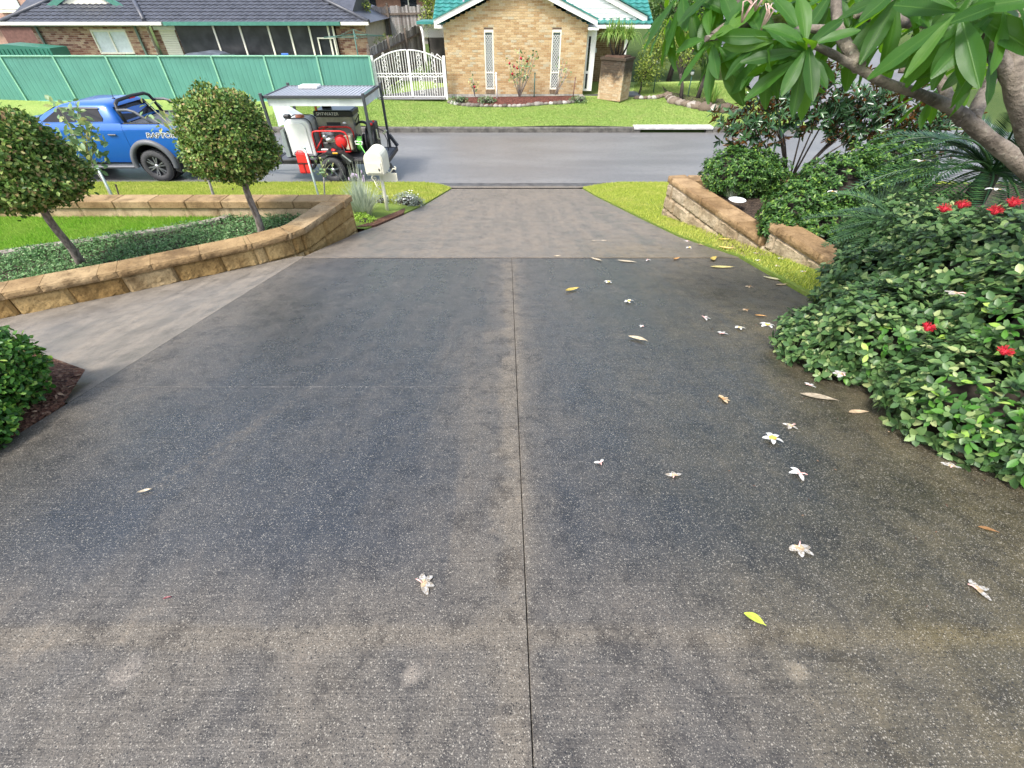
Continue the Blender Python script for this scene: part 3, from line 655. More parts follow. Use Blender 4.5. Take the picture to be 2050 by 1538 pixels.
def course(path, z0, z1, step, off, parent, mat, name='block', depth=.22, s0=0., s1=None, **k):
    Lp = length(path); s1 = Lp if s1 is None else s1; cum = [0]
    for a, b in zip(path, path[1:]): cum.append(cum[-1] + np.linalg.norm(np.array(b) - np.array(a)))
    cuts = sorted(set([round(s0, 3), round(s1, 3)] + [round(c, 3) for c in cum if s0 < c < s1] + [round(s0 + off + i * step, 3) for i in range(200) if s0 < s0 + off + i * step < s1]))
    c2 = [cuts[0]]
    for c in cuts[1:]:
        if c - c2[-1] > .11 or c == cuts[-1] or c in [round(q, 3) for q in cum]: c2.append(c)
    PN = [np.array(q, float) for q in path]; SN = [(lambda d_: np.array([d_[1], -d_[0]]) / np.linalg.norm(d_))(q1 - q0) for q0, q1 in zip(PN, PN[1:])]
    def nrm(s, side_):
        for i_, c_ in enumerate(cum[1:-1]):
            if abs(s - c_) < .002: m_ = SN[i_] + SN[i_ + 1]; m_ /= np.linalg.norm(m_); return m_ / max(.5, m_ @ SN[i_])
        i_ = max(i for i in range(len(SN)) if cum[i] <= s + (1e-4 if side_ > 0 else -1e-4) or i == 0); return SN[i_]
    for a, b in zip(c2, c2[1:]):
        if b - a > .02: rock_block(name, along(path, a), along(path, b), z0, z1, depth, parent, mat, na=nrm(a, 1), nb=nrm(b, -1), **k)
LW = [(-7.6, 2.75), (-5.16, 3.99), (-4.31, 4.45), (-3.16, 5.16), (-2.80, 5.46), (-2.70, 5.62), (-2.42, 6.80)]
wl = thing('retaining_wall', (-3.2, 5.2, 1.3), 'golden rock-faced block wall curving round the terrace left of the driveway', 'retaining wall')
course(LW, 1.537, 1.762, .49, .28, wl, M_BL)
LT = length(LW)
course(LW, 1.308, 1.533, .49, .03, wl, M_BL, s0=LT - 2.3)
course(LW, 1.079, 1.304, .49, .3, wl, M_BL, s0=LT - 1.25)
course(LW, 1.766, 1.84, .49, .1, wl, M_CAP, 'cap_stone', depth=.25, rough=.009, over=.045, edge=.003)
mb = MB(); mb.box(-2.66, -2.42, 6.78, 6.805, 1.0, 1.735); mb.build('end_face', M_BL, wl)
course([(-12, 6.56), (-2.74, 6.56)], 1.50, 1.737, .5, .2, wl, M_BLI, depth=.22, rough=.004, edge=.004)
x = -12.
for i in range(19):
    x1 = min(x + .52, -2.41); mb = MB(); mb.cbox(x + .003, x1 - .003, 6.53, 6.83, 1.742, 1.845, .01); mb.build('cap_stone', M_CAP, wl); x = x1
    if x >= -2.45: break
# right wall: lower stretch, then a stepped-up stretch
RW = [(2.74, 8.18), (3.30, 5.38), (3.72, 3.3), (3.9, 2.4)]
wr = thing('retaining_wall', (3.1, 6.2, 1.2), 'buff block wall with brown caps right of the driveway, stepped up near the shrubs', 'retaining wall')
ST = length(RW[:2]) + .06; RT = length(RW)
course(RW, .952, 1.166, .49, .12, wr, M_BR, s1=3.2)
course(RW, 1.172, 1.386, .49, .36, wr, M_BR, s1=4.6)
course(RW, 1.392, 1.606, .49, .2, wr, M_BR)
course(RW, 1.61, 1.71, .49, .15, wr, M_CAPR, 'cap_stone', depth=.28, rough=.012, over=.03, edge=.006, s1=ST - .25)
course(RW, 1.612, 1.826, .49, .22, wr, M_BR, s0=ST - .2)
course(RW, 1.83, 1.93, .49, .4, wr, M_CAPR, 'cap_stone', depth=.28, rough=.012, over=.03, edge=.006, s0=ST - .22)
course([(6.2, 8.2), (2.76, 8.2)], 1.0, 1.6, .49, .2, wr, M_BR, depth=.2)
x = 3.06
while x < 6:
    mb = MB(); mb.cbox(x + .003, x + .487, 7.92, 8.21, 1.61, 1.712, .01); mb.build('cap_stone', M_CAPR, wr); x += .49
# ================================================================== PLANTS ON THE LEFT
M_BARK = (lambda t: t.bsdf(t.mix(t.smooth(t.noise(30, 5, .65, t.mapv((1, 1, .35))), .35, .65), (.11, .085, .068), (.32, .26, .22)), .85, t.bump(t.noise(55, 5, .6, t.mapv((1, 1, .4))), .8, .01)))(NT('topiary_bark'))
M_STEM_CORE = plain('twig', (.028, .022, .015), .9, var=.3, vs=40)  # dark brown of stems; on crown cores it stands in for shade
M_TOP = leafmat('topiary_leaf', ((0, (.035, .085, .014)), (.25, (.08, .165, .028)), (.6, (.17, .26, .05)), (.85, (.28, .34, .09)), (.93, (.35, .29, .11)), (1, (.36, .21, .11))), .45, .2, spec=.3)
def tree_crown(t, ells, n, L0, L1, wr_, mat, core=.66, depth=.3, **k):
    mb = MB()
    for c, r in ells: mb.ball(c, [q * core for q in r], 14, 9, .06)
    cr = mb.build('dark_core', M_STEM_CORE, t)  # solid dark balls added as the shade deep in the crown
    P, T, N, L, W, O = shrub_leaves(ells, n, L0, L1, wr_, depth, **k); st_ = RNG.random(len(P)) < .05; P = P + O * (st_ * RNG.uniform(.0, .075, len(P)))[:, None]; foliage(t, P, T, N, L, W, mat, rest='crown')
def topiary(base, tip, ells, n, L0, L1, label):
    t = thing('topiary_tree', base, label, 'tree', 'clipped ball trees on the terrace')
    b, e = np.array(base, float), np.array(tip, float); pts = [b + (e - b) * u + np.array([.012 * math.sin(u * 7), .01 * math.cos(u * 5), 0]) for u in np.linspace(-.08, 1.15, 9)]
    MB().tube(pts, [.052, .047, .042, .04, .039, .038, .037, .036, .034], 10).build('trunk', M_BARK, t)
    e = pts[-1]
    for k in range(6):
        a = k * 1.05; MB().tube([e - np.array([0, 0, .05]), e + np.array([.16*math.cos(a), .16*math.sin(a), .14]), e + np.array([.36*math.cos(a), .36*math.sin(a), .34])], [.018, .012, .005], 6).build('branch', M_BARK, t)
    tree_crown(t, ells, n, L0, L1, .62, M_TOP, depth=.34)
topiary((-3.41, 5.9, 1.66), (-3.36, 5.9, 2.46), [((-3.38, 5.9, 2.82), (.485, .485, .50)), ((-3.40, 5.9, 2.66), (.54, .52, .30))], 25000, .03, .048, 'clipped ball tree in front of the trailer, by the bend of the wall')
topiary(tuple(atZ(160, 526, TZ + .06)), (-5.02, 4.82, 2.5), [((-5.06, 4.85, 2.84), (.50, .5, .45)), ((-5.05, 4.85, 2.66), (.58, .56, .27))], 25000, .032, .052, 'clipped ball tree at the left edge, in front of the blue pickup')
# low glossy hedge at the left edge
M_HDG = leafmat('hedge_leaf', ((0, (.025, .09, .013)), (.4, (.055, .17, .024)), (.8, (.11, .26, .035)), (.93, (.26, .43, .07)), (1, (.4, .52, .12))), .4, .22, spec=.35)
PR_R = leaf_proto('round_leaf', .62, .08, .18, 4, shape='spoon')
def hz(p): return 2.60 - DB * p[:, 1]
hd = thing('hedge_shrub', (-3.0, 1.75, 2.3), 'rounded glossy green shrub at the left edge of the driveway', 'shrub')
ells = [((-3.03, 1.86, 2.52), (.38, .32, .25)), ((-3.3, 1.50, 2.58), (.45, .42, .28)), ((-2.95, 1.50, 2.48), (.27, .34, .17)), ((-2.75, 1.42, 2.43), (.17, .33, .11)), ((-3.0, 1.0, 2.62), (.40, .4, .22))]
mb = MB()
for c, r in ells: mb.ball(c, [q * .7 for q in r], 12, 8, .08)
mb.build('dark_core', M_STEM_CORE, hd)  # added solid core, dark in place of shade between the leaves
P, T, N, L, W, O = shrub_leaves(ells, 26000, .026, .042, .72, .3, spread=.8, zmin=hz)
foliage(hd, P, T, N, L, W, M_HDG, 280, PR_R, O)
# young standard roses behind the wall, with their stakes
M_ROSE = leafmat('rose_leaf', ((0, (.10, .19, .08)), (.5, (.19, .31, .13)), (.8, (.36, .42, .15)), (1, (.5, .44, .18))), .45, .3)
M_CANE = plain('rose_cane', (.3, .27, .24), .8, var=.3, vs=30)
M_CANEG = plain('green_cane', (.26, .28, .14), .7, var=.3, vs=30)
def sapling(px, Y, label, leaf_px, n, L0, L1, r0=.022, twigs=5, mat=None):
    P_ = [atY(x_, y_, Y) for x_, y_ in px]; P_ = [P_[0] - np.array([0, 0, .5])] + P_
    t = thing('rose_bush', P_[0] + np.array([0, 0, .1]), label, 'rose bush', 'young standard roses behind the left wall')
    MB().tube(P_, [r0] * 2 + [r0 * .8] * (len(P_) - 2), 8).build('stem', M_CANE, t)
    C = [atY(x_, y_, Y) for x_, y_ in leaf_px]
    e = P_[-1]
    for i, c in enumerate(C):
        m = (e + c) / 2 + np.array([0, 0, .03]); MB().tube([e, m, c], [r0 * .5, r0 * .3, r0 * .15], 6).build('branch', M_CANEG, t)
    PP = []
    for i in range(n):
        c = C[i % len(C)]; u = RNG.uniform(.45, 1.08); PP.append(e + (c - e) * u + RNG.normal(size=3) * .07)
    PP = np.array(PP); T = norm(RNG.normal(size=(n, 3)) + np.array([0, -.3, .1])); N = norm(np.array([0, -.5, .9]) + RNG.normal(size=(n, 3)) * .5); L = RNG.uniform(L0, L1, n)
    leaf_objs('leaf', PP, T, N, L, L * .6, mat or M_ROSE, t, leaf_proto('rose_leaflet', 1., .1, .15, 3))
    return t
sapling([(222, 390), (208, 362), (192, 342), (180, 325)], 7.4, 'leafy young rose beside the left ball tree, in front of the pickup door', [(112, 205), (128, 230), (150, 205), (165, 240), (175, 265), (140, 270), (190, 285), (165, 310), (200, 325), (196, 300), (185, 245)], 190, .075, .125)
sapling([(427, 390), (418, 362), (403, 330), (385, 305), (372, 285)], 7.4, 'sparse young rose with bare canes between pickup tail and ball tree', [(335, 240), (300, 235), (292, 205), (318, 228), (350, 255), (345, 225), (362, 262), (372, 245)], 56, .07, .11)
sapling([(650, 390), (649, 372), (648, 355)], 7.6, 'small pruned rose in front of the trailer wheel', [(632, 325), (640, 318), (660, 330), (634, 340), (655, 322), (645, 345)], 40, .035, .06, .014)
M_STK = plain('stake_metal', (.42, .5, .45), .4, .4, var=.1)
def stake(a, b, Y, label, mat=M_STK, r=.016):
    A, B = atY(*a, Y), atY(*b, Y); o = MB().tube([A + (A - B) * .6, A, B], r, 8).tube([B, B + (B - A) / np.linalg.norm(B - A) * .02], [r * 1.25, r * 1.25], 8).build('garden_stake', mat); tag(o, label, 'stake', 'stakes behind the left wall')
stake((224, 390), (197, 340), 7.36, 'pale green metal stake leaning beside the leafy young rose')
stake((637, 390), (610, 298), 7.5, 'tall pale green metal stake in front of the trailer jerry can')
stake((237, 388), (232, 372), 7.5, 'short brown wooden stake in the verge by the pickup', plain('stake_wood', (.16, .11, .07), .8, var=.2), .012)
# ================================================================== MAILBOX AND ITS PLANTS
M_CRM = plain('cream_paint', (.74, .71, .56), .4, var=.05, coat=.2); M_BLK = plain('black_paint', (.012, .012, .014), .4)
mx, my = -2.37, 8.53
mb_t = thing('mailbox', (mx, my, .9), 'cream arched mailbox on a post beside the driveway', 'mailbox')
MB().cyl((mx, my, .8), (mx, my, 1.70), .032, .03, 14).build('post', M_CRM, mb_t)
def arch_prof(w_, h_, r_): return [(-w_, 0), (w_, 0), (w_, h_)] + [(w_ * math.cos(a), h_ + r_ * math.sin(a)) for a in np.linspace(0, math.pi, 13)[1:-1]] + [(-w_, h_)]
bx0, bz0 = -2.40, 1.70
MB().prism([(bx0 + a, bz0 + b) for a, b in arch_prof(.165, .21, .165)], 8.31, 8.75).build('box', M_CRM, mb_t, bevel=.006)
fr = MB().prism([(bx0 + a, bz0 + b) for a, b in arch_prof(.15, .2, .15)], 8.296, 8.309).build('front_plate', M_CRM, mb_t, bevel=.003)
dr = MB().cbox(bx0 - .125, bx0 + .125, 8.284, 8.295, bz0 + .02, bz0 + .19, .004).build('door', M_CRM, mb_t)
MB().prism([(bx0 + .085, bz0 + .045), (bx0 + .1, bz0 + .075), (bx0 + .085, bz0 + .105), (bx0 + .07, bz0 + .075)], 8.279, 8.283).build('lock', M_BLK, dr)
MB().box(bx0 - .15, bx0 + .15, 8.33, 8.73, bz0 - .03, bz0 - .002).build('base_plate', M_CRM, mb_t)
def spiral(cx, cz, r0, turns, s, y=8.5, a0=0): return [(cx + s * r0 * (1 - u) * math.cos(a0 + turns * 6.283 * u), y, cz + r0 * (1 - u) * math.sin(a0 + turns * 6.283 * u)) for u in np.linspace(0, .9, 22)]
sc = MB(); sc.tube([(mx - .02, 8.5, 1.66), (mx - .14, 8.5, 1.64)] + spiral(mx - .115, 1.57, .055, 1.4, 1, a0=1.6), .010, 6); sc.tube(spiral(mx - .075, 1.47, .045, 1.3, -1, a0=.5) , .009, 6); sc.tube([(mx - .13, 8.5, 1.52), (mx - .10, 8.5, 1.42), (mx - .03, 8.5, 1.36)], .010, 6)
sc.build('scroll_bracket', M_CRM, mb_t)
pl = MB(); zs_ = [(mx + .035, 1.64), (mx + .29, 1.64)]; n_ = 9
poly = [(mx + .035, 1.66), (mx + .035, 1.525)] + [(mx + .035 + .26 * (i + .5) / n_, 1.505 if i % 2 else 1.525) for i in range(n_)] + [(mx + .295, 1.53), (mx + .30, 1.66)]
pl.prism(poly, 8.49, 8.505); pl.build('name_board', M_CRM, mb_t)
MB().tube([(mx + .03, 8.5, 1.72)] + [(mx + .04 + .25 * u, 8.5, 1.72 + .035 * math.sin(u * 9) - .02) for u in np.linspace(0, 1, 14)] + [(mx + .30, 8.5, 1.75), (mx + .275, 8.5, 1.77)], .011, 6).build('board_scroll', M_CRM, mb_t)
def ribbons(base, n, L0, L1, w_, spread, droop, mat, name, parent, seg=5, up=1.0):
    mb = MB()
    for i in range(n):
        a = random.uniform(0, 6.283); L = random.uniform(L0, L1); s_ = random.uniform(.1, 1) * spread; d = np.array([math.cos(a), math.sin(a), 0]); r = np.array([-d[1], d[0], 0]) * w_ / 2
        b = np.array(base) + d * random.uniform(0, .06) + r * random.uniform(-6, 6); v = []
        for k in range(seg + 1):
            u = k / seg; p = b + d * (s_ * L * u) + np.array([0, 0, up * L * (u - droop * s_ * u * u)]); ww = (1 - u ** 2) * .9 + .1; v += [p - r * ww, p + r * ww]
        mb.add(v, [(2*k, 2*k+1, 2*k+3, 2*k+2) for k in range(seg)], True)
    return mb.build(name, mat, parent, fix=False)
M_FOUNT = leafmat('silver_grass_blade', ((0, (.32, .38, .28)), (.6, (.5, .56, .43)), (1, (.68, .7, .54))), .5, .3)
g = thing('ornamental_grass', (-2.62, 7.9, 1.05), 'tall silvery ornamental grass clump at the wall corner by the mailbox', 'ornamental grass')
ribbons((-2.62, 7.9, 1.03), 620, .4, .82, .013, .6, .7, M_FOUNT, 'blade_tuft', g)
lv = thing('lavender', (-2.78, 8.3, 1.0), 'lavender with mauve flower spikes behind the silvery grass', 'lavender')
ribbons((-2.78, 8.3, 1.0), 80, .65, .95, .009, .4, .2, M_FOUNT, 'stem_tuft', lv)
M_LAV = plain('lavender_flower', (.45, .36, .48), .8, var=.3, vs=90)
for i in range(14):
    x_, y_ = random.choice([(702, 352), (708, 346), (716, 355), (695, 360), (728, 348), (733, 356), (721, 360)]); p = atY(x_ + random.uniform(-6, 6), y_ + random.uniform(-4, 6), 8.3); MB().ball(p, (.012, .012, .035), 6, 5, .3).build('flower_spike', M_LAV, lv)
M_SILV = leafmat('silver_leaf', ((0, (.16, .2, .15)), (.6, (.32, .36, .3)), (1, (.5, .53, .47))), .7, .1)
def mound(name, base, ells, n, L0, L1, wr_, mat, label, cat, group=None, core=.6, depth=.35):
    t = thing(name, base, label, cat, group)
    mb = MB()
    for c, r in ells: mb.ball(c, [q * core for q in r], 10, 7, .1)  # dark filler ball: shade inside the mound made as a solid
    mb.build('dark_core', M_STEM_CORE, t); P, T, N, L, W, O = shrub_leaves(ells, n, L0, L1, wr_, depth); foliage(t, P, T, N, L, W, mat); return t
p1, p2, p3 = onD(812, 416), onD(770, 418), onD(732, 450)
t = mound('silver_daisy', p1, [((p1[0], p1[1] + .1, p1[2] + .08), (.3, .2, .17)), ((p1[0] + .18, p1[1] + .1, p1[2] + .05), (.2, .16, .12))], 1500, .03, .055, .3, M_SILV, 'silvery daisy mound with white flowers right of the mailbox post', 'shrub')
M_WH = plain('white_petal', (.85, .84, .8), .6, var=.05)
for i in range(22):
    a = random.uniform(0, 6.28); q = p1 + np.array([.08 + .28 * math.cos(a) * random.random(), .1 + .2 * math.sin(a), .2 + random.uniform(-.02, .06)]); MB().lathe([(.0, .004), (.018, 0)], q, 'z', 7).build('flower', M_WH, t)
mound('silver_daisy', p2, [((p2[0] - .08, p2[1] + .15, p2[2] + .07), (.17, .15, .15))], 600, .03, .05, .3, M_SILV, 'small silvery daisy mound left of the mailbox post', 'shrub')
mound('lime_groundcover', p3, [((p3[0] - .04, p3[1] + .05, p3[2] + .03), (.18, .22, .08)), ((p3[0] - .12, p3[1] + .25, p3[2] + .03), (.12, .12, .08))], 900, .025, .04, .6, leafmat('lime_leaf', ((0, (.2, .38, .03)), (1, (.42, .6, .08))), .5, .3), 'small lime green plant at the foot of the wall corner', 'plant')
# ================================================================== BRICK HOUSE ACROSS THE STREET
BM = {}
def brick_mesh(l, h, mat, d=.1):
    k = (round(l, 2), round(h, 3), mat.name)
    if k not in BM:
        mb = MB(); mb.cbox(-l/2, l/2, 0, d, 0, h, .004); me = mesh_from('brick', mb.v, mb.f); me.materials.append(mat); BM[k] = (me, mb)
    return BM[k]
def bricks(parent, a, b, z0, z1, mat, mortar, limit=300, ok=None, L=.23, H=.076, J=.01, name='brick', front=None):
    """a brick face from a to b (outside on the right hand of a->b): single bricks as parts, past the limit joined"""
    a, b = np.array(a, float), np.array(b, float); d = b - a; W = np.linalg.norm(d); d /= W; n = np.array([d[1], -d[0]])
    th = math.atan2(d[1], d[0]); rest = MB(); inv = WORLD[parent.name].inverted(); cnt = 0; lst = []
    rows = int(round((z1 - z0) / (H + J)))
    for r_ in range(rows):
        z = z0 + r_ * (H + J); s = -(L + J) / 2 if r_ % 2 else 0.
        while s < W - .01:
            s0, s1 = max(s, 0) + (J/2 if s > 0 else 0), min(s + L + J, W) - (J/2 if s + L + J < W else 0)
            if s1 - s0 > .04:
                for (q0, q1) in (ok(s0, s1, z, z + H) if ok else [(s0, s1)]):
                    if q1 - q0 > .03: lst.append((q0, q1, z))
            s += L + J
    if front is not None: lst.sort(key=front)
    for i, (s0, s1, z) in enumerate(lst):
        l = round(s1 - s0, 2); me, mb = brick_mesh(l, H, mat); p = a + d * (s0 + s1) / 2 + n * random.uniform(-.003, .002)
        M = Matrix.Translation((p[0], p[1], z)) @ Matrix.Rotation(th, 4, 'Z')
        if i < limit:
            o = bpy.data.objects.new(name, me); COL.objects.link(o); o.matrix_world = M; o.parent = parent; o.matrix_parent_inverse = inv
        else: rest.add([M @ Vector(q) for q in mb.v], mb.f)
    if rest.v: tag(rest.build('brickwork', mat, parent), kind='stuff')
    c = (a + b) / 2 - n * .062
    MB().obox((c[0], c[1], (z0 + z1) / 2), (*(d * W / 2 * .998), 0), (*(n * .05), 0), (0, 0, (z1 - z0) / 2)).build('mortar_backing', mortar, parent) if ok is None else None
    return d, n
M_BRK = piecemat('tan_brick', ((0, (.40, .25, .12)), (.3, (.48, .33, .17)), (.6, (.54, .39, .21)), (.85, (.58, .45, .27)), (1, (.48, .42, .29))), .85, 25, .4, 120)
M_MORT = plain('cream_mortar', (.62, .53, .36), .9, var=.1, vs=20)
M_WHT = plain('white_paint', (.82, .81, .76), .45, var=.03); M_CREAM = plain('cream_frame', (.8, .76, .62), .45, var=.03)
def tilemat(name, c):
    t = NT(name); n = t.noise(3, 4); r = t.vor(3.2); col = t.mix(t.smooth(n, .3, .7), tuple(x * .75 for x in c), tuple(x * 1.2 for x in c)); col = t.mix(t.smooth(t.noise(35, 4), .5, .75, 0, .4), col, tuple(x * .5 for x in c))
    MC[name] = t.bsdf(col, .45, t.bump(t.noise(60, 3), .2, .005), 0, .5); return MC[name]
M_TEAL = tilemat('teal_roof_tile', (.035, .2, .175)); M_SLATE = tilemat('slate_roof_tile', (.062, .066, .08)); M_REDT = tilemat('red_roof_tile', (.2, .035, .035))
def tile_roof(name, parent, x0, x1, y0, z0, slope, rows, mat, clip=None, col=.30, row=.33, sub=4):
    """rows of wavy tiles, each row standing proud of the one above it; slopes up along +Y"""
    mb = MB(); n = int((x1 - x0) / col) * sub; c, s_ = math.cos(math.atan(slope)), math.sin(math.atan(slope))
    for r_ in range(rows):
        v = []; xs_ = np.linspace(x0, x1, n + 1)
        if clip: lo, hi = clip(r_ * row); xs_ = xs_[(xs_ >= lo - .05) & (xs_ <= hi + .05)]
        if len(xs_) < 2: continue
        for u, lift in ((0, -.005), (0, .035), (1, .0)):
            for x_ in xs_:
                hgt = lift + .018 * math.sin((x_ - x0) / col * 2 * math.pi) ; t_ = (r_ + u) * row
                v.append((x_, y0 + t_ * c - hgt * s_, z0 + t_ * s_ + hgt * c))
        m = len(xs_); mb.add(v, [(j*m+i, j*m+i+1, (j+1)*m+i+1, (j+1)*m+i) for j in range(2) for i in range(m - 1)])
    return tag(mb.build(name, mat, parent, fix=False), kind='stuff')
HY = 24.2; HXL, HXR = -2.93, 3.24; AP = .155; GZ0 = 3.05
def gable_z(x): return GZ0 + .39 * (min(x - HXL, HXR - x))
hs = thing('brick_house', (0, HY, .42), 'tan brick house with white gable trim and two narrow lattice windows', 'house')
WIN = [(-1.20, -.80), (1.72, 2.12)]; WZ0, WZ1 = .72, 2.92
def okb(s0, s1, z, zt):
    segs = [(s0 + HXL, s1 + HXL)]
    if zt > .54 and z < WZ1 + .02:
        for w0, w1 in WIN:
            ns = []
            for q0, q1 in segs:
                if q1 <= w0 - .005 or q0 >= w1 + .005: ns.append((q0, q1)); continue
                if q0 < w0 - .005: ns.append((q0, w0 - .005))
                if q1 > w1 + .005: ns.append((w1 + .005, q1))
            segs = ns
    out = []
    for q0, q1 in segs:
        lim = zt - .02                                             # clip to the gable slope
        lo = HXL + max(0, (lim - GZ0) / .39); hi = HXR - max(0, (lim - GZ0) / .39)
        q0, q1 = max(q0, lo), min(q1, hi)
        if q1 > q0: out.append((q0 - HXL, q1 - HXL))
    return out
bricks(hs, (HXL, HY), (HXR, HY), .54, 4.15, M_BRK, M_MORT, 300, okb, front=lambda q: (abs(q[0] + HXL) > 99, q[2] + .0 * q[0]))
for x0, x1, z0, z1 in ((HXL, -1.2, .3, 3.04), (-.8, 1.72, .3, 3.9), (2.12, HXR, .3, 3.04), (-1.2, -.8, .3, .6), (1.72, 2.12, .3, .6)):
    MB().box(x0 + .004, x1 - .0, HY + .012, HY + .2, z0, z1).build('mortar_wall', M_MORT, hs)
MB().prism([(HXL, 3.0), (-1.205, 3.0), (-1.205, gable_z(-1.2) - .03), (HXL + .02, 3.02)], HY + .013, HY + .2).build('mortar_wall', M_MORT, hs)
MB().prism([(-1.205, 2.93), (-.795, 2.93), (-.795, gable_z(-.8) - .03), (-1.205, gable_z(-1.2) - .03)], HY + .014, HY + .2).build('mortar_wall', M_MORT, hs)
MB().prism([(1.715, 2.93), (2.125, 2.93), (2.125, gable_z(2.12) - .03), (1.715, gable_z(1.72) - .03)], HY + .014, HY + .2).build('mortar_wall', M_MORT, hs)
MB().prism([(2.125, 3.0), (HXR, 3.0), (HXR - .02, 3.02), (2.125, gable_z(2.12) - .03)], HY + .013, HY + .2).build('mortar_wall', M_MORT, hs)
MB().prism([(-.79, 3.85), (1.71, 3.85), (1.71, gable_z(1.71) - .03), (AP, gable_z(AP) - .03), (-.79, gable_z(-.79) - .03)], HY + .013, HY + .2).build('mortar_wall', M_MORT, hs)
MB().box(HXL - .02, HXR + .02, HY - .012, HY + .2, .2, .535).build('footing', conc('footing_concrete', (.32, .3, .26), (.48, .46, .41)), hs)
MB().box(HXL + .01, HXL + .2, HY + .21, 30, .3, 3.05).build('side_wall', plain('side_brick', (.4, .28, .16), .9, var=.2, vs=9), hs)
MB().box(HXR - .2, HXR - .01, HY + .21, 27.4, .3, 3.05).build('side_wall', MC['side_brick'], hs)
M_GLS = plain('window_glass', (.13, .165, .15), .1, var=.3, vs=3, spec=.5); M_DGL = plain('dark_glass', (.02, .024, .028), .06, var=.3, spec=.8)
M_SILL = piecemat('dark_sill_brick', ((0, (.16, .11, .07)), (1, (.3, .22, .14))), .85)
for w0, w1 in WIN:
    wn_ = MB().box(w0 + .03, w1 - .03, HY + .075, HY + .09, WZ0 + .03, WZ1 - .08).build('window', M_GLS, hs)
    fb = MB(); fb.box(w0, w0 + .045, HY - .006, HY + .1, WZ0, WZ1 - .06); fb.box(w1 - .045, w1, HY - .006, HY + .1, WZ0, WZ1 - .06); fb.box(w0 + .046, w1 - .046, HY - .006, HY + .1, WZ0, WZ0 + .05); fb.box(w0 + .046, w1 - .046, HY - .006, HY + .1, WZ1 - .15, WZ1 - .06); fb.box(w0 + .046, w1 - .046, HY - .003, HY + .05, 1.33, 1.38); fb.build('frame', M_CREAM, wn_)
    gb = MB(); gw = (w1 - w0 - .09)
    for zz in np.arange(WZ0 + .05, WZ1 - .3, .128):
        for k in range(3):
            xa = w0 + .045 + gw * k / 3
            for A, B in (((xa, zz), (xa + gw / 3, zz + .128)), ((xa + gw / 3, zz), (xa, zz + .128))): gb.bar((A[0], HY + .02, A[1]), (B[0], HY + .02, B[1]), .014, .022, (0, 1, 0))
    gb.build('diamond_grille', M_WHT, wn_)
    MB().box(w0 + .002, w1 - .002, HY + .02, HY + .08, WZ1 - .055, WZ1 + .008).build('lintel_strip', plain('brown_lintel', (.12, .075, .05), .8), wn_)  # brown strip between window frame and brickwork
    for k in range(5): MB().cbox(w0 + .01 + k * .077, w0 + .08 + k * .077, HY - .03, HY + .07, .56, WZ0 - .004, .004).build('sill_brick', M_SILL, wn_)
# gable trim and roofs
def rake(parent, xa, za, xb, zb, y0, y1, h=.2, mat=M_WHT, nm='barge_board'):
    MB().prism([(xa, za), (xb, zb), (xb, zb - h), (xa, za - h)], y0, y1).build(nm, mat, parent)
def gz2(x): return GZ0 + .22 + .39 * min(x - HXL, HXR - x)
rake(hs, HXL - .33, gz2(HXL - .33) + .06, AP, gz2(AP) + .06, HY - .32, HY - .27); rake(hs, HXR + .33, gz2(HXR + .33) + .06, AP, gz2(AP) + .06, HY - .32, HY - .27)
for sx, xe in ((1, HXL - .33), (-1, HXR + .33)):
    MB().prism([(xe, gz2(xe) + .065), (AP, gz2(AP) + .065), (AP, gz2(AP) + .12), (xe, gz2(xe) + .12)], HY - .36, 27.5).build('wing_roof', M_TEAL, hs)
    MB().prism([(xe, gz2(xe) - .05), (AP, gz2(AP) - .05), (AP, gz2(AP) - .03), (xe, gz2(xe) - .03)], HY - .26, HY + .0).build('soffit', M_WHT, hs)
MB().box(HXR - .02, HXR + .42, HY - .25, HY + .9, 2.86, 2.95).build('eave_box', M_WHT, hs)
tile_roof('main_roof_tiles', hs, -3.5, 6.2, 25.1, 3.02, .42, 22, M_TEAL)
MB().prism([(25.02, 2.93), (33, 2.93 + 7.98 * .42), (33, 2.5 + 8 * .42), (25.02, 2.86)], -3.42, 6.1, 'x').build('roof_deck', M_WHT, hs)
MB().cyl((-2.15, 26.2, 3.3), (-2.15, 26.2, 4.1), .05, .05).build('vent_pipe', plain('vent_grey', (.3, .3, .34), .5), hs)
# porch / carport on the right
cp = thing('carport', (4.6, 25.6, .45), 'white weatherboard carport gable joined to the right of the brick house', 'carport')
x0, xr = 3.25, 5.84; z = 3.07
while z < 4.3:
    xe = xr - (z - 3.07) / .395 - .05
    if xe > x0 + .1: MB().prism([(25.42, z), (25.42, z + .15), (25.405, z + .15), (25.385, z)], x0 - .9, xe, 'x').build('weatherboard', M_WHT, cp)
    z += .154
MB().prism([(5.95, 3.04), (2.6, 3.04 + 3.35 * .395), (2.6, 3.26 + 3.35 * .395), (5.95, 3.26)], 25.30, 25.35).build('barge_board', M_WHT, cp)
MB().prism([(6.05, 3.25), (2.6, 3.25 + 3.45 * .395), (2.6, 3.30 + 3.45 * .395), (6.05, 3.30)], 25.22, 27.4).build('roof_edge', M_TEAL, cp)
MB().box(3.3, 5.9, 25.3, 27.4, 2.98, 3.02).build('ceiling', M_WHT, cp)
MB().cbox(5.12, 5.24, 25.36, 25.48, .4, 2.98, .006).build('post', M_WHT, cp)
MB().box(5.7, 6.3, 25.3, 25.4, 2.86, 2.96).build('gutter_end', M_WHT, cp)
bw = thing('porch_wall', (4.9, 27.5, .45), 'shaded brown brick porch wall behind the planter, with number plate', 'wall')
bricks(bw, (3.3, 27.4), (5.6, 27.4), .5, 2.95, piecemat('porch_brick', ((0, (.25, .15, .08)), (1, (.4, .27, .16))), .85), M_MORT, 290)
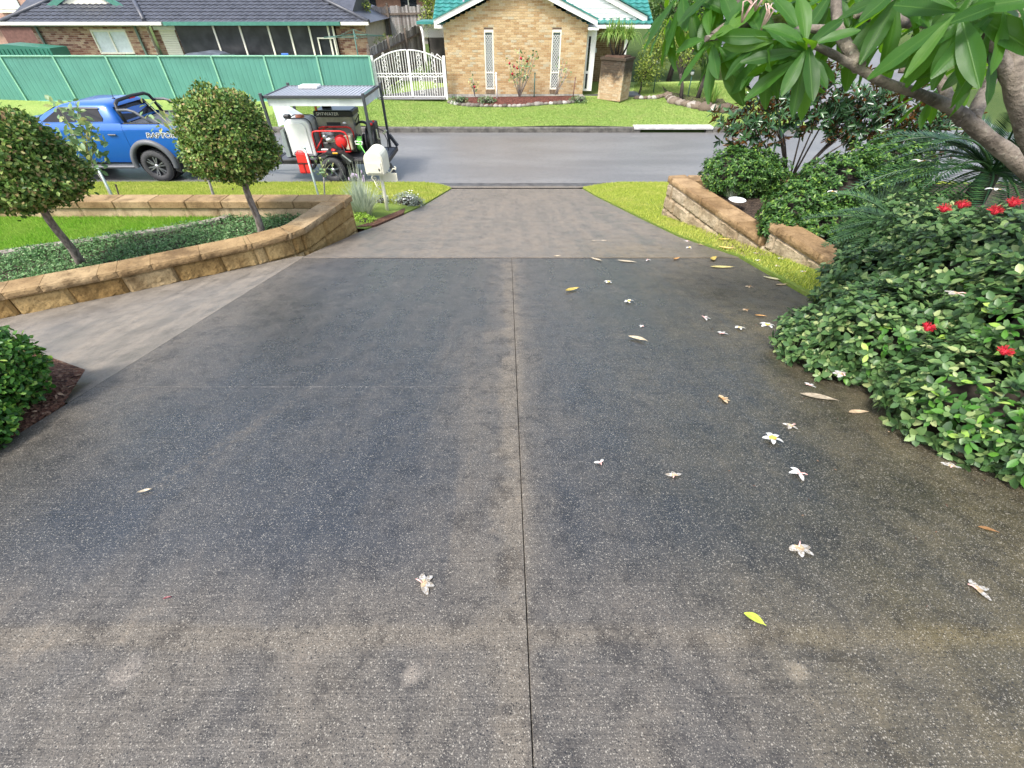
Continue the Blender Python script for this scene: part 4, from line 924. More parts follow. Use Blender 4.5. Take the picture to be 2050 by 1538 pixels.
p = atY(1188, 101, 27.28); MB().cbox(p[0] - .16, p[0] + .16, 27.26, 27.28, p[2] - .09, p[2] + .09, .004).build('number_plate', plain('plate_white', (.75, .82, .8), .4), bw)
npz = bpy.data.objects[-1] if False else None
MB().box(3.26, 6.0, 24.3, 27.35, .3, .47).build('porch_floor', plain('porch_tile', (.1, .1, .1), .5, var=.2), cp)
sf = thing('sidelight', (3.5, 24.6, .55), 'tall white door sidelight with dark narrow glass at the house corner', 'window')
MB().cbox(3.27, 3.35, 24.48, 24.6, .62, 2.84, .004).build('frame', M_WHT, sf); MB().cbox(3.45, 3.68, 24.48, 24.6, .62, 2.84, .004).build('panel', M_WHT, sf)
for z0, z1 in ((.70, 1.28), (1.38, 2.62)): MB().box(3.352, 3.448, 24.53, 24.55, z0, z1).build('pane', M_DGL, sf)
for z0, z1 in ((.62, .698), (1.282, 1.378), (2.622, 2.84)): MB().box(3.352, 3.448, 24.5, 24.58, z0, z1).build('rail', M_WHT, sf)
# downpipe, lattice and awning on the left of the house
aw = thing('side_awning', (-3.6, 25.2, .5), 'narrow teal awning with white downpipe between gate and brick house', 'awning')
A, B = atY(836, 47, 25.5), atY(884, 47, 25.5); MB().box(A[0], HXL - .03, 25.2, 27, A[2] - .02, A[2] + .08).build('roof', M_TEAL, aw)
A2 = atY(842, 52, 25.3); MB().tube([A2, A2 + np.array([.06, 0, -.25]), atY(852, 118, 25.3), atY(856, 132, 25.3)], .05, 10).build('downpipe', M_WHT, aw)
lt = MB(); xa, xb, za, zb = A[0] + .15, HXL - .05, A[2] - .5, A[2] - .05
for k in range(14):
    t0 = k * .12 - .4; lt.bar((xa + max(0, t0), 25.6, za + max(0, -t0)), (min(xb, xa + t0 + .45), 25.6, min(zb, za + .45)), .025, .012, (0, 1, 0)); lt.bar((xa + max(0, t0), 25.62, zb - max(0, -t0)), (min(xb, xa + t0 + .45), 25.62, max(za, zb - .45)), .025, .012, (0, 1, 0))
lt.build('lattice', M_WHT, aw)
MB().box(-4.0, -3.1, 27.2, 27.25, .4, 2.7).build('back_panel', plain('dark_side', (.05, .045, .04), .8, var=.4, vs=3), aw)
MB().tube([(-3.55, 25, 1.75), (-3.4, 25, 1.95), (-3.1, 25, 1.72)], .025, 6).tube([(-3.55, 25, 1.75), (-3.5, 25, .5)], .025, 6).build('frame_rail', M_WHT, aw)
# brick planter pier and its plant
pc = np.array([4.58, 23.75]); an = R(-36)
pk = thing('planter_pier', (pc[0], pc[1], .45), 'mould-stained brick planter pier in front of the porch', 'planter')
def stain_top(t, col):
    z_ = t.sep(t.P())[2]; n = t.noise(3.2, 5, .7); m = t.smooth(t.math('ADD', z_, t.math('MULTIPLY', n, 1.3)), 1.62, 2.25)
    return t.mix(t.math('MULTIPLY', m, .9), col, (.025, .02, .017))
M_PBR = piecemat('stained_brick', ((0, (.38, .25, .14)), (.6, (.46, .33, .2)), (1, (.5, .4, .28))), .9, 25, .4, 120, stain_top)
M_PMO = (lambda t: t.bsdf(stain_top(t, t.mix(t.noise(9, 3), (.36, .28, .18), (.5, .42, .3))), .9))(NT('stained_mortar'))
ca, sa = math.cos(an), math.sin(an)
def rot(u, v): return (pc[0] + u * ca - v * sa, pc[1] + u * sa + v * ca)
cs = [rot(-.56, -.44), rot(.56, -.44), rot(.56, .44), rot(-.56, .44)]
for i in range(4):
    a, b = cs[i], cs[(i+1) % 4]; bricks(pk, a, b, .42, 1.88, M_PBR, M_PMO, 130 if i in (0, 3) else 0)
mb = MB(); zz = 1.885
mb.prism([rot(-.6, -.48), rot(.6, -.48), rot(.6, .48), rot(-.6, .48)], 1.882, 1.97, 'z'); mb.build('coping', M_PBR, pk)
mb = MB(); mb.prism([rot(-.45, -.34), rot(.45, -.34), rot(.45, .34), rot(-.45, .34)], 1.972, 2.03, 'z'); mb.build('soil_tray', plain('tray_brown', (.1, .055, .035), .7), pk)
M_PALM = leafmat('palm_strand', ((0, (.12, .24, .04)), (.5, (.22, .36, .07)), (1, (.38, .48, .12))), .45, .3)
pt = thing('ponytail_palm', (pc[0], pc[1], 2.03), 'bright green ponytail palm growing on the brick planter pier', 'plant')
for dx, dy in ((-.3, 0), (-.12, .1), (.08, -.08), (.25, .05), (.0, .15)):
    b = np.array([pc[0] + dx * .7, pc[1] + dy, 2.0]); e = b + np.array([dx * .9, 0, .55 + random.uniform(-.1, .15)]); MB().tube([b, (b + e) / 2 + np.array([dx * .1, 0, 0]), e], [.05, .035, .03], 8).build('stem', M_STEM_CORE, pt)
    ribbons(e, 130, .55, .95, .03, .85, 1.5, M_PALM, 'strand_tuft', pt, 6)
# ================================================================== GATE
gt = thing('driveway_gate', (-4.45, 23.8, .45), 'white arched double gate of wrought iron bars beside the green fence', 'gate')
gx0, gx1, gzb = -6.02, -2.98, .5
def gtop(x): u = (x - gx0) / (gx1 - gx0); return 1.80 + .40 * (1 - (2 * u - 1) ** 2)
for x_ in (gx0 - .06, gx1 + .02): MB().cbox(x_ - .05, x_ + .05, 23.75, 23.85, .3, 2.0, .005).build('post', M_WHT, gt)
for (a, b) in ((gx0 + .02, -4.53), (-4.47, gx1 - .06)):
    lf = MB(); lf.bar((a, 23.8, gzb), (b, 23.8, gzb), .04); lf.bar((a, 23.8, 1.25), (b, 23.8, 1.25), .03); lf.bar((a, 23.8, 1.37), (b, 23.8, 1.37), .03); lf.bar((a, 23.8, gzb), (a, 23.8, gtop(a)), .045); lf.bar((b, 23.8, gzb), (b, 23.8, gtop(b)), .045)
    lf.tube([(x_, 23.8, gtop(x_)) for x_ in np.linspace(a, b, 14)], .025, 6); fr = lf.build('leaf_frame', M_WHT, gt)
    n = 13
    for k in range(1, n):
        x_ = a + (b - a) * k / n; MB().bar((x_, 23.8, gzb), (x_, 23.8, gtop(x_)), .02).build('bar', M_WHT, fr)
    for u in (.3, .72):
        x_ = a + (b - a) * u
        for zc_, zt in ((.88, .3), (1.75, .27)):
            m = MB()
            for k in range(3):
                zz = zc_ + (k - 1) * .2
                for s_ in (-1, 1): m.tube([(x_ + s_ * (.02 + .055 * math.sin(math.pi * q)), 23.79, zz - .09 + .18 * q) for q in np.linspace(0, 1, 8)], .011, 5)
            m.tube([(x_ + .05 * math.cos(q), 23.79, zc_ + .3 + .05 * math.sin(q)) for q in np.linspace(0, 6.28, 9)], .01, 5); m.build('scroll_ornament', M_WHT, fr)
    m = MB()
    for k in range(8):
        x_ = a + (b - a) * (k + .5) / 8; m.tube([(x_ - .07 + .14 * q, 23.79, 1.31 + .035 * math.sin(q * 6.28)) for q in np.linspace(0, 1, 9)], .009, 5)
    m.build('rail_scroll', M_WHT, fr)
MB().add([(-6.0, 23.4, .455), (-3.0, 23.4, .455), (-3.1, 30, .6), (-6.0, 30, .6)], [(0, 1, 2, 3)]).build('side_drive', M_ROAD, None); tag(bpy.data.objects['side_drive'], kind='structure')
# ================================================================== GREEN SHEET-METAL FENCE
def colorbond(name, c):
    t = NT(name); n = t.noise(1.2, 3); col = t.mix(t.smooth(n, .3, .7), tuple(x * .92 for x in c), tuple(x * 1.06 for x in c)); MC[name] = t.bsdf(col, .42, None, 0, .5); return MC[name]
M_FEN = colorbond('green_sheet', (.085, .25, .205)); M_FPO = colorbond('green_post', (.22, .45, .32))
fe = thing('metal_fence', (-15, 23.6, .4), 'green corrugated metal fence across the street', 'fence')
FP = [-6.12 - 2.26 * k for k in range(10)]; FB, FT = .36, 2.0
for i, x_ in enumerate(FP):
    MB().cbox(x_ - .035, x_ + .035, 23.55, 23.65, .2, FT + .02, .004).build('post', M_FPO, fe)
    if i + 1 < len(FP):
        xa = FP[i+1] + .036; xb = x_ - .036; mb = MB(); pr = []; q = xa; k = 0
        while q < xb - .02:
            pr += [(q, 0), (min(q + .135, xb), 0), (min(q + .155, xb), .008), (min(q + .185, xb), .008), (min(q + .205, xb), 0)]; q += .226
        pr.append((xb, 0)); v = [(a, 23.6 + b, zz) for zz in (FB, FT) for a, b in pr]; m = len(pr)
        mb.add(v, [(j, j+1, m+j+1, m+j) for j in range(m - 1)]); mb.build('panel', M_FEN, fe)
        MB().cbox(xa, xb, 23.555, 23.65, FT - .01, FT + .035, .006).build('top_rail', M_FPO, fe); MB().cbox(xa, xb, 23.56, 23.645, FB - .05, FB + .01, .006).build('bottom_rail', M_FPO, fe)
# ================================================================== NEIGHBOUR WITH DARK TILED ROOF
lh = thing('tiled_house', (-16, 28.5, .6), 'low brick house with dark tiled roof and screened verandah behind the green fence', 'house')
M_LBR = piecemat('mixed_brick', ((0, (.17, .07, .05)), (.3, (.3, .15, .10)), (.6, (.42, .26, .17)), (1, (.55, .40, .27))), .85)
M_LMO = plain('light_mortar', (.6, .52, .4), .9)
LWX = (atY(180, 62, 28.5)[0], atY(250, 62, 28.5)[0]); WZA, WZB = 1.66, 2.62
def okl(s0, s1, z, zt):
    q0, q1 = s0 - 24.1, s1 - 24.1; segs = [(q0, q1)]
    if zt > WZA - .12 and z < WZB:
        w0, w1 = LWX; segs = [(a, b) for a, b in ((q0, min(q1, w0 - .01)), (max(q0, w1 + .01), q1)) if b > a]
    return [(a + 24.1, b + 24.1) for a, b in segs]
bricks(lh, (-24.1, 28.5), (-18.3, 28.5), 1.3, 2.88, M_LBR, M_LMO, 300, okl)
for xa, xb, za, zb in ((-24.1, LWX[0], .5, 2.9), (LWX[1], -18.3, .5, 2.9), (LWX[0], LWX[1], .5, WZA - .1), (LWX[0], LWX[1], WZB, 2.9)): MB().box(xa, xb, 28.512, 28.7, za, zb).build('mortar_wall', M_LMO, lh)
wn_ = MB().box(LWX[0] + .05, LWX[1] - .05, 28.56, 28.58, WZA + .04, WZB - .04).build('window', plain('pale_blind', (.62, .68, .68), .35, var=.08), lh)
m = MB()
for a, b, c, d in ((LWX[0], LWX[0] + .06, WZA, WZB), (LWX[1] - .06, LWX[1], WZA, WZB), ((LWX[0] + LWX[1]) / 2 - .03, (LWX[0] + LWX[1]) / 2 + .03, WZA + .061, WZB - .061)): m.box(a, b, 28.49, 28.6, c, d)
m.box(LWX[0] + .061, LWX[1] - .061, 28.49, 28.6, WZA, WZA + .06); m.box(LWX[0] + .061, LWX[1] - .061, 28.49, 28.6, WZB - .06, WZB); m.build('frame', M_CREAM, wn_)
for k in range(14): MB().cbox(LWX[0] + k * .088, LWX[0] + .08 + k * .088, 28.46, 28.55, WZA - .1, WZA - .005, .004).build('sill_brick', M_SILL, wn_)
bricks(lh, (-18.3, 28.9), (-16.9, 28.9), 1.3, 2.88, M_LBR, M_LMO, 80, None)
bricks(lh, (-8.85, 28.5), (-7.35, 28.5), 1.3, 2.88, M_LBR, M_LMO, 140, None)
MB().box(-7.5, -7.36, 28.62, 36, .5, 2.9).build('side_wall', M_LMO, lh)
rs = MB()
for k in range(14): rs.cbox(-17.95, -17.15, 28.83, 28.86, 1.3 + k * .095, 1.39 + k * .095, .01)
rs.build('roller_shutter', M_CREAM, lh); MB().box(-18.1, -17.0, 28.7, 28.86, 2.62, 2.8).build('shutter_box', M_WHT, lh)
for px in (425, 478, 535, 577, 617, 655, 665):
    p = atY(px, 50, 28.3); MB().box(p[0] - .04, p[0] + .04, 28.26, 28.34, .6, 2.9).build('verandah_post', M_CREAM, lh)
vx = [-16.8] + [atY(px, 50, 28.3)[0] for px in (425, 478, 535, 577, 617, 655)] + [-8.86]
t = NT('fly_screen'); M_SCR = t.bsdf(t.mix(t.smooth(t.noise(1.3, 4), .3, .75), (.012, .013, .015), (.05, .052, .055)), .25, None, 0, .5)
for a, b in zip(vx, vx[1:]): MB().box(a + .041, b - .041, 28.31, 28.33, .7, 2.88).build('screen_pane', M_SCR, lh)
a = atY(632, 65, 28.2)[0]; m = MB(); m.box(a, a + .06, 28.2, 28.25, .7, 2.35); m.box(a + .8, a + .86, 28.2, 28.25, .7, 2.35); m.box(a + .061, a + .799, 28.2, 28.25, 2.29, 2.35); m.build('screen_door_frame', M_CREAM, lh)
MB().box(-16.8, -8.7, 28.22, 28.35, .5, .7).build('verandah_sill', M_CREAM, lh)
EZ = 2.93
tile_roof('roof_tiles', lh, -25, -7.0, 28.0, EZ, .41, 14, M_SLATE, lambda t_: (-25 + t_ * .75, -7.0 - t_ * 1.35))
MB().prism([(28.05, EZ - .02), (33, EZ + 4.95 * .41 - .05), (33, EZ - .3), (28.05, EZ - .12)], -24.9, -8, 'x').build('roof_deck', M_SLATE, lh)
mb = MB(); mb.add([(-7.0, 28.0, EZ), (-7.0, 36, EZ), (-12.5, 33, EZ + 2.1), (-12.5, 32.1, EZ + 1.7)], [(0, 1, 2, 3)]); mb.build('hip_plane', M_SLATE, lh); mb = MB(); mb.add([(-25, 28.0, EZ), (-25, 36, EZ), (-21.5, 33, EZ + 2.0), (-21.6, 32.6, EZ + 1.8)], [(0, 1, 2, 3)]); mb.build('hip_plane', M_SLATE, lh)
MB().tube([(-7.0, 28.02, EZ + .05), (-12.6, 32.2, EZ + 1.78)], .09, 8).build('hip_ridge', M_SLATE, lh); MB().tube([(-25, 28.02, EZ + .05), (-21.8, 32.3, EZ + 1.78)], .09, 8).build('hip_ridge', M_SLATE, lh); MB().tube([(-18.0, 28.1, EZ + .08), (-19.6, 30.4, EZ + 1.02)], .1, 8).build('valley_ridge', M_SLATE, lh)
MB().box(-17, -8.4, 27.86, 28.0, EZ - .1, EZ + .04).build('gutter', plain('green_gutter', (.06, .2, .15), .4), lh); MB().box(-25, -17.1, 27.86, 28.0, EZ - .09, EZ + .03).build('gutter', M_CREAM, lh); MB().box(-8.35, -7.0, 27.86, 28.0, EZ - .09, EZ + .03).build('gutter', M_CREAM, lh)
MB().box(-24.6, -17, 28.02, 28.5, EZ - .14, EZ - .1).build('eave_soffit', plain('eave_grey', (.22, .25, .22), .7), lh)
A, B, Cc = atY(112, 18, 29.6), atY(238, 18, 29.6), atY(165, -25, 29.6)
MB().prism([(A[0], A[2]), (B[0], B[2]), (Cc[0], Cc[2])], 29.6, 29.65).build('gable_panel', M_CREAM, lh)
g1 = MB(); g1.bar((A[0] - .4, 29.55, A[2] - .02), (Cc[0], 29.55, Cc[2] + .15), .12, .22, (0, 0, 1)); g1.bar((B[0] + .4, 29.55, B[2] - .02), (Cc[0], 29.55, Cc[2] + .15), .12, .22, (0, 0, 1)); g1.build('gable_barge', MC['green_gutter'], lh)
MB().tube([(A[0] - .3, 29.5, A[2] - .05), (B[0] + .4, 29.5, A[2] - .05)], .06, 6).build('gable_flashing', M_WHT, lh)
p = atY(70, 52, 28.4); MB().bar((p[0], 28.4, 2.9), (p[0], 28.4, .5), .09).build('downpipe', plain('pipe_green', (.12, .17, .13), .5), lh); p = atY(272, 60, 28.4); MB().bar((p[0], 28.4, 2.9), (p[0], 28.4, .5), .09).build('downpipe', MC['pipe_green'], lh)
MB().box(-16.9, -8.8, 28.9, 29.0, .5, 2.9).build('verandah_back', plain('verandah_dark', (.05, .045, .04), .8, var=.4, vs=2), lh)
# things behind the fence
sp = thing('covered_spa', (-14.5, 26.5, .6), 'grey fabric-covered spa or grill standing behind the green fence', 'cover')
A, B = atY(355, 95, 26.5), atY(475, 95, 26.5)
M_TARP = plain('grey_tarp', (.075, .085, .1), .45, var=.35, vs=3, bump=.6, bs=6)
mb = MB(); mb.grid(lambda u, v: (A[0] + (B[0] - A[0]) * u, 26.2 + 1.3 * v, 1.62 + .32 * math.sin(math.pi * min(1, u * 1.25)) ** .5 * math.sin(math.pi * (v * .9 + .05)) ** .4 + .04 * math.sin(9 * u + 4 * v)), 16, 8, True); mb.build('cover_top', M_TARP, sp)
MB().box(A[0], B[0], 26.22, 27.48, .5, 1.66).build('cover_side', M_TARP, sp); MB().prism([(B[0] - .7, 1.3), (B[0] + .05, 1.3), (B[0] - .05, 1.86), (B[0] - .75, 1.86)], 26.1, 26.18).build('dark_panel', plain('dark_green_panel', (.03, .05, .045), .5), sp)
tr_ = MB().box(-18.2, -13.6, 25.0, 26.1, 1.62, 1.67); o = tr_.box(-18.1, -18.0, 25.1, 25.2, .4, 1.62).box(-13.8, -13.7, 25.1, 25.2, .4, 1.62).build('shelter_roof', plain('pale_blue_sheet', (.62, .72, .72), .4)); tag(o, 'low pale blue sheet roof just behind the green fence', 'roof')
cl = thing('clothes_line', (-8.2, 26.8, .5), 'green rotary clothes line behind the right end of the metal fence', 'clothes line')
M_DG = plain('dark_green_metal', (.05, .13, .1), .5); p = atY(710, 75, 26.8); MB().cyl((p[0], 26.8, .4), (p[0], 26.8, p[2] + .25), .03).build('pole', M_DG, cl)
for k in range(4):
    a = k * 1.57 + .35; e = np.array([p[0] + 1.4 * math.cos(a), 26.8 + 1.4 * math.sin(a), p[2] + .02]); MB().tube([(p[0], 26.8, p[2] + .12), e], .018, 6).tube([(p[0], 26.8, p[2] + .3), (p[0] + .7 * math.cos(a), 26.8 + .7 * math.sin(a), p[2] + .07)], .01, 5).build('arm', M_DG, cl)
for r_ in (.6, 1., 1.35): MB().tube([(p[0] + r_ * math.cos(k * 1.57 + .35), 26.8 + r_ * math.sin(k * 1.57 + .35), p[2] + .04) for k in range(5)], .006, 4).build('wire', M_DG, cl)
ch = MB(); p = atY(570, 109, 25.5); ch.cbox(p[0] - .16, p[0] + .16, 25.5, 25.54, p[2] - .25, p[2] + .04, .01); ch.cbox(p[0] - .16, p[0] + .16, 25.1, 25.49, p[2] - .3, p[2] - .26, .01); ch.bar((p[0] - .14, 25.12, .5), (p[0] - .14, 25.12, p[2] - .3), .03).bar((p[0] + .14, 25.12, .5), (p[0] + .14, 25.12, p[2] - .3), .03); tag(ch.build('garden_chair', plain('blue_plastic', (.05, .16, .5), .4)), 'blue plastic chair back showing above the green fence', 'chair')
sh = MB(); a, b = atY(-20, 95, 26.5), atY(92, 85, 26.5); sh.prism([(a[0] - 2, .4), (b[0], .4), (b[0], 2.05), (a[0] + .6, 2.2), (a[0] - 2, 2.0)], 26.5, 27.6); k = a[0] - 2
while k < b[0] - .05: sh.box(k, k + .05, 26.47, 26.499, .4, 2.02); k += .21
tag(sh.build('garden_shed', colorbond('shed_green', (.03, .16, .11))), 'dark green ribbed garden shed at the far left behind the fence', 'shed')
# ================================================================== TIMBER FENCES, FAR HOUSES
M_PAL = piecemat('weathered_paling', ((0, (.12, .11, .10)), (.4, (.24, .225, .21)), (1, (.42, .40, .38))), .9, 18, .5, 50); M_POSTW = plain('old_post', (.14, .11, .085), .9, var=.3, vs=8)
def paling_fence(name, a, b, h, label, rails=2, base=0.):
    a, b = np.array(a, float), np.array(b, float); t = thing(name, (a + b) / 2, label, 'fence'); d = b - a; L = np.linalg.norm(d[:2]); n = int(L / .11); u = d / L; r_ = np.array([u[1], -u[0], 0])
    mb = MB()
    for k in range(n):
        p = a + u * (k + .5) * .11; hh = h + random.uniform(-.05, .05); mb.obox(p + np.array([0, 0, hh / 2]) + r_ * random.uniform(.0, .012), u * .05, r_ * .008, (0, 0, hh / 2))
    tag(mb.build('palings', M_PAL, t), kind='stuff')
    for zz in np.linspace(.3, h - .35, rails): MB().bar(a + r_ * .05 + np.array([0, 0, zz]), b + r_ * .05 + np.array([0, 0, zz]), .04, .09).build('rail', M_POSTW, t)
    k = 0.
    while k <= L: p = a + u * k + r_ * .09; MB().bar(p - np.array([0, 0, .3]), p + np.array([0, 0, h + .15]), .1).build('post', M_POSTW, t); k += 2.3
paling_fence('paling_fence', (-6.35, 24.2, .45), (-5.0, 31.5, 1.0), 1.75, 'weathered timber fence running back beside the white gate')
paling_fence('paling_fence', (-14, 33.2, 1.55), (-3.9, 33.2, 1.75), 1.75, 'grey timber paling fence above the slope behind the dark roof')
rh = thing('red_roof_house', (-8, 42, 2.6), 'house with dark red tiled roof far behind the timber fence', 'house')
tile_roof('roof_tiles', rh, -14, -5.2, 40, 4.1, .4, 8, M_REDT); MB().box(-13.5, -5.5, 40.5, 41, 2, 4.05).build('wall', plain('red_brick_far', (.3, .16, .11), .9, var=.2), rh); MB().box(-14, -5.2, 39.9, 40.05, 3.98, 4.12).build('gutter', plain('red_gutter', (.3, .06, .06), .5), rh)
for xa, xb in ((-11.2, -9.4), (-7.7, -6.6)):
    w_ = MB().box(xa, xb, 40.44, 40.48, 3.05, 3.8).build('window', M_DGL, rh); MB().box(xa - .06, xb + .06, 40.42, 40.5, 2.98, 3.048).box(xa - .06, xb + .06, 40.42, 40.5, 3.802, 3.86).box((xa + xb) / 2 - .04, (xa + xb) / 2 + .04, 40.4, 40.5, 3.05, 3.8).build('frame', M_CREAM, w_)
lf_ = thing('pink_brick_house', (-31, 34, 1.5), 'pinkish brick house at the far upper left corner', 'house')
MB().box(-36, -26.5, 33.5, 34, .8, 4.6).build('wall', plain('pink_brick', (.45, .28, .21), .9, var=.15, vs=9), lf_); w_ = MB().box(-29.4, -28.2, 33.44, 33.48, 3.3, 4.2).build('window', plain('pale_curtain', (.6, .66, .62), .5), lf_); MB().box(-29.5, -28.1, 33.4, 33.46, 4.22, 4.35).box(-29.5, -28.1, 33.4, 33.46, 3.15, 3.28).build('frame', M_CREAM, w_); MB().box(-36, -26.3, 33.2, 33.6, 2.55, 2.7).build('trim', plain('brown_trim', (.09, .05, .045), .7), lf_); MB().box(-30, -26.4, 33.3, 33.45, .8, 2.5).build('lower_wall', plain('brown_brick', (.16, .08, .065), .9, var=.2, vs=9), lf_)
# ================================================================== GARDEN IN FRONT OF THE BRICK HOUSE
bedp = [(-2.75, 23.9), (-2.75, 23.2), (-2.2, 22.75), (-1.0, 22.5), (.3, 22.35), (1.4, 22.6), (2.4, 22.75), (3.0, 23.1), (3.15, 23.7), (3.1, 24.15), (-2.75, 24.15)]
mb = MB(); cx_, cy_ = .2, 23.5; n = len(bedp); mb.add([(x_, y_, zf(x_, y_) + .03) for x_, y_ in bedp] + [(cx_, cy_, zf(cx_, cy_) + .12)], [(i, (i+1) % n, n) for i in range(n)]); tag(mb.build('mulch_bed', M_RMULCH), kind='structure')
se = thing('stone_edging', (.2, 22.6, .4), 'row of grey and white stones edging the red mulch bed', 'edging')
M_STN = piecemat('garden_stone', ((0, (.10, .085, .07)), (.5, (.2, .18, .155)), (.85, (.34, .32, .29)), (1, (.6, .58, .54))), .85, 18, .5, 40)
for i in range(34):
    q = along(bedp[1:9], length(bedp[1:9]) * i / 33); r_ = random.uniform(.08, .14); MB().ball((q[0], q[1], zf(q[0], q[1]) + .04), (r_ * 1.25, r_, r_ * .75), 8, 6, .18).build('stone', M_STN, se)
M_BEDL = leafmat('bed_leaf', ((0, (.05, .12, .04)), (.6, (.14, .24, .08)), (1, (.4, .45, .33))), .6, .2)
for i, (x_, lab) in enumerate(((-2.3, 'low leafy clump at the left end of the stone edging'), (-1.1, 'silvery leaf clump behind the stone edging under the left lattice window'), (2.9, 'leafy clump at the right end of the stone edging'))): mound('bed_plant', (x_, 23.0, .42), [((x_, 22.95, .48), (.4, .2, .14))], 300, .06, .1, .4, M_BEDL, lab, 'plant', 'low plants in the mulch bed')
M_RRED = plain('rose_red', (.35, .01, .02), .5, var=.2)
def rose(base, stems, Y, nleaf, flowers, label, leafmat_=None, L=(.08, .14)):
    b = atY(*base, Y); t = thing('rose_bush', b, label, 'rose bush', 'roses against the brick house'); C = [atY(x_, y_, Y + random.uniform(-.2, .2)) for x_, y_ in stems]
    for c in C: MB().tube([b - np.array([0, 0, .1]), b + (c - b) * .45 + np.array([(c - b)[0] * .15, 0, .02]), c], [.02, .014, .006], 6).build('cane', M_CANE, t)
    P_ = np.array([b + (C[i % len(C)] - b) * RNG.uniform(.55, 1.05) + RNG.normal(size=3) * .09 for i in range(nleaf)])
    foliage(t, P_, rand_unit(nleaf), rand_unit(nleaf) + np.array([0, -1, .6]), RNG.uniform(L[0], L[1], nleaf), RNG.uniform(L[0], L[1], nleaf) * .6, leafmat_ or M_ROSE)
    for x_, y_ in flowers: MB().ball(atY(x_, y_, Y - .15), .055, 8, 6, .2).build('flower', M_RRED, t)
rose((1040, 190), [(1020, 125), (1030, 130), (1045, 120), (1058, 110), (1068, 105), (1040, 97), (1075, 102), (1052, 130), (1035, 140), (1060, 135), (1025, 145)], 23.55, 170, [(1020, 127), (1029, 133), (1036, 136), (1043, 117), (1055, 122), (1026, 148)], 'red flowering rose bush between the two lattice windows')
rose((951, 190), [(945, 152), (947, 160), (949, 170), (944, 166)], 23.7, 40, [(950, 174)], 'small rose left of the left lattice window')
rose((1112, 185), [(1128, 118), (1140, 132), (1133, 125), (1125, 140), (1138, 145), (1122, 130)], 23.7, 26, [], 'nearly bare rose beside the right lattice window')
def post(a, b, Y, r_, mat, label):
    A, B = atY(*a, Y), atY(*b, Y); tag(MB().cyl(A - np.array([0, 0, .2]), B, r_, r_).ball(B, r_ * 1.5, 8, 5).build('garden_post', mat), label, 'post', 'posts in the mulch bed')
post((995, 192), (993, 148), 23.6, .035, M_WHT, 'short white post by the left lattice window'); post((1069, 190), (1071, 147), 23.6, .025, M_DG, 'dark green post right of the red rose'); post((1147, 190), (1152, 156), 23.6, .022, plain('rust_pole', (.15, .08, .06), .8), 'thin brown pole right of the right lattice window')
# right of the porch: shrubs, lamps, rocks, trees
M_YG = leafmat('yellow_green_leaf', ((0, (.08, .14, .02)), (.5, (.2, .28, .04)), (1, (.42, .46, .09))), .5, .35); M_MG = leafmat('mid_green_leaf', ((0, (.03, .08, .02)), (.5, (.08, .17, .035)), (1, (.2, .3, .07))), .5, .3); M_DGR = leafmat('dark_green_leaf', ((0, (.015, .04, .012)), (.5, (.035, .08, .025)), (1, (.08, .15, .04))), .45, .2)
M_DBARK = plain('dark_bark', (.05, .04, .032), .9, var=.35, vs=14, bump=.7)
def tree(name, base, top, ells, n, L0, L1, mat, label, cat='tree', group=None, r0=.12, wr_=.5, nb=7, depth=.6):
    b, e = np.array(base, float), np.array(top, float); t = thing(name, b, label, cat, group)
    MB().tube([b - np.array([0, 0, .2]), b + (e - b) * .5 + np.array([.06, .03, 0]), e], [r0, r0 * .75, r0 * .6], 8).build('trunk', M_DBARK, t)
    for k in range(nb):
        c, r_ = ells[k % len(ells)]; q = np.array(c) + rand_unit(1)[0] * np.array(r_) * .55; MB().tube([e - (e - b) * .1, (e + q) / 2 + np.array([0, 0, .1 * r_[2]]), q], [r0 * .5, r0 * .3, r0 * .12], 6).build('limb', M_DBARK, t)
    P, T, N, L, W, O = shrub_leaves(ells, n, L0, L1, wr_, depth, spread=1.1); foliage(t, P, T, N, L, W, mat, rest='crown'); return t
tree('garden_shrub', (5.9, 24.6, .45), (6.0, 24.7, 1.0), [((6.4, 24.9, 1.7), (.7, .6, .9)), ((6.7, 25.0, 2.5), (.7, .6, .7)), ((6.1, 24.8, 1.2), (.45, .4, .5))], 2600, .07, .12, M_YG, 'airy yellow-green shrub right of the brick planter pier', 'shrub', r0=.05)
tree('crooked_tree', atY(1365, 193, 23.6) , atY(1362, 148, 23.8), [((7.7, 24.2, 2.0), (.8, .7, .5)), ((7.2, 24.6, 2.6), (.8, .7, .6)), ((8.2, 24.4, 2.6), (.7, .7, .6))], 2600, .07, .12, M_YG, 'small crooked dark-trunked tree on the far lawn', r0=.10)
M_LMP = plain('lamp_globe', (.75, .76, .72), .2)
for (a, b, Y, lab) in (((1309, 180), (1316, 130), 25.2, 'garden lamp with clear globe near the airy yellow-green shrub'), ((1378, 188), (1385, 152), 24.2, 'garden lamp behind the crooked dark-trunked tree')):
    A, B = atY(*a, Y), atY(*b, Y); t = thing('garden_lamp', A, lab, 'garden lamp', 'garden lamps on the far lawn'); MB().cyl(A - np.array([0, 0, .2]), B, .022, .022, 8).build('pole', M_DG, t); MB().ball(B + np.array([0, 0, .1]), .085, 10, 8).build('globe', M_LMP, t); MB().lathe([(.03, 0), (.09, .0), (.02, .05)], B + np.array([0, 0, .18]), 'z', 10).build('cap', M_DG, t)
rb = thing('rock_border', (9, 22.3, .35), 'border of brown and white rocks round the right-hand far garden bed', 'edging')
mb = MB(); pts = [tuple(atZ(x_, y_, .42)[:2]) for x_, y_ in ((1335, 193), (1350, 203), (1380, 208), (1410, 213), (1440, 216), (1470, 218))]; pts2 = [(p_[0] + .3, p_[1] + 2.2) for p_ in pts[::-1]]
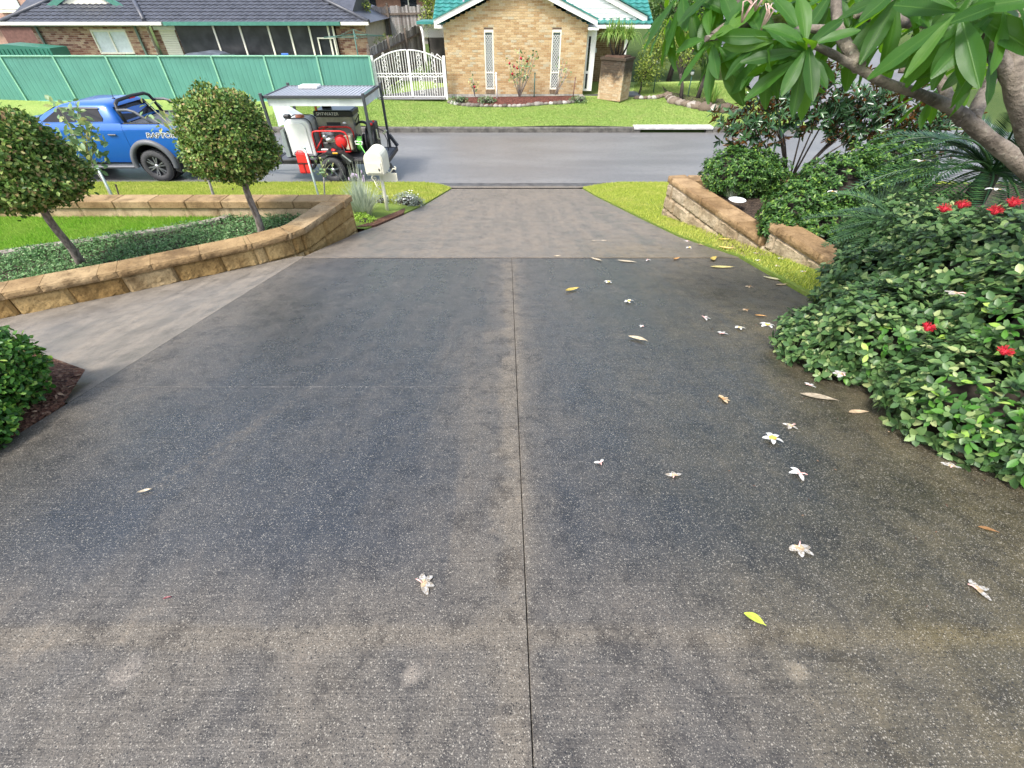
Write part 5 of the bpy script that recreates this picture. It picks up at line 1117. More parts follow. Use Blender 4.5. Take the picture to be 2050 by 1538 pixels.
mb.add([(*p_, zf(*p_) + .02) for p_ in pts + pts2], [list(range(len(pts) * 2))]); tag(mb.build('far_bed', M_SOIL), kind='structure')
for i in range(26):
    q = along(pts, length(pts) * i / 25); r_ = random.uniform(.1, .2) * (1 + i / 40); MB().ball((q[0], q[1], zf(q[0], q[1]) + .06), (r_ * 1.2, r_, r_ * .8), 8, 6, .2).build('rock', piecemat('brown_rock', ((0, (.10, .075, .055)), (.7, (.2, .16, .12)), (1, (.5, .48, .44))), .9) if i == 0 else MC['brown_rock'], rb)
mb = thing('rock_border', (6.6, 24.6, .45), 'low dark rocks round the bed by the airy yellow-green shrub', 'edging')
for i in range(12): q = along([(5.7, 23.9), (6.6, 24.0), (7.3, 24.6)], 2.2 * i / 11); MB().ball((q[0], q[1], zf(*q) + .05), (.14, .1, .09), 8, 6, .2).build('rock', MC['brown_rock'], mb)
p = atY(1425, 205, 23.0); cy = thing('clivia_plant', p, 'bright green strappy plant among the far garden rocks', 'plant'); ribbons(p, 60, .5, .85, .06, .8, .55, M_PALM, 'blade_tuft', cy)
p = atY(1398, 190, 24.0); cy = thing('cordyline', p, 'leaning strappy palm-like plant behind the strappy clump', 'plant'); e = atY(1412, 150, 24.0); MB().tube([p - np.array([0, 0, .2]), e], [.11, .08], 8).build('stem', M_DBARK, cy); ribbons(e, 90, .6, 1.2, .06, .95, .8, M_MG, 'blade_tuft', cy)
BT = [((8.5, 29, .6), (8.6, 29, 2.2), [((8.4, 29, 3.0), (1.4, 1.2, 1.0)), ((7.4, 28.8, 3.6), (1.2, 1.1, 1.0)), ((9.5, 29, 4.0), (1.4, 1.2, 1.1))], M_MG, 'leafy tree close behind the carport'),
      ((11.5, 33, .9), (11.5, 33, 3.0), [((11.3, 33, 4.0), (1.9, 1.5, 1.6)), ((13.2, 33, 3.6), (1.6, 1.4, 1.4)), ((10.2, 33, 2.6), (1.2, 1.2, 1.0))], M_YG, 'light green tree behind the far garden bed'),
      ((18, 36, 1.5), (18, 36, 4), [((18, 36, 4.6), (2.4, 2, 1.7)), ((20.5, 36, 4.0), (2.0, 2, 1.4))], M_MG, 'round green tree beside the side street'),
      ((27, 33, .8), (27, 33, 3), [((27, 33, 3.8), (2.6, 2, 1.7)), ((30, 33, 3.4), (2.2, 2, 1.5)), ((24, 33, 3.4), (1.8, 1.6, 1.3))], M_DGR, 'dark spreading tree at the far right'),
      ((34, 30, .6), (34, 30, 2.6), [((34, 30, 3.2), (2.6, 2, 1.8)), ((31, 29, 2.8), (1.8, 1.6, 1.3))], M_MG, 'green tree beyond the frangipani trunk')]
for b, e, el, m_, lab in BT: tree('background_tree', b, e, el, 3000, .14, .24, m_, lab, 'tree', 'trees behind the far gardens', r0=.15)
tree('garden_shrub', (-9.3, 31.5, .8), (-9.3, 31.5, 1.8), [((-9.6, 31.5, 3.6), (.9, .6, .5)), ((-8.4, 31.5, 3.4), (.8, .6, .45)), ((-9.0, 31.5, 2.6), (.9, .6, .7))], 2200, .1, .16, M_YG, 'bright green shrub showing above the dark roof by the timber fence', 'shrub', r0=.07)
tree('garden_shrub', (-4.6, 31, .9), (-4.6, 31, 1.6), [((-4.5, 31, 2.9), (.5, .5, .8)), ((-4.3, 31.2, 3.9), (.6, .5, .6))], 900, .1, .16, M_YG, 'leafy shrub between timber fence and teal roof', 'shrub', r0=.05)
mound('weed_clump', (-6.6, 29, .9), [((-6.4, 29, 1.9), (.8, .6, .5))], 300, .1, .2, .15, M_YG, 'dry weeds against the timber fence behind the gate', 'plant')
# ================================================================== BLUE PICKUP
def text(name, s, h, x0, x1, z, y, mat, parent, offset=0., shear=0., depth=.001):
    cu = bpy.data.curves.new(name, 'FONT'); cu.body = s; cu.size = h * 1.4; cu.offset = offset; cu.extrude = depth; cu.shear = shear
    o = bpy.data.objects.new(name, cu); COL.objects.link(o); dg = bpy.context.evaluated_depsgraph_get()
    me = bpy.data.meshes.new_from_object(o.evaluated_get(dg)); bpy.data.objects.remove(o)
    co = np.zeros(len(me.vertices) * 3); me.vertices.foreach_get('co', co); co = co.reshape(-1, 3); a, b = co.min(0), co.max(0)
    k = (x1 - x0) / (b[0] - a[0]); kz = h / (b[1] - a[1]); V = np.stack([x0 + (co[:, 0] - a[0]) * k, y - co[:, 2], z + (co[:, 1] - a[1]) * kz], 1)
    me.vertices.foreach_set('co', V.ravel()); me.materials.clear(); me.materials.append(mat); me.update()
    q = bpy.data.objects.new(name, me); COL.objects.link(q); reg(q); attach(q, parent); return q
t = NT('blue_car_paint'); f_ = t.noise(900, 1); M_BLUE = t.bsdf(t.mix(f_, (.002, .075, .33), (.005, .12, .46)), .3, None, .15, .5, .7)
M_TRIM = plain('grey_plastic', (.10, .105, .115), .5, var=.08); M_BLKP = plain('black_plastic', (.018, .018, .02), .5, var=.1); M_TYRE = plain('tyre_rubber', (.045, .045, .047), .8, var=.2, vs=20, bump=.3); M_RIM = plain('dark_alloy', (.22, .23, .25), .35, .6, var=.2); M_STEEL = plain('steel', (.5, .5, .5), .35, .8, var=.1); M_RED = plain('red_plastic', (.62, .02, .02), .4, var=.1); M_TGL = plain('tinted_glass', (.012, .013, .016), .12, var=.2, spec=.25)
TN, TYC = 13.46, 14.45; RWX, FWX = -9.99, -13.2; WZ, WR = .405, .405
pk_t = thing('pickup_truck', (-11.5, TYC, 0), 'blue dual-cab pickup with black sports bar parked behind the ball trees', 'pickup truck')
def side_y(z):
    if z > 1.33: return .012 + .10 * (z - 1.33) / .1 * .5
    if z > 1.0: return .012 * (z - 1.0) / .33
    return .05 * ((1.0 - z) / .5) ** 2
def topz(x):
    if x > -10.5: return 1.43
    if x > -12.75: return 1.45
    u = (-12.75 - x) / 1.35; return 1.45 - .10 * u - .22 * max(0, u - .75) / .25
def botz(x):
    for c in (RWX, FWX):
        if abs(x - c) < .52: return WZ + .08 + math.sqrt(max(0, .52 ** 2 - (x - c) ** 2)) * .96
    if x > -9.4: return .60 + .05 * (x + 9.4)
    return .50
def side(x0, x1, name, par, out=0., zb=None):
    n = max(4, int((x1 - x0) / .035))
    def fn(u, v, s): x = x0 + (x1 - x0) * u; b = botz(x) if zb is None else max(botz(x), zb); z = b + (topz(x) - b) * v; return (x, TYC + s * (TYC - TN - side_y(z) + out), z)
    MB().grid(lambda u, v: fn(u, v, 1), n, 12, True).build(name, M_BLUE, par, fix=False); return MB().grid(lambda u, v: fn(u, v, -1), n, 12, True).build(name, M_BLUE, par, fix=False)
side(-14.1, -12.58, 'front_fender', pk_t); side(-10.46, -8.78, 'tray_side', pk_t)
d1 = side(-12.572, -11.63, 'door', pk_t); d2 = side(-11.622, -10.468, 'door', pk_t)
for d_, xh in ((d1, -11.78), (d2, -10.78)): MB().cbox(xh - .12, xh + .1, TN - .035, TN - .006, 1.18, 1.215, .01).build('handle', M_TRIM, d_)
MB().grid(lambda u, v: (-14.1 + 1.4 * u, TYC - .92 + 1.84 * v, topz(-14.1 + 1.4 * u) + .05 * math.sin(math.pi * v)), 14, 10, True).build('bonnet', M_BLUE, pk_t)
MB().box(-14.16, -14.05, TYC - .9, TYC + .9, .5, 1.12).build('grille', M_BLKP, pk_t, bevel=.03)
MB().grid(lambda u, v: (-8.775, TYC - .94 + 1.88 * u, .6 + .83 * v), 2, 2).build('tailgate', M_BLUE, pk_t); MB().cbox(-8.80, -8.68, TYC - .95, TYC + .95, .48, .64, .03).build('rear_bumper', M_TRIM, pk_t)
MB().cbox(-8.84, -8.775, TN + .03, TN + .16, 1.0, 1.38, .02).build('tail_light', M_RED, pk_t)
MB().box(-14.0, -8.85, TYC - .8, TYC + .8, .42, .72).build('chassis', M_BLKP, pk_t)
# cabin
def cab(z):
    L = [(1.42, -12.98, -10.50, .925), (1.52, -12.82, -10.53, .90), (1.66, -12.55, -10.60, .83), (1.78, -12.25, -10.68, .76), (1.845, -12.05, -10.76, .70), (1.88, -11.85, -10.92, .58), (1.895, -11.6, -11.1, .35)]
    for a, b in zip(L, L[1:]):
        if z <= b[0] + 1e-6: k = (z - a[0]) / (b[0] - a[0]); return tuple(p + (q - p) * k for p, q in zip(a, b))[1:]
    return L[-1][1:]
zs_ = [1.42, 1.47, 1.52, 1.6, 1.66, 1.72, 1.78, 1.82, 1.845, 1.865, 1.88, 1.89, 1.895]; v = []; n = 40
for z in zs_:
    xa, xb, hw = cab(z); cx = (xa + xb) / 2; hx = (xb - xa) / 2
    for k in range(n):
        a = 2 * math.pi * k / n; c_, s_ = math.cos(a), math.sin(a); e = .22; v.append((cx + hx * math.copysign(abs(c_) ** e, c_), TYC + hw * math.copysign(abs(s_) ** e, s_), z))
f = [(j*n+k, j*n+(k+1) % n, (j+1)*n+(k+1) % n, (j+1)*n+k) for j in range(len(zs_)-1) for k in range(n)] + [[(len(zs_)-1)*n+k for k in range(n)]]
MB().add(v, f, True).build('cabin', M_BLUE, pk_t)
def pane(pts, s, name, mat=M_TGL, o=.012):
    v = [(x, TYC + s * (cab(z)[2] + o), z) for x, z in pts]; return MB().add(v, [list(range(len(v)))]).build(name, mat, pk_t)
for s in (-1, 1):
    pane([(-11.56, 1.49), (-10.93, 1.50), (-10.90, 1.56), (-11.0, 1.76), (-11.52, 1.775)], s, 'rear_side_window'); pane([(-12.55, 1.49), (-11.64, 1.49), (-11.62, 1.775), (-12.05, 1.77)], s, 'front_side_window')
    pane([(-12.1, 1.775), (-10.98, 1.765), (-10.96, 1.80), (-12.02, 1.808)], s, 'weather_shield', M_BLKP, .03)
def end(pts, fr_, name, o=.01): return MB().add([((cab(z)[1] + o) if not fr_ else (cab(z)[0] - o), TYC + y, z) for y, z in pts], [list(range(len(pts)))]).build(name, M_TGL, pk_t)
end([(-.72, 1.47), (.72, 1.47), (.66, 1.78), (-.66, 1.78)], False, 'rear_window', .012); end([(-.85, 1.47), (.85, 1.47), (.68, 1.8), (-.68, 1.8)], True, 'windscreen')
# tray cover, sports bar, step, flares, wheels, antenna
MB().box(-10.45, -8.82, TYC - .85, TYC + .85, 1.34, 1.405).build('tray_cover', M_BLKP, pk_t)
m = MB()
for k in range(24): m.box(-10.42 + k * .066, -10.37 + k * .066, TYC - .84, TYC + .84, 1.406, 1.416)
m.build('cover_ribs', M_TRIM, pk_t)
MB().tube([(-10.38, TN + .17, 1.42), (-10.47, TN + .21, 1.72), (-10.5, TN + .27, 1.86), (-10.52, TN + .42, 1.92), (-10.52, TYC, 1.94), (-10.52, 2*TYC - TN - .42, 1.92), (-10.5, 2*TYC - TN - .27, 1.86), (-10.47, 2*TYC - TN - .21, 1.72), (-10.38, 2*TYC - TN - .17, 1.42)], .042, 10).build('sports_bar_hoop', M_BLKP, pk_t)
for s in (-1, 1):
    y = TYC + s * (TYC - TN - .16); MB().tube([(-10.46, y, 1.74), (-10.18, y, 1.745), (-10.02, y, 1.70), (-9.86, y, 1.58), (-9.66, y, 1.42)], [.032, .034, .034, .032, .03], 10).build('sports_bar_sail', M_TRIM, pk_t); MB().cbox(-10.45, -9.5, y - .04, y + .04, 1.425, 1.45, .008).build('bar_foot', M_BLKP, pk_t)
MB().cbox(-10.56, -10.48, TYC - .12, TYC + .12, 1.885, 1.915, .01).build('brake_light', M_RED, pk_t)
MB().tube([(-10.98, TYC - .05, 1.885), (-10.94, TYC - .05, 2.12)], [.008, .004], 6).ball((-10.98, TYC - .05, 1.89), (.05, .03, .02)).build('antenna', M_BLKP, pk_t)
MB().cbox(-12.62, -10.58, TN - .07, TN + .10, .36, .43, .02).build('side_step', M_TRIM, pk_t)
for c in (RWX, FWX):
    A = np.linspace(R(-12), R(192), 26); fl = MB(); prof = [(.50, .02), (.50, -.06), (.53, -.085), (.61, -.07), (.635, .02)]
    v = [(c + r_ * math.cos(a), TN + y, WZ + .08 + r_ * math.sin(a) * .95) for a in A for r_, y in prof]; m = len(prof)
    fl.add(v, [(i*m+j, i*m+j+1, (i+1)*m+j+1, (i+1)*m+j) for i in range(len(A)-1) for j in range(m-1)], True); fl.build('wheel_flare', M_TRIM, pk_t)
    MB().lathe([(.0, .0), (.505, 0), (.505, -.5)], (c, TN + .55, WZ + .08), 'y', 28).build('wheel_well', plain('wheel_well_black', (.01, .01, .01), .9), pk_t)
def wheel(parent, x, y, z, r_, w_, rimr, spokes, mat_r, double=True, name='wheel'):
    wh = MB().lathe([(rimr, -.0), (rimr + .02, -.015), (r_ * .80, -.02), (r_ * .94, 0), (r_, .03), (r_, w_ - .03), (r_ * .94, w_), (rimr, w_)], (x, y, z), 'y', 36).build(name, M_TYRE, parent)
    tr = MB(); n = 40
    for k in range(n):
        a = 2 * math.pi * k / n; tr.obox((x + r_ * math.cos(a), y + w_ / 2, z + r_ * math.sin(a)), (-.018 * math.sin(a), 0, .018 * math.cos(a)), (0, w_ * .44, 0), (.008 * math.cos(a), 0, .008 * math.sin(a)))
    tr.build('tread', M_TYRE, wh)
    rm = MB(); rm.lathe([(rimr, .0), (rimr - .015, .012), (rimr - .025, .06), (.04, .07), (0, .07)], (x, y + .0, z), 'y', 36); rim = rm.build('rim', plain('rim_black', (.02, .02, .022), .5), wh)  # near-black dish behind the spokes
    for k in range(spokes):
        a0 = 2 * math.pi * k / spokes + .3
        for da in ((-.13, .13) if double else (0,)):
            p0 = np.array([x + .05 * math.cos(a0 + da), y + .02, z + .05 * math.sin(a0 + da)]); p1 = np.array([x + (rimr - .01) * math.cos(a0 + da * 1.3), y + .012, z + (rimr - .01) * math.sin(a0 + da * 1.3)]); MB().bar(p0, p1, .03, .03, (0, 1, 0)).build('spoke', mat_r, rim)
    MB().lathe([(.062, .03), (.058, .004), (.0, .0)], (x, y + .0, z), 'y', 16).build('hub_cap', M_STEEL, rim); return wh
for x_ in (RWX, FWX):
    wheel(pk_t, x_, TN - .035, WZ, WR, .28, .255, 6, M_RIM)
    MB().lathe([(.0, 0), (WR, 0), (WR, .28), (0, .28)], (x_, 2*TYC - TN - .25, WZ), 'y', 30).build('wheel', M_TYRE, pk_t)
MB().prism([(-9.50, .30), (-9.36, .24), (-9.30, .62), (-9.42, .66)], TN - .03, TN + .24).build('mud_flap', M_BLKP, pk_t)
tx0, tx1 = atY(291, 270, TN)[0], atY(352, 270, TN)[0]; tz = atY(320, 277, TN)[2]
text('decal_outline', 'RAPTOR', .135, tx0, tx1, tz, TN + .004, M_WHT, pk_t, .013, .2); text('decal_letters', 'RAPTOR', .112, tx0 + .02, tx1 - .02, tz + .012, TN - .001, M_BLKP, pk_t, .0, .2)
# ================================================================== CLEANING TRAILER
YN, YF = 13.42, 14.82
tl = thing('equipment_trailer', (-5.0, 14.1, 0), 'black single-axle equipment trailer with white canopy roof behind the mailbox', 'trailer')
M_CHAR = plain('charcoal_frame', (.045, .05, .058), .45, var=.1); M_SHEET = plain('canopy_sheet', (.33, .35, .38), .5, var=.06); M_TANK = plain('white_tank', (.74, .76, .72), .4, var=.05, vs=2)
DZ = .58
m = MB(); m.cbox(-6.62, -3.45, YN, YN + .06, .47, .58, .008).cbox(-6.62, -3.45, YF - .06, YF, .47, .58, .008).cbox(-3.52, -3.45, YN + .061, YF - .061, .47, .58, .008).cbox(-6.62, -6.55, YN + .061, YF - .061, .47, .58, .008); m.build('chassis', M_BLKP, tl)
MB().box(-6.54, -3.53, YN + .062, YF - .062, .54, .57).build('deck', plain('checker_plate', (.12, .12, .13), .5, .5, bump=.5, bs=40), tl)
MB().bar((-6.6, 13.9, .5), (-8.0, 14.12, .5), .08).bar((-6.6, 14.34, .5), (-8.0, 14.12, .5), .08).build('drawbar', M_BLKP, tl)
RX0, RX1, RY0, RY1, RZ = -6.28, -3.72, 13.18, 14.82, 2.10
m = MB(); m.cbox(RX0, RX1, RY0, RY0 + .05, RZ - .03, RZ + .035, .005).cbox(RX0, RX1, RY1 - .05, RY1, RZ - .03, RZ + .035, .005).cbox(RX0, RX0 + .05, RY0 + .051, RY1 - .051, RZ - .03, RZ + .035, .005).cbox(RX1 - .05, RX1, RY0 + .051, RY1 - .051, RZ - .03, RZ + .035, .005); rf = m.build('roof_frame', M_CHAR, tl)
pr = []; q = RX0 + .052
while q < RX1 - .11: pr += [(q, 0), (q + .045, 0), (q + .055, .018), (q + .08, .018), (q + .09, 0)]; q += .1
v = [(a, y, RZ + .012 + b) for y in (RY0 + .052, RY1 - .052) for a, b in pr]; k = len(pr); MB().add(v, [(j, j+1, k+j+1, k+j) for j in range(k-1)]).build('roof_sheet', M_SHEET, rf)
MB().cbox(-5.75, -5.25, 14.25, 14.6, RZ + .035, RZ + .10, .012).build('roof_hatch', M_WHT, rf)
MB().box(RX0 + .06, RX1 - .05, RY0 + .06, RY0 + .075, RZ - .20, RZ - .031).build('valance', plain('valance_white', (.55, .58, .57), .5, var=.15, vs=3), rf); MB().box(RX1 - .03, RX1 - .015, RY0 + .12, RY1 - .1, RZ - .20, RZ - .031).build('valance', MC['valance_white'], rf)
for (x_, y_, zt) in ((RX1 - .02, RY0 - .02, RZ + .09), (RX1 + .03, RY1 + .03, RZ + .1), (RX0 - .03, RY0 - .02, RZ + .09), (RX0 + .02, RY1 + .03, RZ + .09)): MB().cbox(x_ - .033, x_ + .033, y_ - .033, y_ + .033, .55, zt, .005).build('post', M_CHAR, tl)
MB().bar((-3.66, YF + .03, .9), (-3.45, YF, .6), .08, .08).build('rear_bracket', M_CHAR, tl); MB().bar((-3.44, YN + .05, .47), (-3.36, YN + .1, .2), .08).build('rear_foot', M_CHAR, tl)
wheel(tl, -5.02, YN - .10, .335, .335, .19, .185, 5, plain('grey_steel_rim', (.12, .14, .16), .4, .5), False)
MB().lathe([(.0, 0), (.33, 0), (.33, .19), (0, .19)], (-5.02, YF - .08, .335), 'y', 24).build('wheel', M_TYRE, tl)
gp = [atY(x_, y_, YN - .1) for x_, y_ in ((624, 338), (636, 313), (652, 306), (684, 305), (705, 321), (715, 352))]; P0 = [(p[0], p[2]) for p in gp]; P1 = [(x_ + (.03 if i < 2 else (-.03 if i > 3 else 0)), z_ - .035) for i, (x_, z_) in enumerate(P0)]
m = MB(); n = len(P0)
for y0, y1 in ((YN - .14, YN + .12),):
    v = [(a, y, b) for y in (y0, y1) for a, b in P0] + [(a, y, b) for y in (y0, y1) for a, b in P1]
    m.add(v, [(i, i+1, n+i+1, n+i) for i in range(n-1)] + [(2*n+i, 2*n+i+1, 3*n+i+1, 3*n+i) for i in range(n-1)] + [(i, i+1, 2*n+i+1, 2*n+i) for i in range(n-1)])
m.prism([P0[3], P0[4], (P0[4][0] - .10, P0[4][1] - .12), (P0[3][0] - .05, P0[3][1] - .1)], YN - .141, YN - .13); gd = m.build('mudguard', M_BLKP, tl)
MB().prism([(P0[3][0] + .02, P0[3][1] - .035), (P0[4][0] - .01, P0[4][1] - .01), (P0[4][0] - .035, P0[4][1] - .045), (P0[3][0], P0[3][1] - .06)], YN - .146, YN - .142).build('reflector_strip', plain('silver_strip', (.4, .43, .46), .3, .5), gd)
p = atY(671, 307, YN - .15); MB().cbox(p[0] - .07, p[0] + .07, YN - .16, YN - .142, p[2] - .02, p[2] + .02, .006).build('side_marker', plain('amber', (.7, .38, .03), .3), gd)
MB().bar((P0[-1][0] - .03, YN - .12, P0[-1][1] - .25), (P0[-1][0] - .03, YN - .12, P0[-1][1]), .22, .02, (1, 0, 0)).build('mud_flap', M_BLKP, tl)
MB().prism([(-6.62, 1.22), (-5.98, 1.42), (-6.30, 1.62), (-6.62, 1.74)], 14.3, 14.75).build('front_cover', plain('pale_cover', (.62, .68, .74), .5, var=.05), tl)
# load on the trailer: each piece is its own thing
def rrect(x0, x1, z0, z1, r_, k=6): 
    o = [(x0, z0), (x1, z0)]; o += [(x1 - r_ + r_ * math.cos(a), z1 - r_ + r_ * math.sin(a)) for a in np.linspace(0, R(90), k)]; o += [(x0 + r_ + r_ * math.cos(a), z1 - r_ + r_ * math.sin(a)) for a in np.linspace(R(90), R(180), k)]; return o
tk = thing('water_tank', (-5.9, 13.9, .58), 'white plastic water tank with black straps at the front of the trailer', 'water tank')
MB().prism(rrect(-6.22, -5.52, .59, 1.50, .17), 13.72, 14.5).build('body', M_TANK, tk, bevel=.05)
MB().prism(rrect(-6.15, -5.62, .66, 1.43, .14), 13.69, 13.715).build('front_panel', M_TANK, tk, bevel=.012)
for y_ in (13.85, 14.3): MB().tube([(a, y_, b) for a, b in [(-6.235, .6)] + rrect(-6.235, -5.505, .6, 1.515, .175)[::-1][:-2] + [(-5.505, .6)]], .012, 5).build('strap', M_BLKP, tk)
MB().lathe([(0, .05), (.11, .05), (.12, .0)], (-5.85, 14.08, 1.5), 'z', 16).build('lid', plain('orange_lid', (.75, .25, .12), .5), tk); MB().cbox(-6.2, -6.02, 13.8, 13.95, 1.5, 1.6, .03).build('pump_head', M_BLKP, tk); MB().lathe([(.055, 0), (.06, .05), (.03, .05), (.03, .1), (0, .1)], (-6.02, 13.56, .70), 'y', 14).build('outlet_valve', M_STEEL, tk)
MB().prism([(-6.35, .6), (-6.24, .6), (-6.24, 1.3), (-6.33, 1.25)], 13.66, 14.3).build('side_guard', plain('smoked_guard', (.25, .29, .28), .3), tk)
hb = thing('pressure_washer', (-4.95, 14.4, .58), 'grey steel pressure washer box with black top behind the engine', 'pressure washer')
M_WASH = plain('washer_grey', (.30, .29, .25), .4, .5, var=.25, vs=4)
MB().cbox(-5.46, -4.42, 14.15, 14.75, .6, 1.50, .02).build('cabinet', M_WASH, hb); MB().cbox(-5.48, -4.40, 14.12, 14.77, 1.503, 1.63, .015).build('top_band', M_BLKP, hb); MB().cbox(-5.44, -4.46, 14.16, 14.74, 1.632, 1.65, .008).build('lid', plain('lid_blue_grey', (.3, .34, .37), .3, .4), hb)
text('maker_name', 'SPITWATER', .075, -5.40, -4.78, 1.53, 14.115, plain('name_white', (.7, .7, .66), .5), hb); MB().box(-5.18, -4.80, 14.142, 14.149, 1.28, 1.36).build('label_plate', M_BLKP, hb); MB().lathe([(0, -.004), (.05, -.004), (.055, 0)], (-4.68, 14.146, 1.32), 'y', 16).build('gauge', M_STEEL, hb)
MB().cyl((-5.2, 14.5, 1.65), (-5.2, 14.5, 2.06), .13, .13, 18).build('flue', plain('flue_dark', (.06, .055, .045), .35, .7), hb); MB().tube([(-4.42, 14.3, 1.35), (-4.25, 14.2, 1.55), (-4.3, 14.2, 1.35)], .012, 6).build('handle', M_BLKP, hb); MB().lathe([(.20, 0), (.24, .04), (.24, .14), (.2, .18)], (-4.25, 14.25, 1.12), 'y', 20).build('drum', M_BLKP, hb)
MB().cyl((-5.36, 14.1, 1.65), (-5.36, 14.1, 1.76), .035, .035, 10).build('warning_light', plain('orange_light', (.75, .2, .05), .3), hb)
en = thing('petrol_engine', (-4.95, 13.75, .62), 'small red petrol engine in a red tube frame on the trailer', 'engine')
ex0, ex1, ez0, ez1 = -5.42, -4.48, .76, 1.27
for y_, dx, dz in ((13.52, 0, 0), (14.02, .02, .0)):
    MB().tube([(ex0 + dx, y_, ez0), (ex0 + dx, y_, ez1 - .1), (ex0 + dx + .03, y_, ez1 - .02), (ex0 + dx + .12, y_, ez1), (ex1 + dx - .14, y_, ez1), (ex1 + dx - .05, y_, ez1 - .03), (ex1 + dx, y_, ez1 - .12), (ex1 + dx + .02, y_, ez0)], .021, 8).build('frame_tube', M_RED, en)
MB().tube([(ex0 + .25, 13.52, ez1), (ex0 + .28, 14.02, ez1)], .02, 8).tube([(ex0, 13.52, ez0 + .05), (ex0 + .22, 13.75, ez0 + .35)], .02, 8).tube([(ex0, 13.52, ez0), (ex1, 13.52, ez0)], .02, 8).build('cross_tube', M_RED, en)
MB().cbox(-5.22, -4.72, 13.6, 13.95, .66, .98, .03).build('engine_block', plain('engine_dark', (.05, .05, .05), .5, .4, var=.4, vs=12), en); MB().cyl((-5.1, 13.58, 1.02), (-4.9, 13.7, 1.08), .06, .06).ball((-5.15, 13.7, 1.1), .08).build('muffler', M_STEEL, en); MB().cbox(-5.3, -5.1, 13.56, 13.7, .7, .82, .01).build('pump', M_STEEL, en)
for k in range(6): MB().box(-5.05 + k * .035, -5.035 + k * .035, 13.58, 13.8, .98, 1.08).build('cooling_fin', M_STEEL, en)
MB().lathe([(.17, .1), (.18, 0), (.1, -.05), (0, -.05)], (-4.72, 13.62, .98), 'y', 18).build('fan_shroud', M_RED, en); MB().cyl((-4.98, 13.54, .80), (-4.88, 13.5, .78), .045, .045).build('oil_filter', M_RED, en); MB().cbox(-5.25, -4.95, 13.75, 13.95, 1.1, 1.22, .03).build('fuel_tank', plain('tank_grey', (.45, .45, .47), .3), en)
MB().cbox(-4.62, -4.42, 13.62, 13.88, .78, 1.14, .02).build('air_box', plain('beige_plastic', (.56, .50, .36), .5), en); MB().tube([(-4.7, 13.58, .95), (-4.6, 13.5, .7), (-4.75, 13.5, .66)], .012, 6).build('cable', M_BLKP, en)
def reel(c, r_, w_, mat, hose, label, hr):
    t = thing('hose_reel', (c[0], c[1], c[2] - r_), label, 'hose reel', 'hose reels on the trailer')
    for s in (0, w_):
        MB().lathe([(r_ * .25, 0), (r_ * .28, -.01), (r_ * .95, -.01), (r_, .0), (r_, .02), (r_ * .25, .02)], (c[0] + s, c[1], c[2]), 'x', 28).build('disc', mat, t)
        for k in range(6): a = k * 1.047; MB().bar((c[0] + s + .03, c[1], c[2]), (c[0] + s + .03, c[1] + r_ * .9 * math.cos(a), c[2] + r_ * .9 * math.sin(a)), .025, .01, (1, 0, 0)).build('spoke', mat, t)
    h = MB(); n = int((w_ - .04) / .022)
    for k in range(n): h.tube([(c[0] + .03 + k * .022, c[1] + hr * math.cos(a), c[2] + hr * math.sin(a)) for a in np.linspace(0, 6.28, 17)], .013, 6, False)
    h.build('wound_hose', hose, t); return t
M_GH = plain('green_hose', (.18, .6, .10), .4, var=.2); M_BH = plain('black_hose', (.02, .02, .02), .5)
r1 = reel((-4.34, 13.85, .90), .24, .20, M_BLKP, M_GH, 'hose reel wound with bright green hose beside the engine', .17)
MB().tube([(-4.30, 13.55, 1.02), (-4.1, 13.5, 1.02)], .012, 6).tube([(-4.30, 13.55, .95), (-4.1, 13.5, .95)], .012, 6).tube([(-4.30, 13.55, .95), (-4.30, 13.55, 1.02)], .012, 6).tube([(-4.1, 13.5, .95), (-4.1, 13.5, 1.02)], .012, 6).build('hose_guide', M_WHT, r1)
MB().tube([(-4.22, 13.6, 1.08), (-4.18, 13.46, 1.02), (-4.0, 13.3, .75), (-3.75, 13.25, .5), (-3.55, 13.2, .2), (-3.3, 13.1, .02)], .014, 8).build('hose_tail', M_GH, r1)
reel((-4.02, 13.9, .98), .34, .22, M_BLKP, M_BH, 'large black hose reel at the rear of the trailer', .26)
MB_ = thing('reel_cabinet', (-3.8, 14.0, .6), 'tall black housing with red knob behind the large hose reel', 'cabinet'); MB().cbox(-3.98, -3.74, 13.72, 14.1, .6, 1.42, .02).build('housing', M_BLKP, MB_); MB().ball((-3.82, 13.72, 1.40), .035).ball((-3.76, 13.75, 1.46), .03).build('knob', M_RED, MB_); MB().tube([(-3.72, 13.8, 1.3), (-3.55, 13.8, 1.22), (-3.48, 13.8, 1.0), (-3.52, 13.9, .7)], .012, 6).build('cable', M_BLKP, MB_); MB().bar((-3.7, 13.7, 1.05), (-3.7, 13.7, 1.28), .03).bar((-3.7, 13.7, 1.05), (-3.62, 13.7, 1.05), .03).bar((-3.55, 13.75, 1.15), (-3.45, 13.75, 1.25), .05).build('latch', M_STEEL, MB_)
jc = thing('jerry_can', (-5.72, 13.32, .3), 'red jerry can strapped to the side of the trailer', 'jerry can')
a, b = atY(596, 303, 13.3), atY(634, 345, 13.3); jx0, jx1, jz0, jz1 = -5.93, -5.60, .27, .80
MB().prism([(jx0, jz0), (jx1, jz0), (jx1, jz1 - .05), (jx1 - .08, jz1 - .02), (jx0 + .02, jz1)] , 13.24, 13.40).build('body', M_RED, jc, bevel=.025); MB().tube([(jx0 + .05, 13.32, jz1 - .01), (jx0 + .06, 13.32, jz1 + .035), (jx0 + .2, 13.32, jz1 + .03), (jx0 + .22, 13.32, jz1 - .03)], .014, 6).build('handle', M_RED, jc)
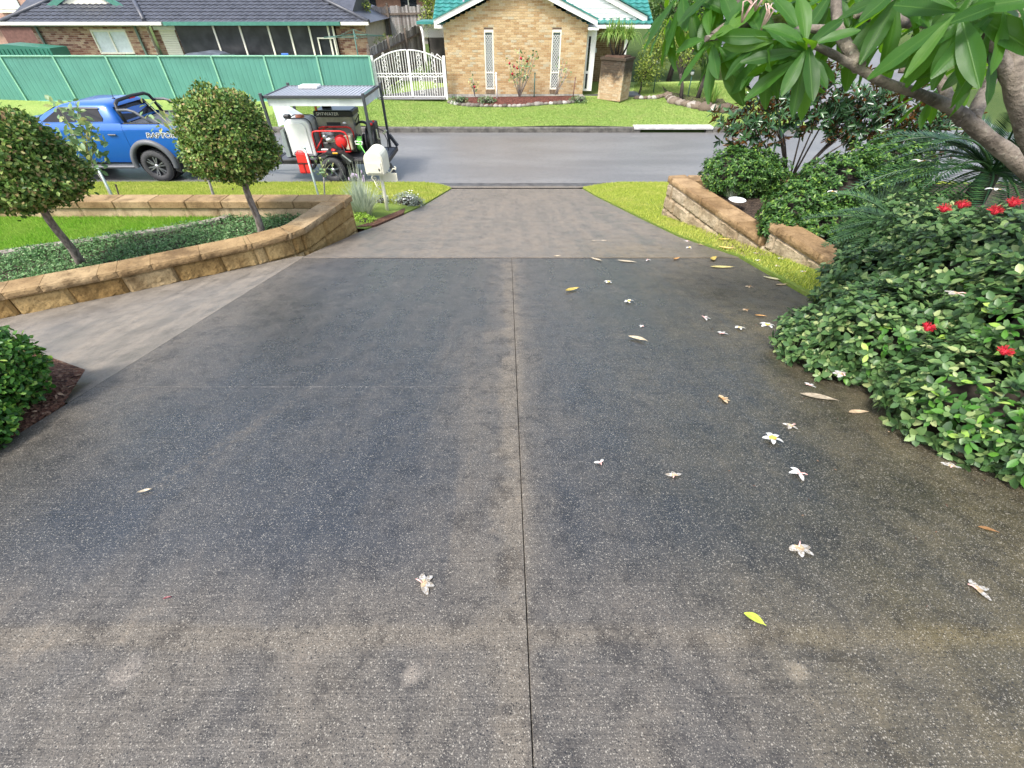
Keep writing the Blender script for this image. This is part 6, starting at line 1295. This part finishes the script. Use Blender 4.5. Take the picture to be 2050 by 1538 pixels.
MB().box(jx0 - .006, jx1 + .006, 13.232, 13.239, .52, .545).box(-5.76, -5.74, 13.231, 13.238, jz0, .519).build('strap', M_BLKP, jc); MB().box(jx0 + .03, jx1 - .03, 13.233, 13.2385, .56, .74).box(jx0 + .03, -5.78, 13.2335, 13.2385, .31, .5).box(-5.72, jx1 - .03, 13.2335, 13.2385, .31, .5).build('embossed_panel', plain('red_panel', (.7, .035, .03), .45), jc)
# ================================================================== SHRUBS BEHIND THE RIGHT WALL
def rosettes(ells, ntip, k, L0, L1, wr_, depth=.3, tilt=(55, 95), zmin=None, up=.5):
    """leaf whorls at twig tips spread over the shell of the shrub"""
    P, O = shell(ells, ntip, depth, zmin); n = len(P); A = norm(O + np.array([0, 0, up]) + rand_unit(n) * .45)
    ref = norm(np.cross(A, rand_unit(n))); ref2 = np.cross(A, ref); PP, TT, NN, LL, OO = [], [], [], [], []
    for j in range(k):
        a = 2 * np.pi * j / k + RNG.random(n) * .7; th = np.radians(RNG.uniform(tilt[0], tilt[1], n)) * (.75 if j % 2 else 1.0)
        rad = ref * np.cos(a)[:, None] + ref2 * np.sin(a)[:, None]; T = A * np.cos(th)[:, None] + rad * np.sin(th)[:, None]; N = A * np.sin(th)[:, None] - rad * np.cos(th)[:, None]
        PP.append(P + A * (.012 * (j % 2))); TT.append(T); NN.append(N); LL.append(RNG.uniform(L0, L1, n) * (.8 if j % 2 else 1.)); OO.append(O)
    c = np.concatenate; L = c(LL); return c(PP), c(TT), c(NN), L, L * wr_, c(OO)
def shrub(name, base, ells, ntip, k, L, wr_, mat, label, nobj=0, proto=None, depth=.3, zmin=None, core=.68, cat='shrub', group=None, stems=8, tilt=(55, 95)):
    t = thing(name, base, label, cat, group); mb = MB()
    if core:
        for c, r_ in ells: mb.ball(c, [q * core for q in r_], 12, 8, .1)  # added dark solids give the gaps between leaves their shade
        mb.build('dark_core', M_STEM_CORE, t)
    for i in range(stems):
        c, r_ = ells[i % len(ells)]; q = np.array(c) + rand_unit(1)[0] * np.array(r_) * .8; b = np.array(base, float); MB().tube([b, b + (q - b) * .5 + np.array([0, 0, .08]), q], [.02, .013, .005], 6).build('stem', M_DBARK, t)
    P, T, N, L_, W, O = rosettes(ells, ntip, k, L[0], L[1], wr_, depth, tilt, zmin); foliage(t, P, T, N, L_, W, mat, nobj, proto, O); return t
M_BOX = leafmat('glossy_dark_leaf', ((0, (.022, .062, .014)), (.5, (.05, .125, .025)), (.85, (.095, .2, .035)), (1, (.22, .34, .06))), .42, .18, spec=.32)
shrub('rounded_shrub', (3.7, 7.55, 1.6), [((3.62, 7.55, 1.95), (.58, .42, .36)), ((3.95, 7.6, 1.88), (.5, .4, .32))], 1500, 7, (.045, .07), .45, M_BOX, 'small rounded dark shrub at the street end of the right wall')
shrub('rounded_shrub', (4.3, 6.1, 1.65), [((3.72, 5.85, 1.95), (.42, .42, .36)), ((4.25, 6.05, 2.12), (.6, .5, .46)), ((4.95, 6.3, 2.25), (.62, .5, .48)), ((3.5, 5.62, 1.80), (.28, .26, .22)), ((4.0, 5.5, 1.85), (.4, .3, .3))], 3600, 7, (.045, .072), .45, M_BOX, 'wide dark glossy shrub spilling over the step in the right wall')
M_MAG = leafmat('magnolia_leaf', ((0, (.018, .05, .018)), (.5, (.03, .085, .03)), (1, (.07, .15, .05))), .22, .08, back=(.16, .075, .022), spec=.6)
PR_M = leaf_proto('long_leaf', .36, .06, .22, 4)
mg = shrub('magnolia_tree', (4.75, 8.0, 1.6), [((3.75, 8.0, 2.55), (.55, .45, .42)), ((4.35, 8.1, 2.85), (.6, .5, .5)), ((5.1, 8.1, 2.75), (.75, .5, .55)), ((5.9, 8.0, 2.65), (.75, .5, .5)), ((6.6, 7.9, 2.45), (.6, .5, .4))], 760, 7, (.10, .165), .36, M_MAG, 'small magnolia with glossy leaves, brown underneath, before the road', 300, PR_M, depth=.95, core=0, cat='tree', stems=16, tilt=(35, 80))
# cycad with long arching fronds
M_CYC = leafmat('cycad_leaflet', ((0, (.008, .03, .010)), (.6, (.02, .06, .02)), (1, (.05, .11, .03))), .3, .08)
def frond(parent, b, az, el, L, mat, droop=.5, n=34, ll=.16, name='frond'):
    d = np.array([math.cos(az), math.sin(az), 0]); s_ = np.array([-d[1], d[0], 0]); pts = [np.array(b) + d * (L * u * math.cos(el)) + np.array([0, 0, L * u * math.sin(el) - droop * L * u * u]) for u in np.linspace(0, 1, 9)]
    mb = MB(); mb.tube(pts, [.012 - .009 * i / 8 for i in range(9)], 5, False)
    for i in range(n):
        u = .12 + .88 * i / n; k = u * 8; j = min(int(k), 7); p = pts[j] + (pts[j+1] - pts[j]) * (k - j); tg = norm(pts[j+1] - pts[j]); l = ll * math.sin(math.pi * (u * .85 + .12)) + .02
        for s in (-1, 1): e = p + (s_ * s * .8 + tg * .55 + np.array([0, 0, .18])) * l; m = (p + e) / 2; w_ = tg * .008; mb.add([p, m - w_, e, m + w_], [(0, 1, 2, 3)])
    return mb.build(name, mat, parent, fix=False)
cb = atD(1985, 345, 3.9); cy = thing('cycad', cb - np.array([0, 0, .5]), 'dark cycad with arching feathery fronds under the leaning trunk', 'cycad')
MB().tube([cb - np.array([0, 0, .25]), cb], [.09, .07], 10).build('trunk', M_DBARK, cy)
for i in range(44): frond(cy, cb, i * 2.4, R(random.uniform(-5, 62)), random.uniform(.8, 1.25), M_CYC, random.uniform(.35, .75))
cb = atD(1800, 452, 3.7); cy = thing('cycad', cb - np.array([0, 0, .3]), 'small cycad with low fronds reaching over the wall cap', 'cycad')
MB().tube([cb - np.array([0, 0, .4]), cb], [.1, .08], 8).build('trunk', M_DBARK, cy)
for i in range(16): frond(cy, cb, 2.2 + i * .28, R(random.uniform(5, 45)), random.uniform(.45, .75), leafmat('cycad_light', ((0, (.03, .08, .025)), (1, (.08, .17, .05))), .35, .1) if i == 0 else MC['cycad_light'], random.uniform(.3, .6), 28, .1)
p = atD(1765, 440, 4.3); g = thing('tussock_grass', p, 'fine blue-green tussock between the glossy shrub and the cycads', 'grass clump'); ribbons(p - np.array([0, 0, .1]), 340, .3, .55, .006, .7, .6, leafmat('tussock_blade', ((0, (.04, .09, .05)), (1, (.12, .2, .12))), .5, .2), 'blade_tuft', g)
p = atZ(1462, 396, 1.66); g = thing('silver_twigs', p, 'wiry silver-white plant behind the wall cap between the rounded shrubs', 'plant'); ribbons(p, 60, .12, .24, .004, .9, .3, M_FOUNT, 'twig_tuft', g)
p = atZ(1475, 404, 1.74); tag(MB().lathe([(0, 0), (.07, 0), (.125, .03), (.12, .033), (.07, .008), (0, .008)], p, 'z', 24).build('white_dish', plain('glazed_white', (.8, .84, .85), .2)), 'white saucer standing on the right wall cap', 'dish')
# big shrub with red brush flowers
M_MET = leafmat('grey_green_leaf', ((0, (.03, .072, .022)), (.4, (.064, .138, .042)), (.75, (.112, .20, .064)), (.93, (.2, .29, .10)), (1, (.36, .41, .18))), .42, .2, back=(.10, .15, .08), spec=.4)
ELL = [((3.42, 3.7, 2.25), (.40, .42, .38)), ((3.3, 3.3, 2.48), (.5, .5, .42)), ((2.90, 3.0, 2.34), (.46, .50, .38)), ((3.15, 2.6, 2.66), (.58, .58, .46)), ((2.52, 2.3, 2.42), (.5, .52, .36)), ((2.98, 1.9, 2.72), (.6, .6, .48)), ((2.22, 2.5, 2.24), (.32, .42, .19)), ((2.46, 1.65, 2.50), (.42, .45, .29)), ((2.64, 1.25, 2.58), (.40, .32, .25)), ((3.6, 3.9, 2.4), (.5, .5, .4))]
bs = shrub('flowering_shrub', (2.95, 2.6, 2.1), ELL, 12000, 6, (.03, .074), .64, M_MET, 'broad green shrub with red brush flowers along the right of the driveway', 300, PR_R, depth=.28, zmin=lambda p: 2.69 - DB * p[:, 1], core=.5, stems=22)
M_BRU = plain('red_stamen', (.5, .015, .03), .7, var=.25, vs=80)
def brush(P, r_=.034):
    P = np.array(P); mb = MB()
    for u in rand_unit(90): u[2] = abs(u[2]) * .9 + .05; mb.tube([P, P + u * r_ * random.uniform(.75, 1.1)], [.0016, .001], 3, False)
    mb.ball(P, r_ * .45, 8, 6); mb.build('flower', M_BRU, bs)
for x_, y_, zc in ((1857, 658, 2.42), (2010, 705, 2.2), (1925, 412, 3.0), (2028, 408, 2.75), (1992, 424, 2.8), (1890, 420, 3.05)): brush(atD(x_, y_, zc - .06), .036 if y_ > 500 else .045)
# ================================================================== FRANGIPANI OVER THE RIGHT SIDE
t = NT('frangipani_bark'); n1 = t.noise(9, 5, .65); n2 = t.noise(45, 4); col = t.mix(t.smooth(n1, .35, .65), (.075, .06, .046), (.21, .175, .14)); col = t.mix(t.smooth(n2, .58, .72, 0, .6), col, (.3, .28, .22)); col = t.mix(t.smooth(n2, .4, .28, 0, .6), col, (.05, .04, .032))
M_FBK = t.bsdf(col, .85, t.bump(t.math('ADD', n1, t.math('MULTIPLY', n2, .6)), .9, .02))
fg = thing('frangipani_tree', (3.35, 2.3, 2.2), 'leaning frangipani with thick knobbly limbs and long leaves at upper right', 'tree')
def limb(px, rad, name='limb', par=None):
    P = [atD(x_, y_, z_) for x_, y_, z_ in px]; Q = []; RR = []
    for i in range(len(P) - 1):                                          # smooth the polyline
        a, b, c, d = P[max(i-1, 0)], P[i], P[i+1], P[min(i+2, len(P)-1)]
        for u in np.linspace(0, 1, 5)[:-1]: Q.append(.5 * ((2*b) + (c-a)*u + (2*a-5*b+4*c-d)*u*u + (-a+3*b-3*c+d)*u**3)); RR.append((rad[i] + (rad[i+1] - rad[i]) * u) * random.uniform(.94, 1.08))
    Q.append(P[-1]); RR.append(rad[-1]); return MB().tube(Q, RR, 14).build(name, M_FBK, par or fg)
tr = limb([(2420, 760, 2.05), (2260, 560, 2.2), (2120, 400, 2.25), (2040, 325, 2.25), (1975, 275, 2.25), (1930, 235, 2.25)], [.085, .068, .048, .038, .034, .032], 'trunk')
limb([(1975, 275, 2.25), (1925, 228, 2.24), (1850, 192, 2.15), (1770, 165, 2.1), (1705, 130, 2.05), (1660, 105, 2.0), (1622, 88, 1.95)], [.030, .029, .023, .020, .017, .015, .012])
limb([(1930, 245, 2.25), (1905, 215, 2.3), (1885, 165, 2.4), (1860, 142, 2.45), (1800, 140, 2.5)], [.028, .027, .024, .021, .016])
limb([(1945, 245, 2.25), (1968, 190, 2.3), (1992, 140, 2.3), (2000, 60, 2.3), (2010, -40, 2.3)], [.034, .03, .026, .024, .02])
limb([(2180, 470, 2.2), (2085, 300, 2.05), (2040, 190, 1.95), (2030, 90, 1.9), (2060, -60, 1.9)], [.065, .055, .046, .042, .038])
limb([(2060, 210, 1.98), (2000, 120, 1.9), (1975, 80, 1.85), (1960, 60, 1.8)], [.04, .03, .024, .02])
limb([(1720, 135, 2.05), (1700, 100, 2.1), (1678, 55, 2.15), (1672, -30, 2.2)], [.028, .026, .024, .02]); limb([(1770, -40, 2.3), (1790, 20, 2.3), (1812, 42, 2.3), (1880, 45, 2.35), (1985, 100, 2.3)], [.026, .028, .03, .032, .04]); limb([(1812, 42, 2.3), (1760, 38, 2.25), (1715, 28, 2.2)], [.03, .024, .018])
limb([(1440, -40, 2.3), (1480, 20, 2.3), (1496, 45, 2.3), (1460, 50, 2.3), (1425, 72, 2.3)], [.024, .024, .024, .02, .016]); limb([(1622, 30, 2.3), (1560, 40, 2.3), (1496, 45, 2.3)], [.024, .022, .02]); limb([(1478, 60, 2.3), (1450, 70, 2.3), (1412, 78, 2.3)], [.018, .017, .014]); limb([(1668, 60, 2.2), (1600, 60, 2.2), (1560, 90, 2.15), (1525, 72, 2.15)], [.02, .018, .016, .014])
t = NT('frangipani_leaf'); lx, ly, lz = t.sep(t.obj()); ax = t.math('ABSOLUTE', lx); col = t.ramp(rnd(t), (0, (.016, .06, .009)), (.5, (.028, .10, .014)), (.85, (.045, .14, .02)), (1, (.10, .22, .03)))
rib = t.smooth(ax, .003, .009, 1., 0.); vein = t.math('MULTIPLY', t.smooth(t.math('ABSOLUTE', t.math('SINE', t.math('MULTIPLY', t.math('SUBTRACT', ly, t.math('MULTIPLY', ax, .7)), 75.))), .0, .22, 1., 0.), .22)
blot = t.noise(5, 4, .6, t.obj()); col = t.mix(t.smooth(blot, .4, .7, 0, .5), col, t.mix(1., col, (1.5, 1.25, 1.), 'MULTIPLY')); col = t.mix(t.math('MAXIMUM', t.math('MULTIPLY', rib, .6), vein), col, (.12, .24, .05))
M_FRG = t.bsdf(col, t.math('ADD', .3, t.math('MULTIPLY', blot, .25)), t.bump(t.math('ADD', vein, t.math('MULTIPLY', rib, .5)), .35, .01), 0, .4, 0, .48, (.18, .38, .012))
def frg_proto(nm, curl, fold):
    v = []; f = []; seg = 10
    for i in range(seg + 1):
        u = i / seg; w_ = .5 * .27 * (math.sin(math.pi * min(1., u ** 1.25 * .93 + .035)) ** .85); w_ = max(w_, .012); z = -curl * u * u; wav = .012 * math.sin(u * 17)
        v += [(-w_, u, z + fold * w_ + wav), (-w_ * .5, u, z + fold * .4 * w_), (0, u, z - .006), (w_ * .5, u, z + fold * .4 * w_), (w_, u, z + fold * w_ - wav)]
    for i in range(seg): a = i * 5; f += [(a+k, a+k+1, a+k+6, a+k+5) for k in range(4)]
    me = mesh_from(nm, v, f); me.polygons.foreach_set('use_smooth', [True] * len(me.polygons)); return me
FPR = [frg_proto('frangipani_leaf', .10, .25), frg_proto('frangipani_leaf', .22, .4), frg_proto('frangipani_leaf', .04, .15)]
def cluster(x_, y_, zc, dr, k, L, droop=.45, spread=(60, 112), sky=False):
    P0 = atD(x_, y_, zc); A = norm(np.array(dr, float)); r1 = norm(np.cross(A, [.3, .2, .9])); r2 = np.cross(A, r1)
    for j in range(k):
        a = j * 2.4 + random.uniform(-.3, .3); th = R(spread[0] + (spread[1] - spread[0]) * (k - j) / k); rad = r1 * math.cos(a) + r2 * math.sin(a)
        T = A * math.cos(th) + rad * math.sin(th) + np.array([0, 0, -droop * random.uniform(.6, 1.2)]); T = norm(T); N = A * math.sin(th) - rad * math.cos(th) + np.array([0, 0, .5]); N = norm(N - T * (N @ T)); l = L * random.uniform(.72, 1.12)
        P = P0 - A * .02 * (k - j) * .4 + T * .015
        leaf_objs('leaf', P[None], T[None], N[None], np.array([l]), np.array([l * random.uniform(.85, 1.15)]), M_FRG, fg, FPR[j % 3])
for m_ in FPR: m_.materials.append(M_FRG)
CL = [(1414, 78, 2.3, (-.8, -.2, .3), 14, .27, .55), (1524, 70, 2.15, (-.6, -.3, .5), 12, .23, .5), (1620, 86, 1.95, (-.3, -.8, .55), 15, .235, .3), (1545, 92, 2.1, (-.4, -.2, -.3), 9, .26, .75), (1580, 110, 2.1, (-.2, -.3, -.5), 8, .26, .8),
      (1916, 20, 1.68, (-.7, -.4, .1), 12, .27, .6), (1962, 62, 1.9, (-.2, -.7, .5), 9, .26, .5), (1990, 90, 1.85, (.2, -.8, .5), 8, .21, .4), (1715, 20, 2.2, (-.5, -.4, .6), 12, .25, .45), (1672, -25, 2.2, (-.2, -.5, .6), 12, .26, .5),
      (1360, -20, 2.4, (-.7, -.2, .4), 12, .28, .6), (1440, -35, 2.3, (-.4, -.3, .6), 12, .28, .6), (1540, -25, 2.2, (-.3, -.3, .7), 12, .28, .55), (1600, -15, 2.4, (0, .2, .8), 11, .28, .5), (1770, -30, 2.3, (.1, -.3, .8), 11, .28, .5), (1820, -45, 1.9, (-.2, -.4, .7), 12, .28, .6), (2040, -10, 1.6, (.1, -.6, .5), 11, .28, .5), (1970, -50, 1.75, (-.3, -.5, .5), 11, .28, .6), (1865, 175, 2.5, (-.3, .3, .4), 7, .22, .4), (1480, 10, 2.5, (-.3, .5, .5), 10, .27, .5), (1330, 30, 2.6, (-.6, .2, .2), 9, .26, .6), (1760, 60, 2.5, (-.3, .5, .4), 9, .26, .5),
      (1400, 20, 2.7, (-.5, .4, .3), 10, .27, .55), (1560, 30, 2.7, (-.2, .5, .4), 10, .27, .5), (1660, 50, 2.6, (-.2, .5, .3), 10, .26, .5), (1850, 80, 2.6, (-.3, .4, .4), 9, .25, .5), (1930, 130, 2.7, (0, .5, .4), 7, .22, .5)]
for c in CL: cluster(*c[:7])
M_BUD = plain('pink_bud', (.62, .42, .36), .5, var=.2, vs=60)
for x_, y_ in ((1485, 45), (1512, 22), (1523, 62)):
    for k in range(4): p = atD(x_, y_, 2.14); MB().tube([p, p + np.array([random.uniform(-.03, .03), -.02, .05 + .03 * random.random()]), p + np.array([random.uniform(-.05, .05), -.03, .10])], [.005, .004, .002], 5).build('flower_stalk', M_BUD, fg)
# ================================================================== FALLEN FLOWERS AND LEAVES
t = NT('frangipani_petal'); M_PET = t.bsdf(t.mix(t.noise(60, 3), (.56, .55, .51), (.68, .68, .65)), .5, None, 0, .4, 0, .2); M_PYEL = plain('petal_yellow', (.66, .43, .07), .5, var=.1, vs=90); M_PTAN = plain('petal_tan', (.48, .36, .22), .6, var=.25, vs=90); M_PINK = plain('flower_tube_pink', (.7, .42, .38), .5, var=.2, vs=90); M_PBRN = plain('petal_brown', (.42, .25, .11), .6, var=.25, vs=90)
t = NT('petal_wilted'); M_PWIL = t.bsdf(t.mix(t.smooth(t.noise(120, 3), .4, .6), (.34, .29, .22), (.6, .59, .56)), .4, None, 0, .5, 0, .25)
def flower(x_, y_, kind, label, size=.037, P=None, tilt=None, cat='flower', n=None, seed=0):
    rg = random.Random(x_ * 31 + y_); p = onD(x_, y_) if P is None else np.array(P); dark = {'open': (M_PET, M_PYEL), 'side': (M_PET, M_PINK), 'wilt': (M_PWIL, M_PTAN), 'tan': (M_PWIL, M_PTAN), 'brown': (M_PTAN, M_PBRN)}[kind]
    slope = np.array([0, 1, -DB]); slope /= np.linalg.norm(slope); up = np.cross([1, 0, 0], slope)
    o = thing('frangipani_flower', p, label, cat, 'fallen frangipani flowers'); a0 = rg.uniform(0, 6.28); n = n or (5 if kind == 'open' else (4 if kind == 'wilt' else 3)); arc = 6.283 / n if kind == 'open' else {2: 1.9, 3: 1.25, 4: .95}.get(n, 1.)
    c = p + up * (.012 if kind == 'open' else .009)
    for k in range(n):
        a = a0 + arc * k + rg.uniform(-.15, .15); d = np.array([1, 0, 0]) * math.cos(a) + slope * math.sin(a); s_ = np.cross(up, d); L = size * rg.uniform(.85, 1.15); wd = size * .27 * (1 if kind != 'side' else .8); lift = rg.uniform(.1, .35) if kind in ('open', 'side') else .06
        v = []; f = []
        for i in range(7):
            u = i / 6; w_ = wd * math.sin(math.pi * (u * .86 + .1)) ** .7; h = lift * L * math.sin(u * 2.6) * (.8 if kind == 'open' else .5) - .004 * u; q = c + d * (L * u) + up * h; v += [q - s_ * w_ + up * .2 * w_, q, q + s_ * w_ - up * .08 * w_]
        m = MB()
        for i in range(6): m.cur = 1 if i < 2 else 0; m.add([v[3*i], v[3*i+1], v[3*i+4], v[3*i+3]], [(0, 1, 2, 3)], True); m.add([v[3*i+1], v[3*i+2], v[3*i+5], v[3*i+4]], [(0, 1, 2, 3)], True)
        m.build('petal', list(dark), o, fix=False)
    if kind != 'open': b = a0 + math.pi + .6; d = np.array([1, 0, 0]) * math.cos(b) + slope * math.sin(b); MB().tube([c, c + d * size * .35 + up * .006, c + d * size * .62 + up * .004], [.003, .0028, .0022], 6).build('flower_tube', M_PINK if kind != 'brown' else M_PBRN, o)
    else: MB().ball(c + up * .002, (.005, .005, .003), 8, 5).build('throat', M_PYEL, o)
FL = [(1218, 567, 'open', 'fresh white frangipani flower right of the yellow leaf, below the cross joint', .05), (1258, 606, 'open', 'white frangipani flower second below the cross joint', .047), (1410, 638, 'side', 'white frangipani flower on its side left of the shrub tip', .055), (1446, 670, 'side', 'white frangipani flower with pink tube near the shrub tip', .05), (1480, 659, 'open', 'yellow-hearted frangipani flower closest to the shrub tip', .045), (1286, 655, 'side', 'tiny pinkish fallen flower above the curved tan leaf', .03),
      (1493, 622, 'brown', 'small browned flower just above the shrub tip', .035), (1447, 801, 'brown', 'browned flat flower in the middle right of the driveway', .045), (1583, 854, 'tan', 'yellowed wilted flower beside the big white five-petalled one', .04), (1545, 882, 'open', 'large white flower with spread petals on the right of the driveway', .05), (1600, 950, 'side', 'white flower with pink tube below the spread one', .05), (1202, 929, 'side', 'two-petalled white flower right of the middle joint', .035), (1350, 955, 'tan', 'wilted tan flower between the middle joint and the shrub', .037),
      (1598, 1098, 'wilt', 'large translucent wilted flower at lower right', .05), (846, 1170, 'wilt', 'translucent wilted petals left of the middle joint', .045), (1953, 1182, 'tan', 'tan wilted flower at the right edge of the driveway', .042), (1296, 522, 'side', 'white and pink flower just below the cross joint', .05), (1376, 484, 'side', 'upper of two white flowers at the grass edge above the cross joint', .055), (1380, 498, 'open', 'lower of two white flowers at the grass edge above the cross joint', .05), (1500, 575, 'brown', 'dark rotted flower near the end of the grass strip', .04)]
for x_, y_, k, lab, s_ in FL: flower(x_, y_, k, lab, s_, n={1202: 2, 1447: 4, 1953: 3}.get(x_))
GL = ['upper left of the white petals in the grass strip under the wall step', 'white petals in the grass strip just below the upper left ones', 'white petals in the middle of the grass strip under the right wall', 'white flower nearest the flowering shrub in the grass strip', 'white petals touching the foot of the right wall']
for i, (x_, y_) in enumerate(((1512, 515), (1517, 529), (1552, 540), (1606, 552), (1560, 525))): q = onD(x_, y_) + np.array([0, 0, .04]); flower(x_, y_, 'side', GL[i], .045, q)
for x_, y_, zc, k, lab, s_ in ((1915, 590, 2.45, 'tan', 'white and yellow fallen flower lodged high in the flowering shrub', .055), (1685, 752, 2.12, 'wilt', 'white fallen flower lodged at the lower front of the flowering shrub', .04), (1535, 655, 2.72, 'open', 'white flower caught on the left tip of the flowering shrub', .045), (1905, 937, 1.88, 'tan', 'fallen flower at the lowest edge of the flowering shrub', .035), (1620, 775, 2.2, 'side', 'small white petals at the shrub edge above the long tan leaf', .03), (1668, 388, 5.05, 'open', 'white flower lodged on the wide glossy shrub', .07), (1993, 385, 3.0, 'open', 'pale yellow flower lodged above the red brush flowers', .055), (1845, 327, 4.0, 'open', 'pale flower lodged on the dark cycad fronds', .08)): flower(x_, y_, k, lab, s_, atD(x_, y_, zc - .05))
def dead_leaf(x_, y_, px, ang, c, curl, label, wr_=.32, P=None):
    p = onD(x_, y_) if P is None else np.array(P); zc = proj(p)[2]; L = px * zc / FPX * 1.15; m = plain('dead_leaf_%d_%d' % (x_, y_), c, .5, var=.25, vs=50); slope = np.array([0, 1, -DB]); slope /= np.linalg.norm(slope); up = np.cross([1, 0, 0], slope); a = R(ang); d = np.array([1, 0, 0]) * math.cos(a) + slope * math.sin(a); s_ = np.cross(up, d); v = []
    for i in range(9):
        u = i / 8; w_ = L * wr_ * .5 * max(.04, math.sin(math.pi * (u * .95 + .02)) ** .8); h = .006 + L * curl * abs(2 * u - 1) ** 2; sd_ = L * .10 * math.sin(math.pi * u); q = p + d * L * (u - .5) + s_ * sd_ + up * h; v += [q - s_ * w_ + up * w_ * .5 * (1 if curl > .08 else .2), q, q + s_ * w_ + up * w_ * (.7 if curl > .08 else .15)]
    mb = MB()
    for i in range(8): mb.add([v[3*i], v[3*i+1], v[3*i+4], v[3*i+3]], [(0, 1, 2, 3)], True); mb.add([v[3*i+1], v[3*i+2], v[3*i+5], v[3*i+4]], [(0, 1, 2, 3)], True)
    e = v[25]; o = thing('fallen_leaf', p, label, 'leaf', 'fallen leaves on the driveway'); mb.build('blade', m, o, fix=False); MB().tube([np.array(e) - d * L * .05, np.array(e) + d * L * .12 - up * .002], [.0018, .0012], 5).build('stalk', m, o)
YL, TN_, OR = (.42, .32, .08), (.42, .35, .24), (.36, .2, .07)
for a in ((1145, 584, 30, 35, YL, .12, 'yellow-green curled leaf right of the middle joint'), (1275, 682, 32, -35, TN_, .10, 'curved tan leaf below the tiny pinkish flower'), (1193, 521, 24, -55, TN_, .05, 'tan leaf standing on the cross joint, first from the middle joint'), (1253, 525, 30, -25, TN_, .05, 'slim tan leaf just below the cross joint'), (1199, 484, 28, 5, (.4, .33, .24), .05, 'thin pale leaf lying above the cross joint'), (1354, 521, 18, 40, OR, .15, 'small orange-brown curled leaf by the cross joint'), (1444, 537, 38, -3, (.5, .42, .16), .05, 'long pale yellow leaf at the grass edge below the cross joint'), (1430, 522, 28, 60, YL, .12, 'yellow leaf standing at the grass edge by the cross joint'), (1413, 492, 34, 10, (.42, .32, .18), .08, 'broad tan leaf half on the grass strip'), (1447, 487, 22, 5, YL, .1, 'yellow leaf in the grass strip near the wall'), (1365, 472, 18, -30, OR, .12, 'brown curled leaf at the edge of the grass strip'), (1451, 505, 26, -40, (.5, .36, .12), .14, 'crumpled yellow leaf in the grass strip'), (1547, 560, 32, -40, (.5, .45, .25), .06, 'pale broad leaf near the end of the grass strip'), (1563, 572, 22, 10, (.36, .26, .14), .08, 'small brown leaf near the end of the grass strip'), (1508, 1241, 32, -38, (.42, .52, .06), .03, 'lime green leaf at lower right of the driveway'), (290, 987, 20, 25, TN_, .16, 'small tan leaf alone on the left of the driveway'), (1635, 798, 52, -22, (.36, .3, .22), .05, 'long dry tan leaf along the lower shrub edge'), (1716, 828, 34, 5, (.45, .34, .22), .06, 'short dry leaf under the lower shrub edge'), (1115, 515, 12, 5, TN_, .1, 'tiny tan leaf on the cross joint'), (1521, 635, 18, -15, OR, .1, 'small orange leaf at the shrub tip'), (335, 1200, 12, 20, (.16, .02, .03), .1, 'tiny dark red leaf at lower left of the driveway'), (1975, 1062, 26, -25, (.25, .13, .05), .03, 'thin brown leaf at the right edge below the shrub')):
    dead_leaf(*a, P=(onD(a[0], a[1]) + np.array([0, 0, .035])) if a[0] in (1447, 1451) else None, wr_=.5 if a[0] == 1508 else .32)
# bark chips and leaf litter at the left hedge
M_LIT = piecemat('litter', ((0, (.08, .03, .02)), (.5, (.2, .1, .06)), (1, (.38, .26, .17))), .8)
n = 420; q = RNG.random((n, 2)); P = np.stack([-2.68 - q[:, 0] * .55, 1.45 + q[:, 1] * .8, np.zeros(n)], 1); P = P[(P[:, 0] < -2.66 - np.maximum(0, P[:, 1] - 1.9) * .4)]; P[:, 2] = 2.735 - DB * P[:, 1] - .03 + RNG.random(len(P)) * .02 - np.maximum(0, -2.7 - P[:, 0]) * .05
T = norm(rand_unit(len(P)) * np.array([1, 1, .25])); N = norm(rand_unit(len(P)) * .5 + np.array([0, 0, 1.])); leaves_mesh('leaf_litter', P, T, N, RNG.uniform(.02, .06, len(P)), RNG.uniform(.008, .02, len(P)), M_LIT); tag(bpy.data.objects['leaf_litter'], 'brown bark chips and leaf litter beneath the left hedge shrub', 'leaf litter', kind='stuff')

n = 900; P = np.stack([RNG.uniform(.6, 3.0, n), RNG.uniform(.6, 6.5, n), np.zeros(n)], 1); keep = RNG.random(n) < np.clip((P[:, 0] - .4) / 2.4, 0, 1) ** 2.2 * np.where(P[:, 1] > 3, 1, .8); P = P[keep & (P[:, 0] < np.where(P[:, 1] < 3, 2.4, 2.84))]; P[:, 2] = DA - DB * P[:, 1] + .004
T = norm(rand_unit(len(P)) * np.array([1, 1, .1])); N = norm(rand_unit(len(P)) * .25 + np.array([0, 0, 1.])); leaves_mesh('plant_litter', P, T, N, RNG.uniform(.006, .02, len(P)), RNG.uniform(.002, .006, len(P)), M_LIT, simple=True); tag(bpy.data.objects['plant_litter'], 'tiny brown plant crumbs scattered along the right edge of the driveway', 'plant litter', kind='stuff')
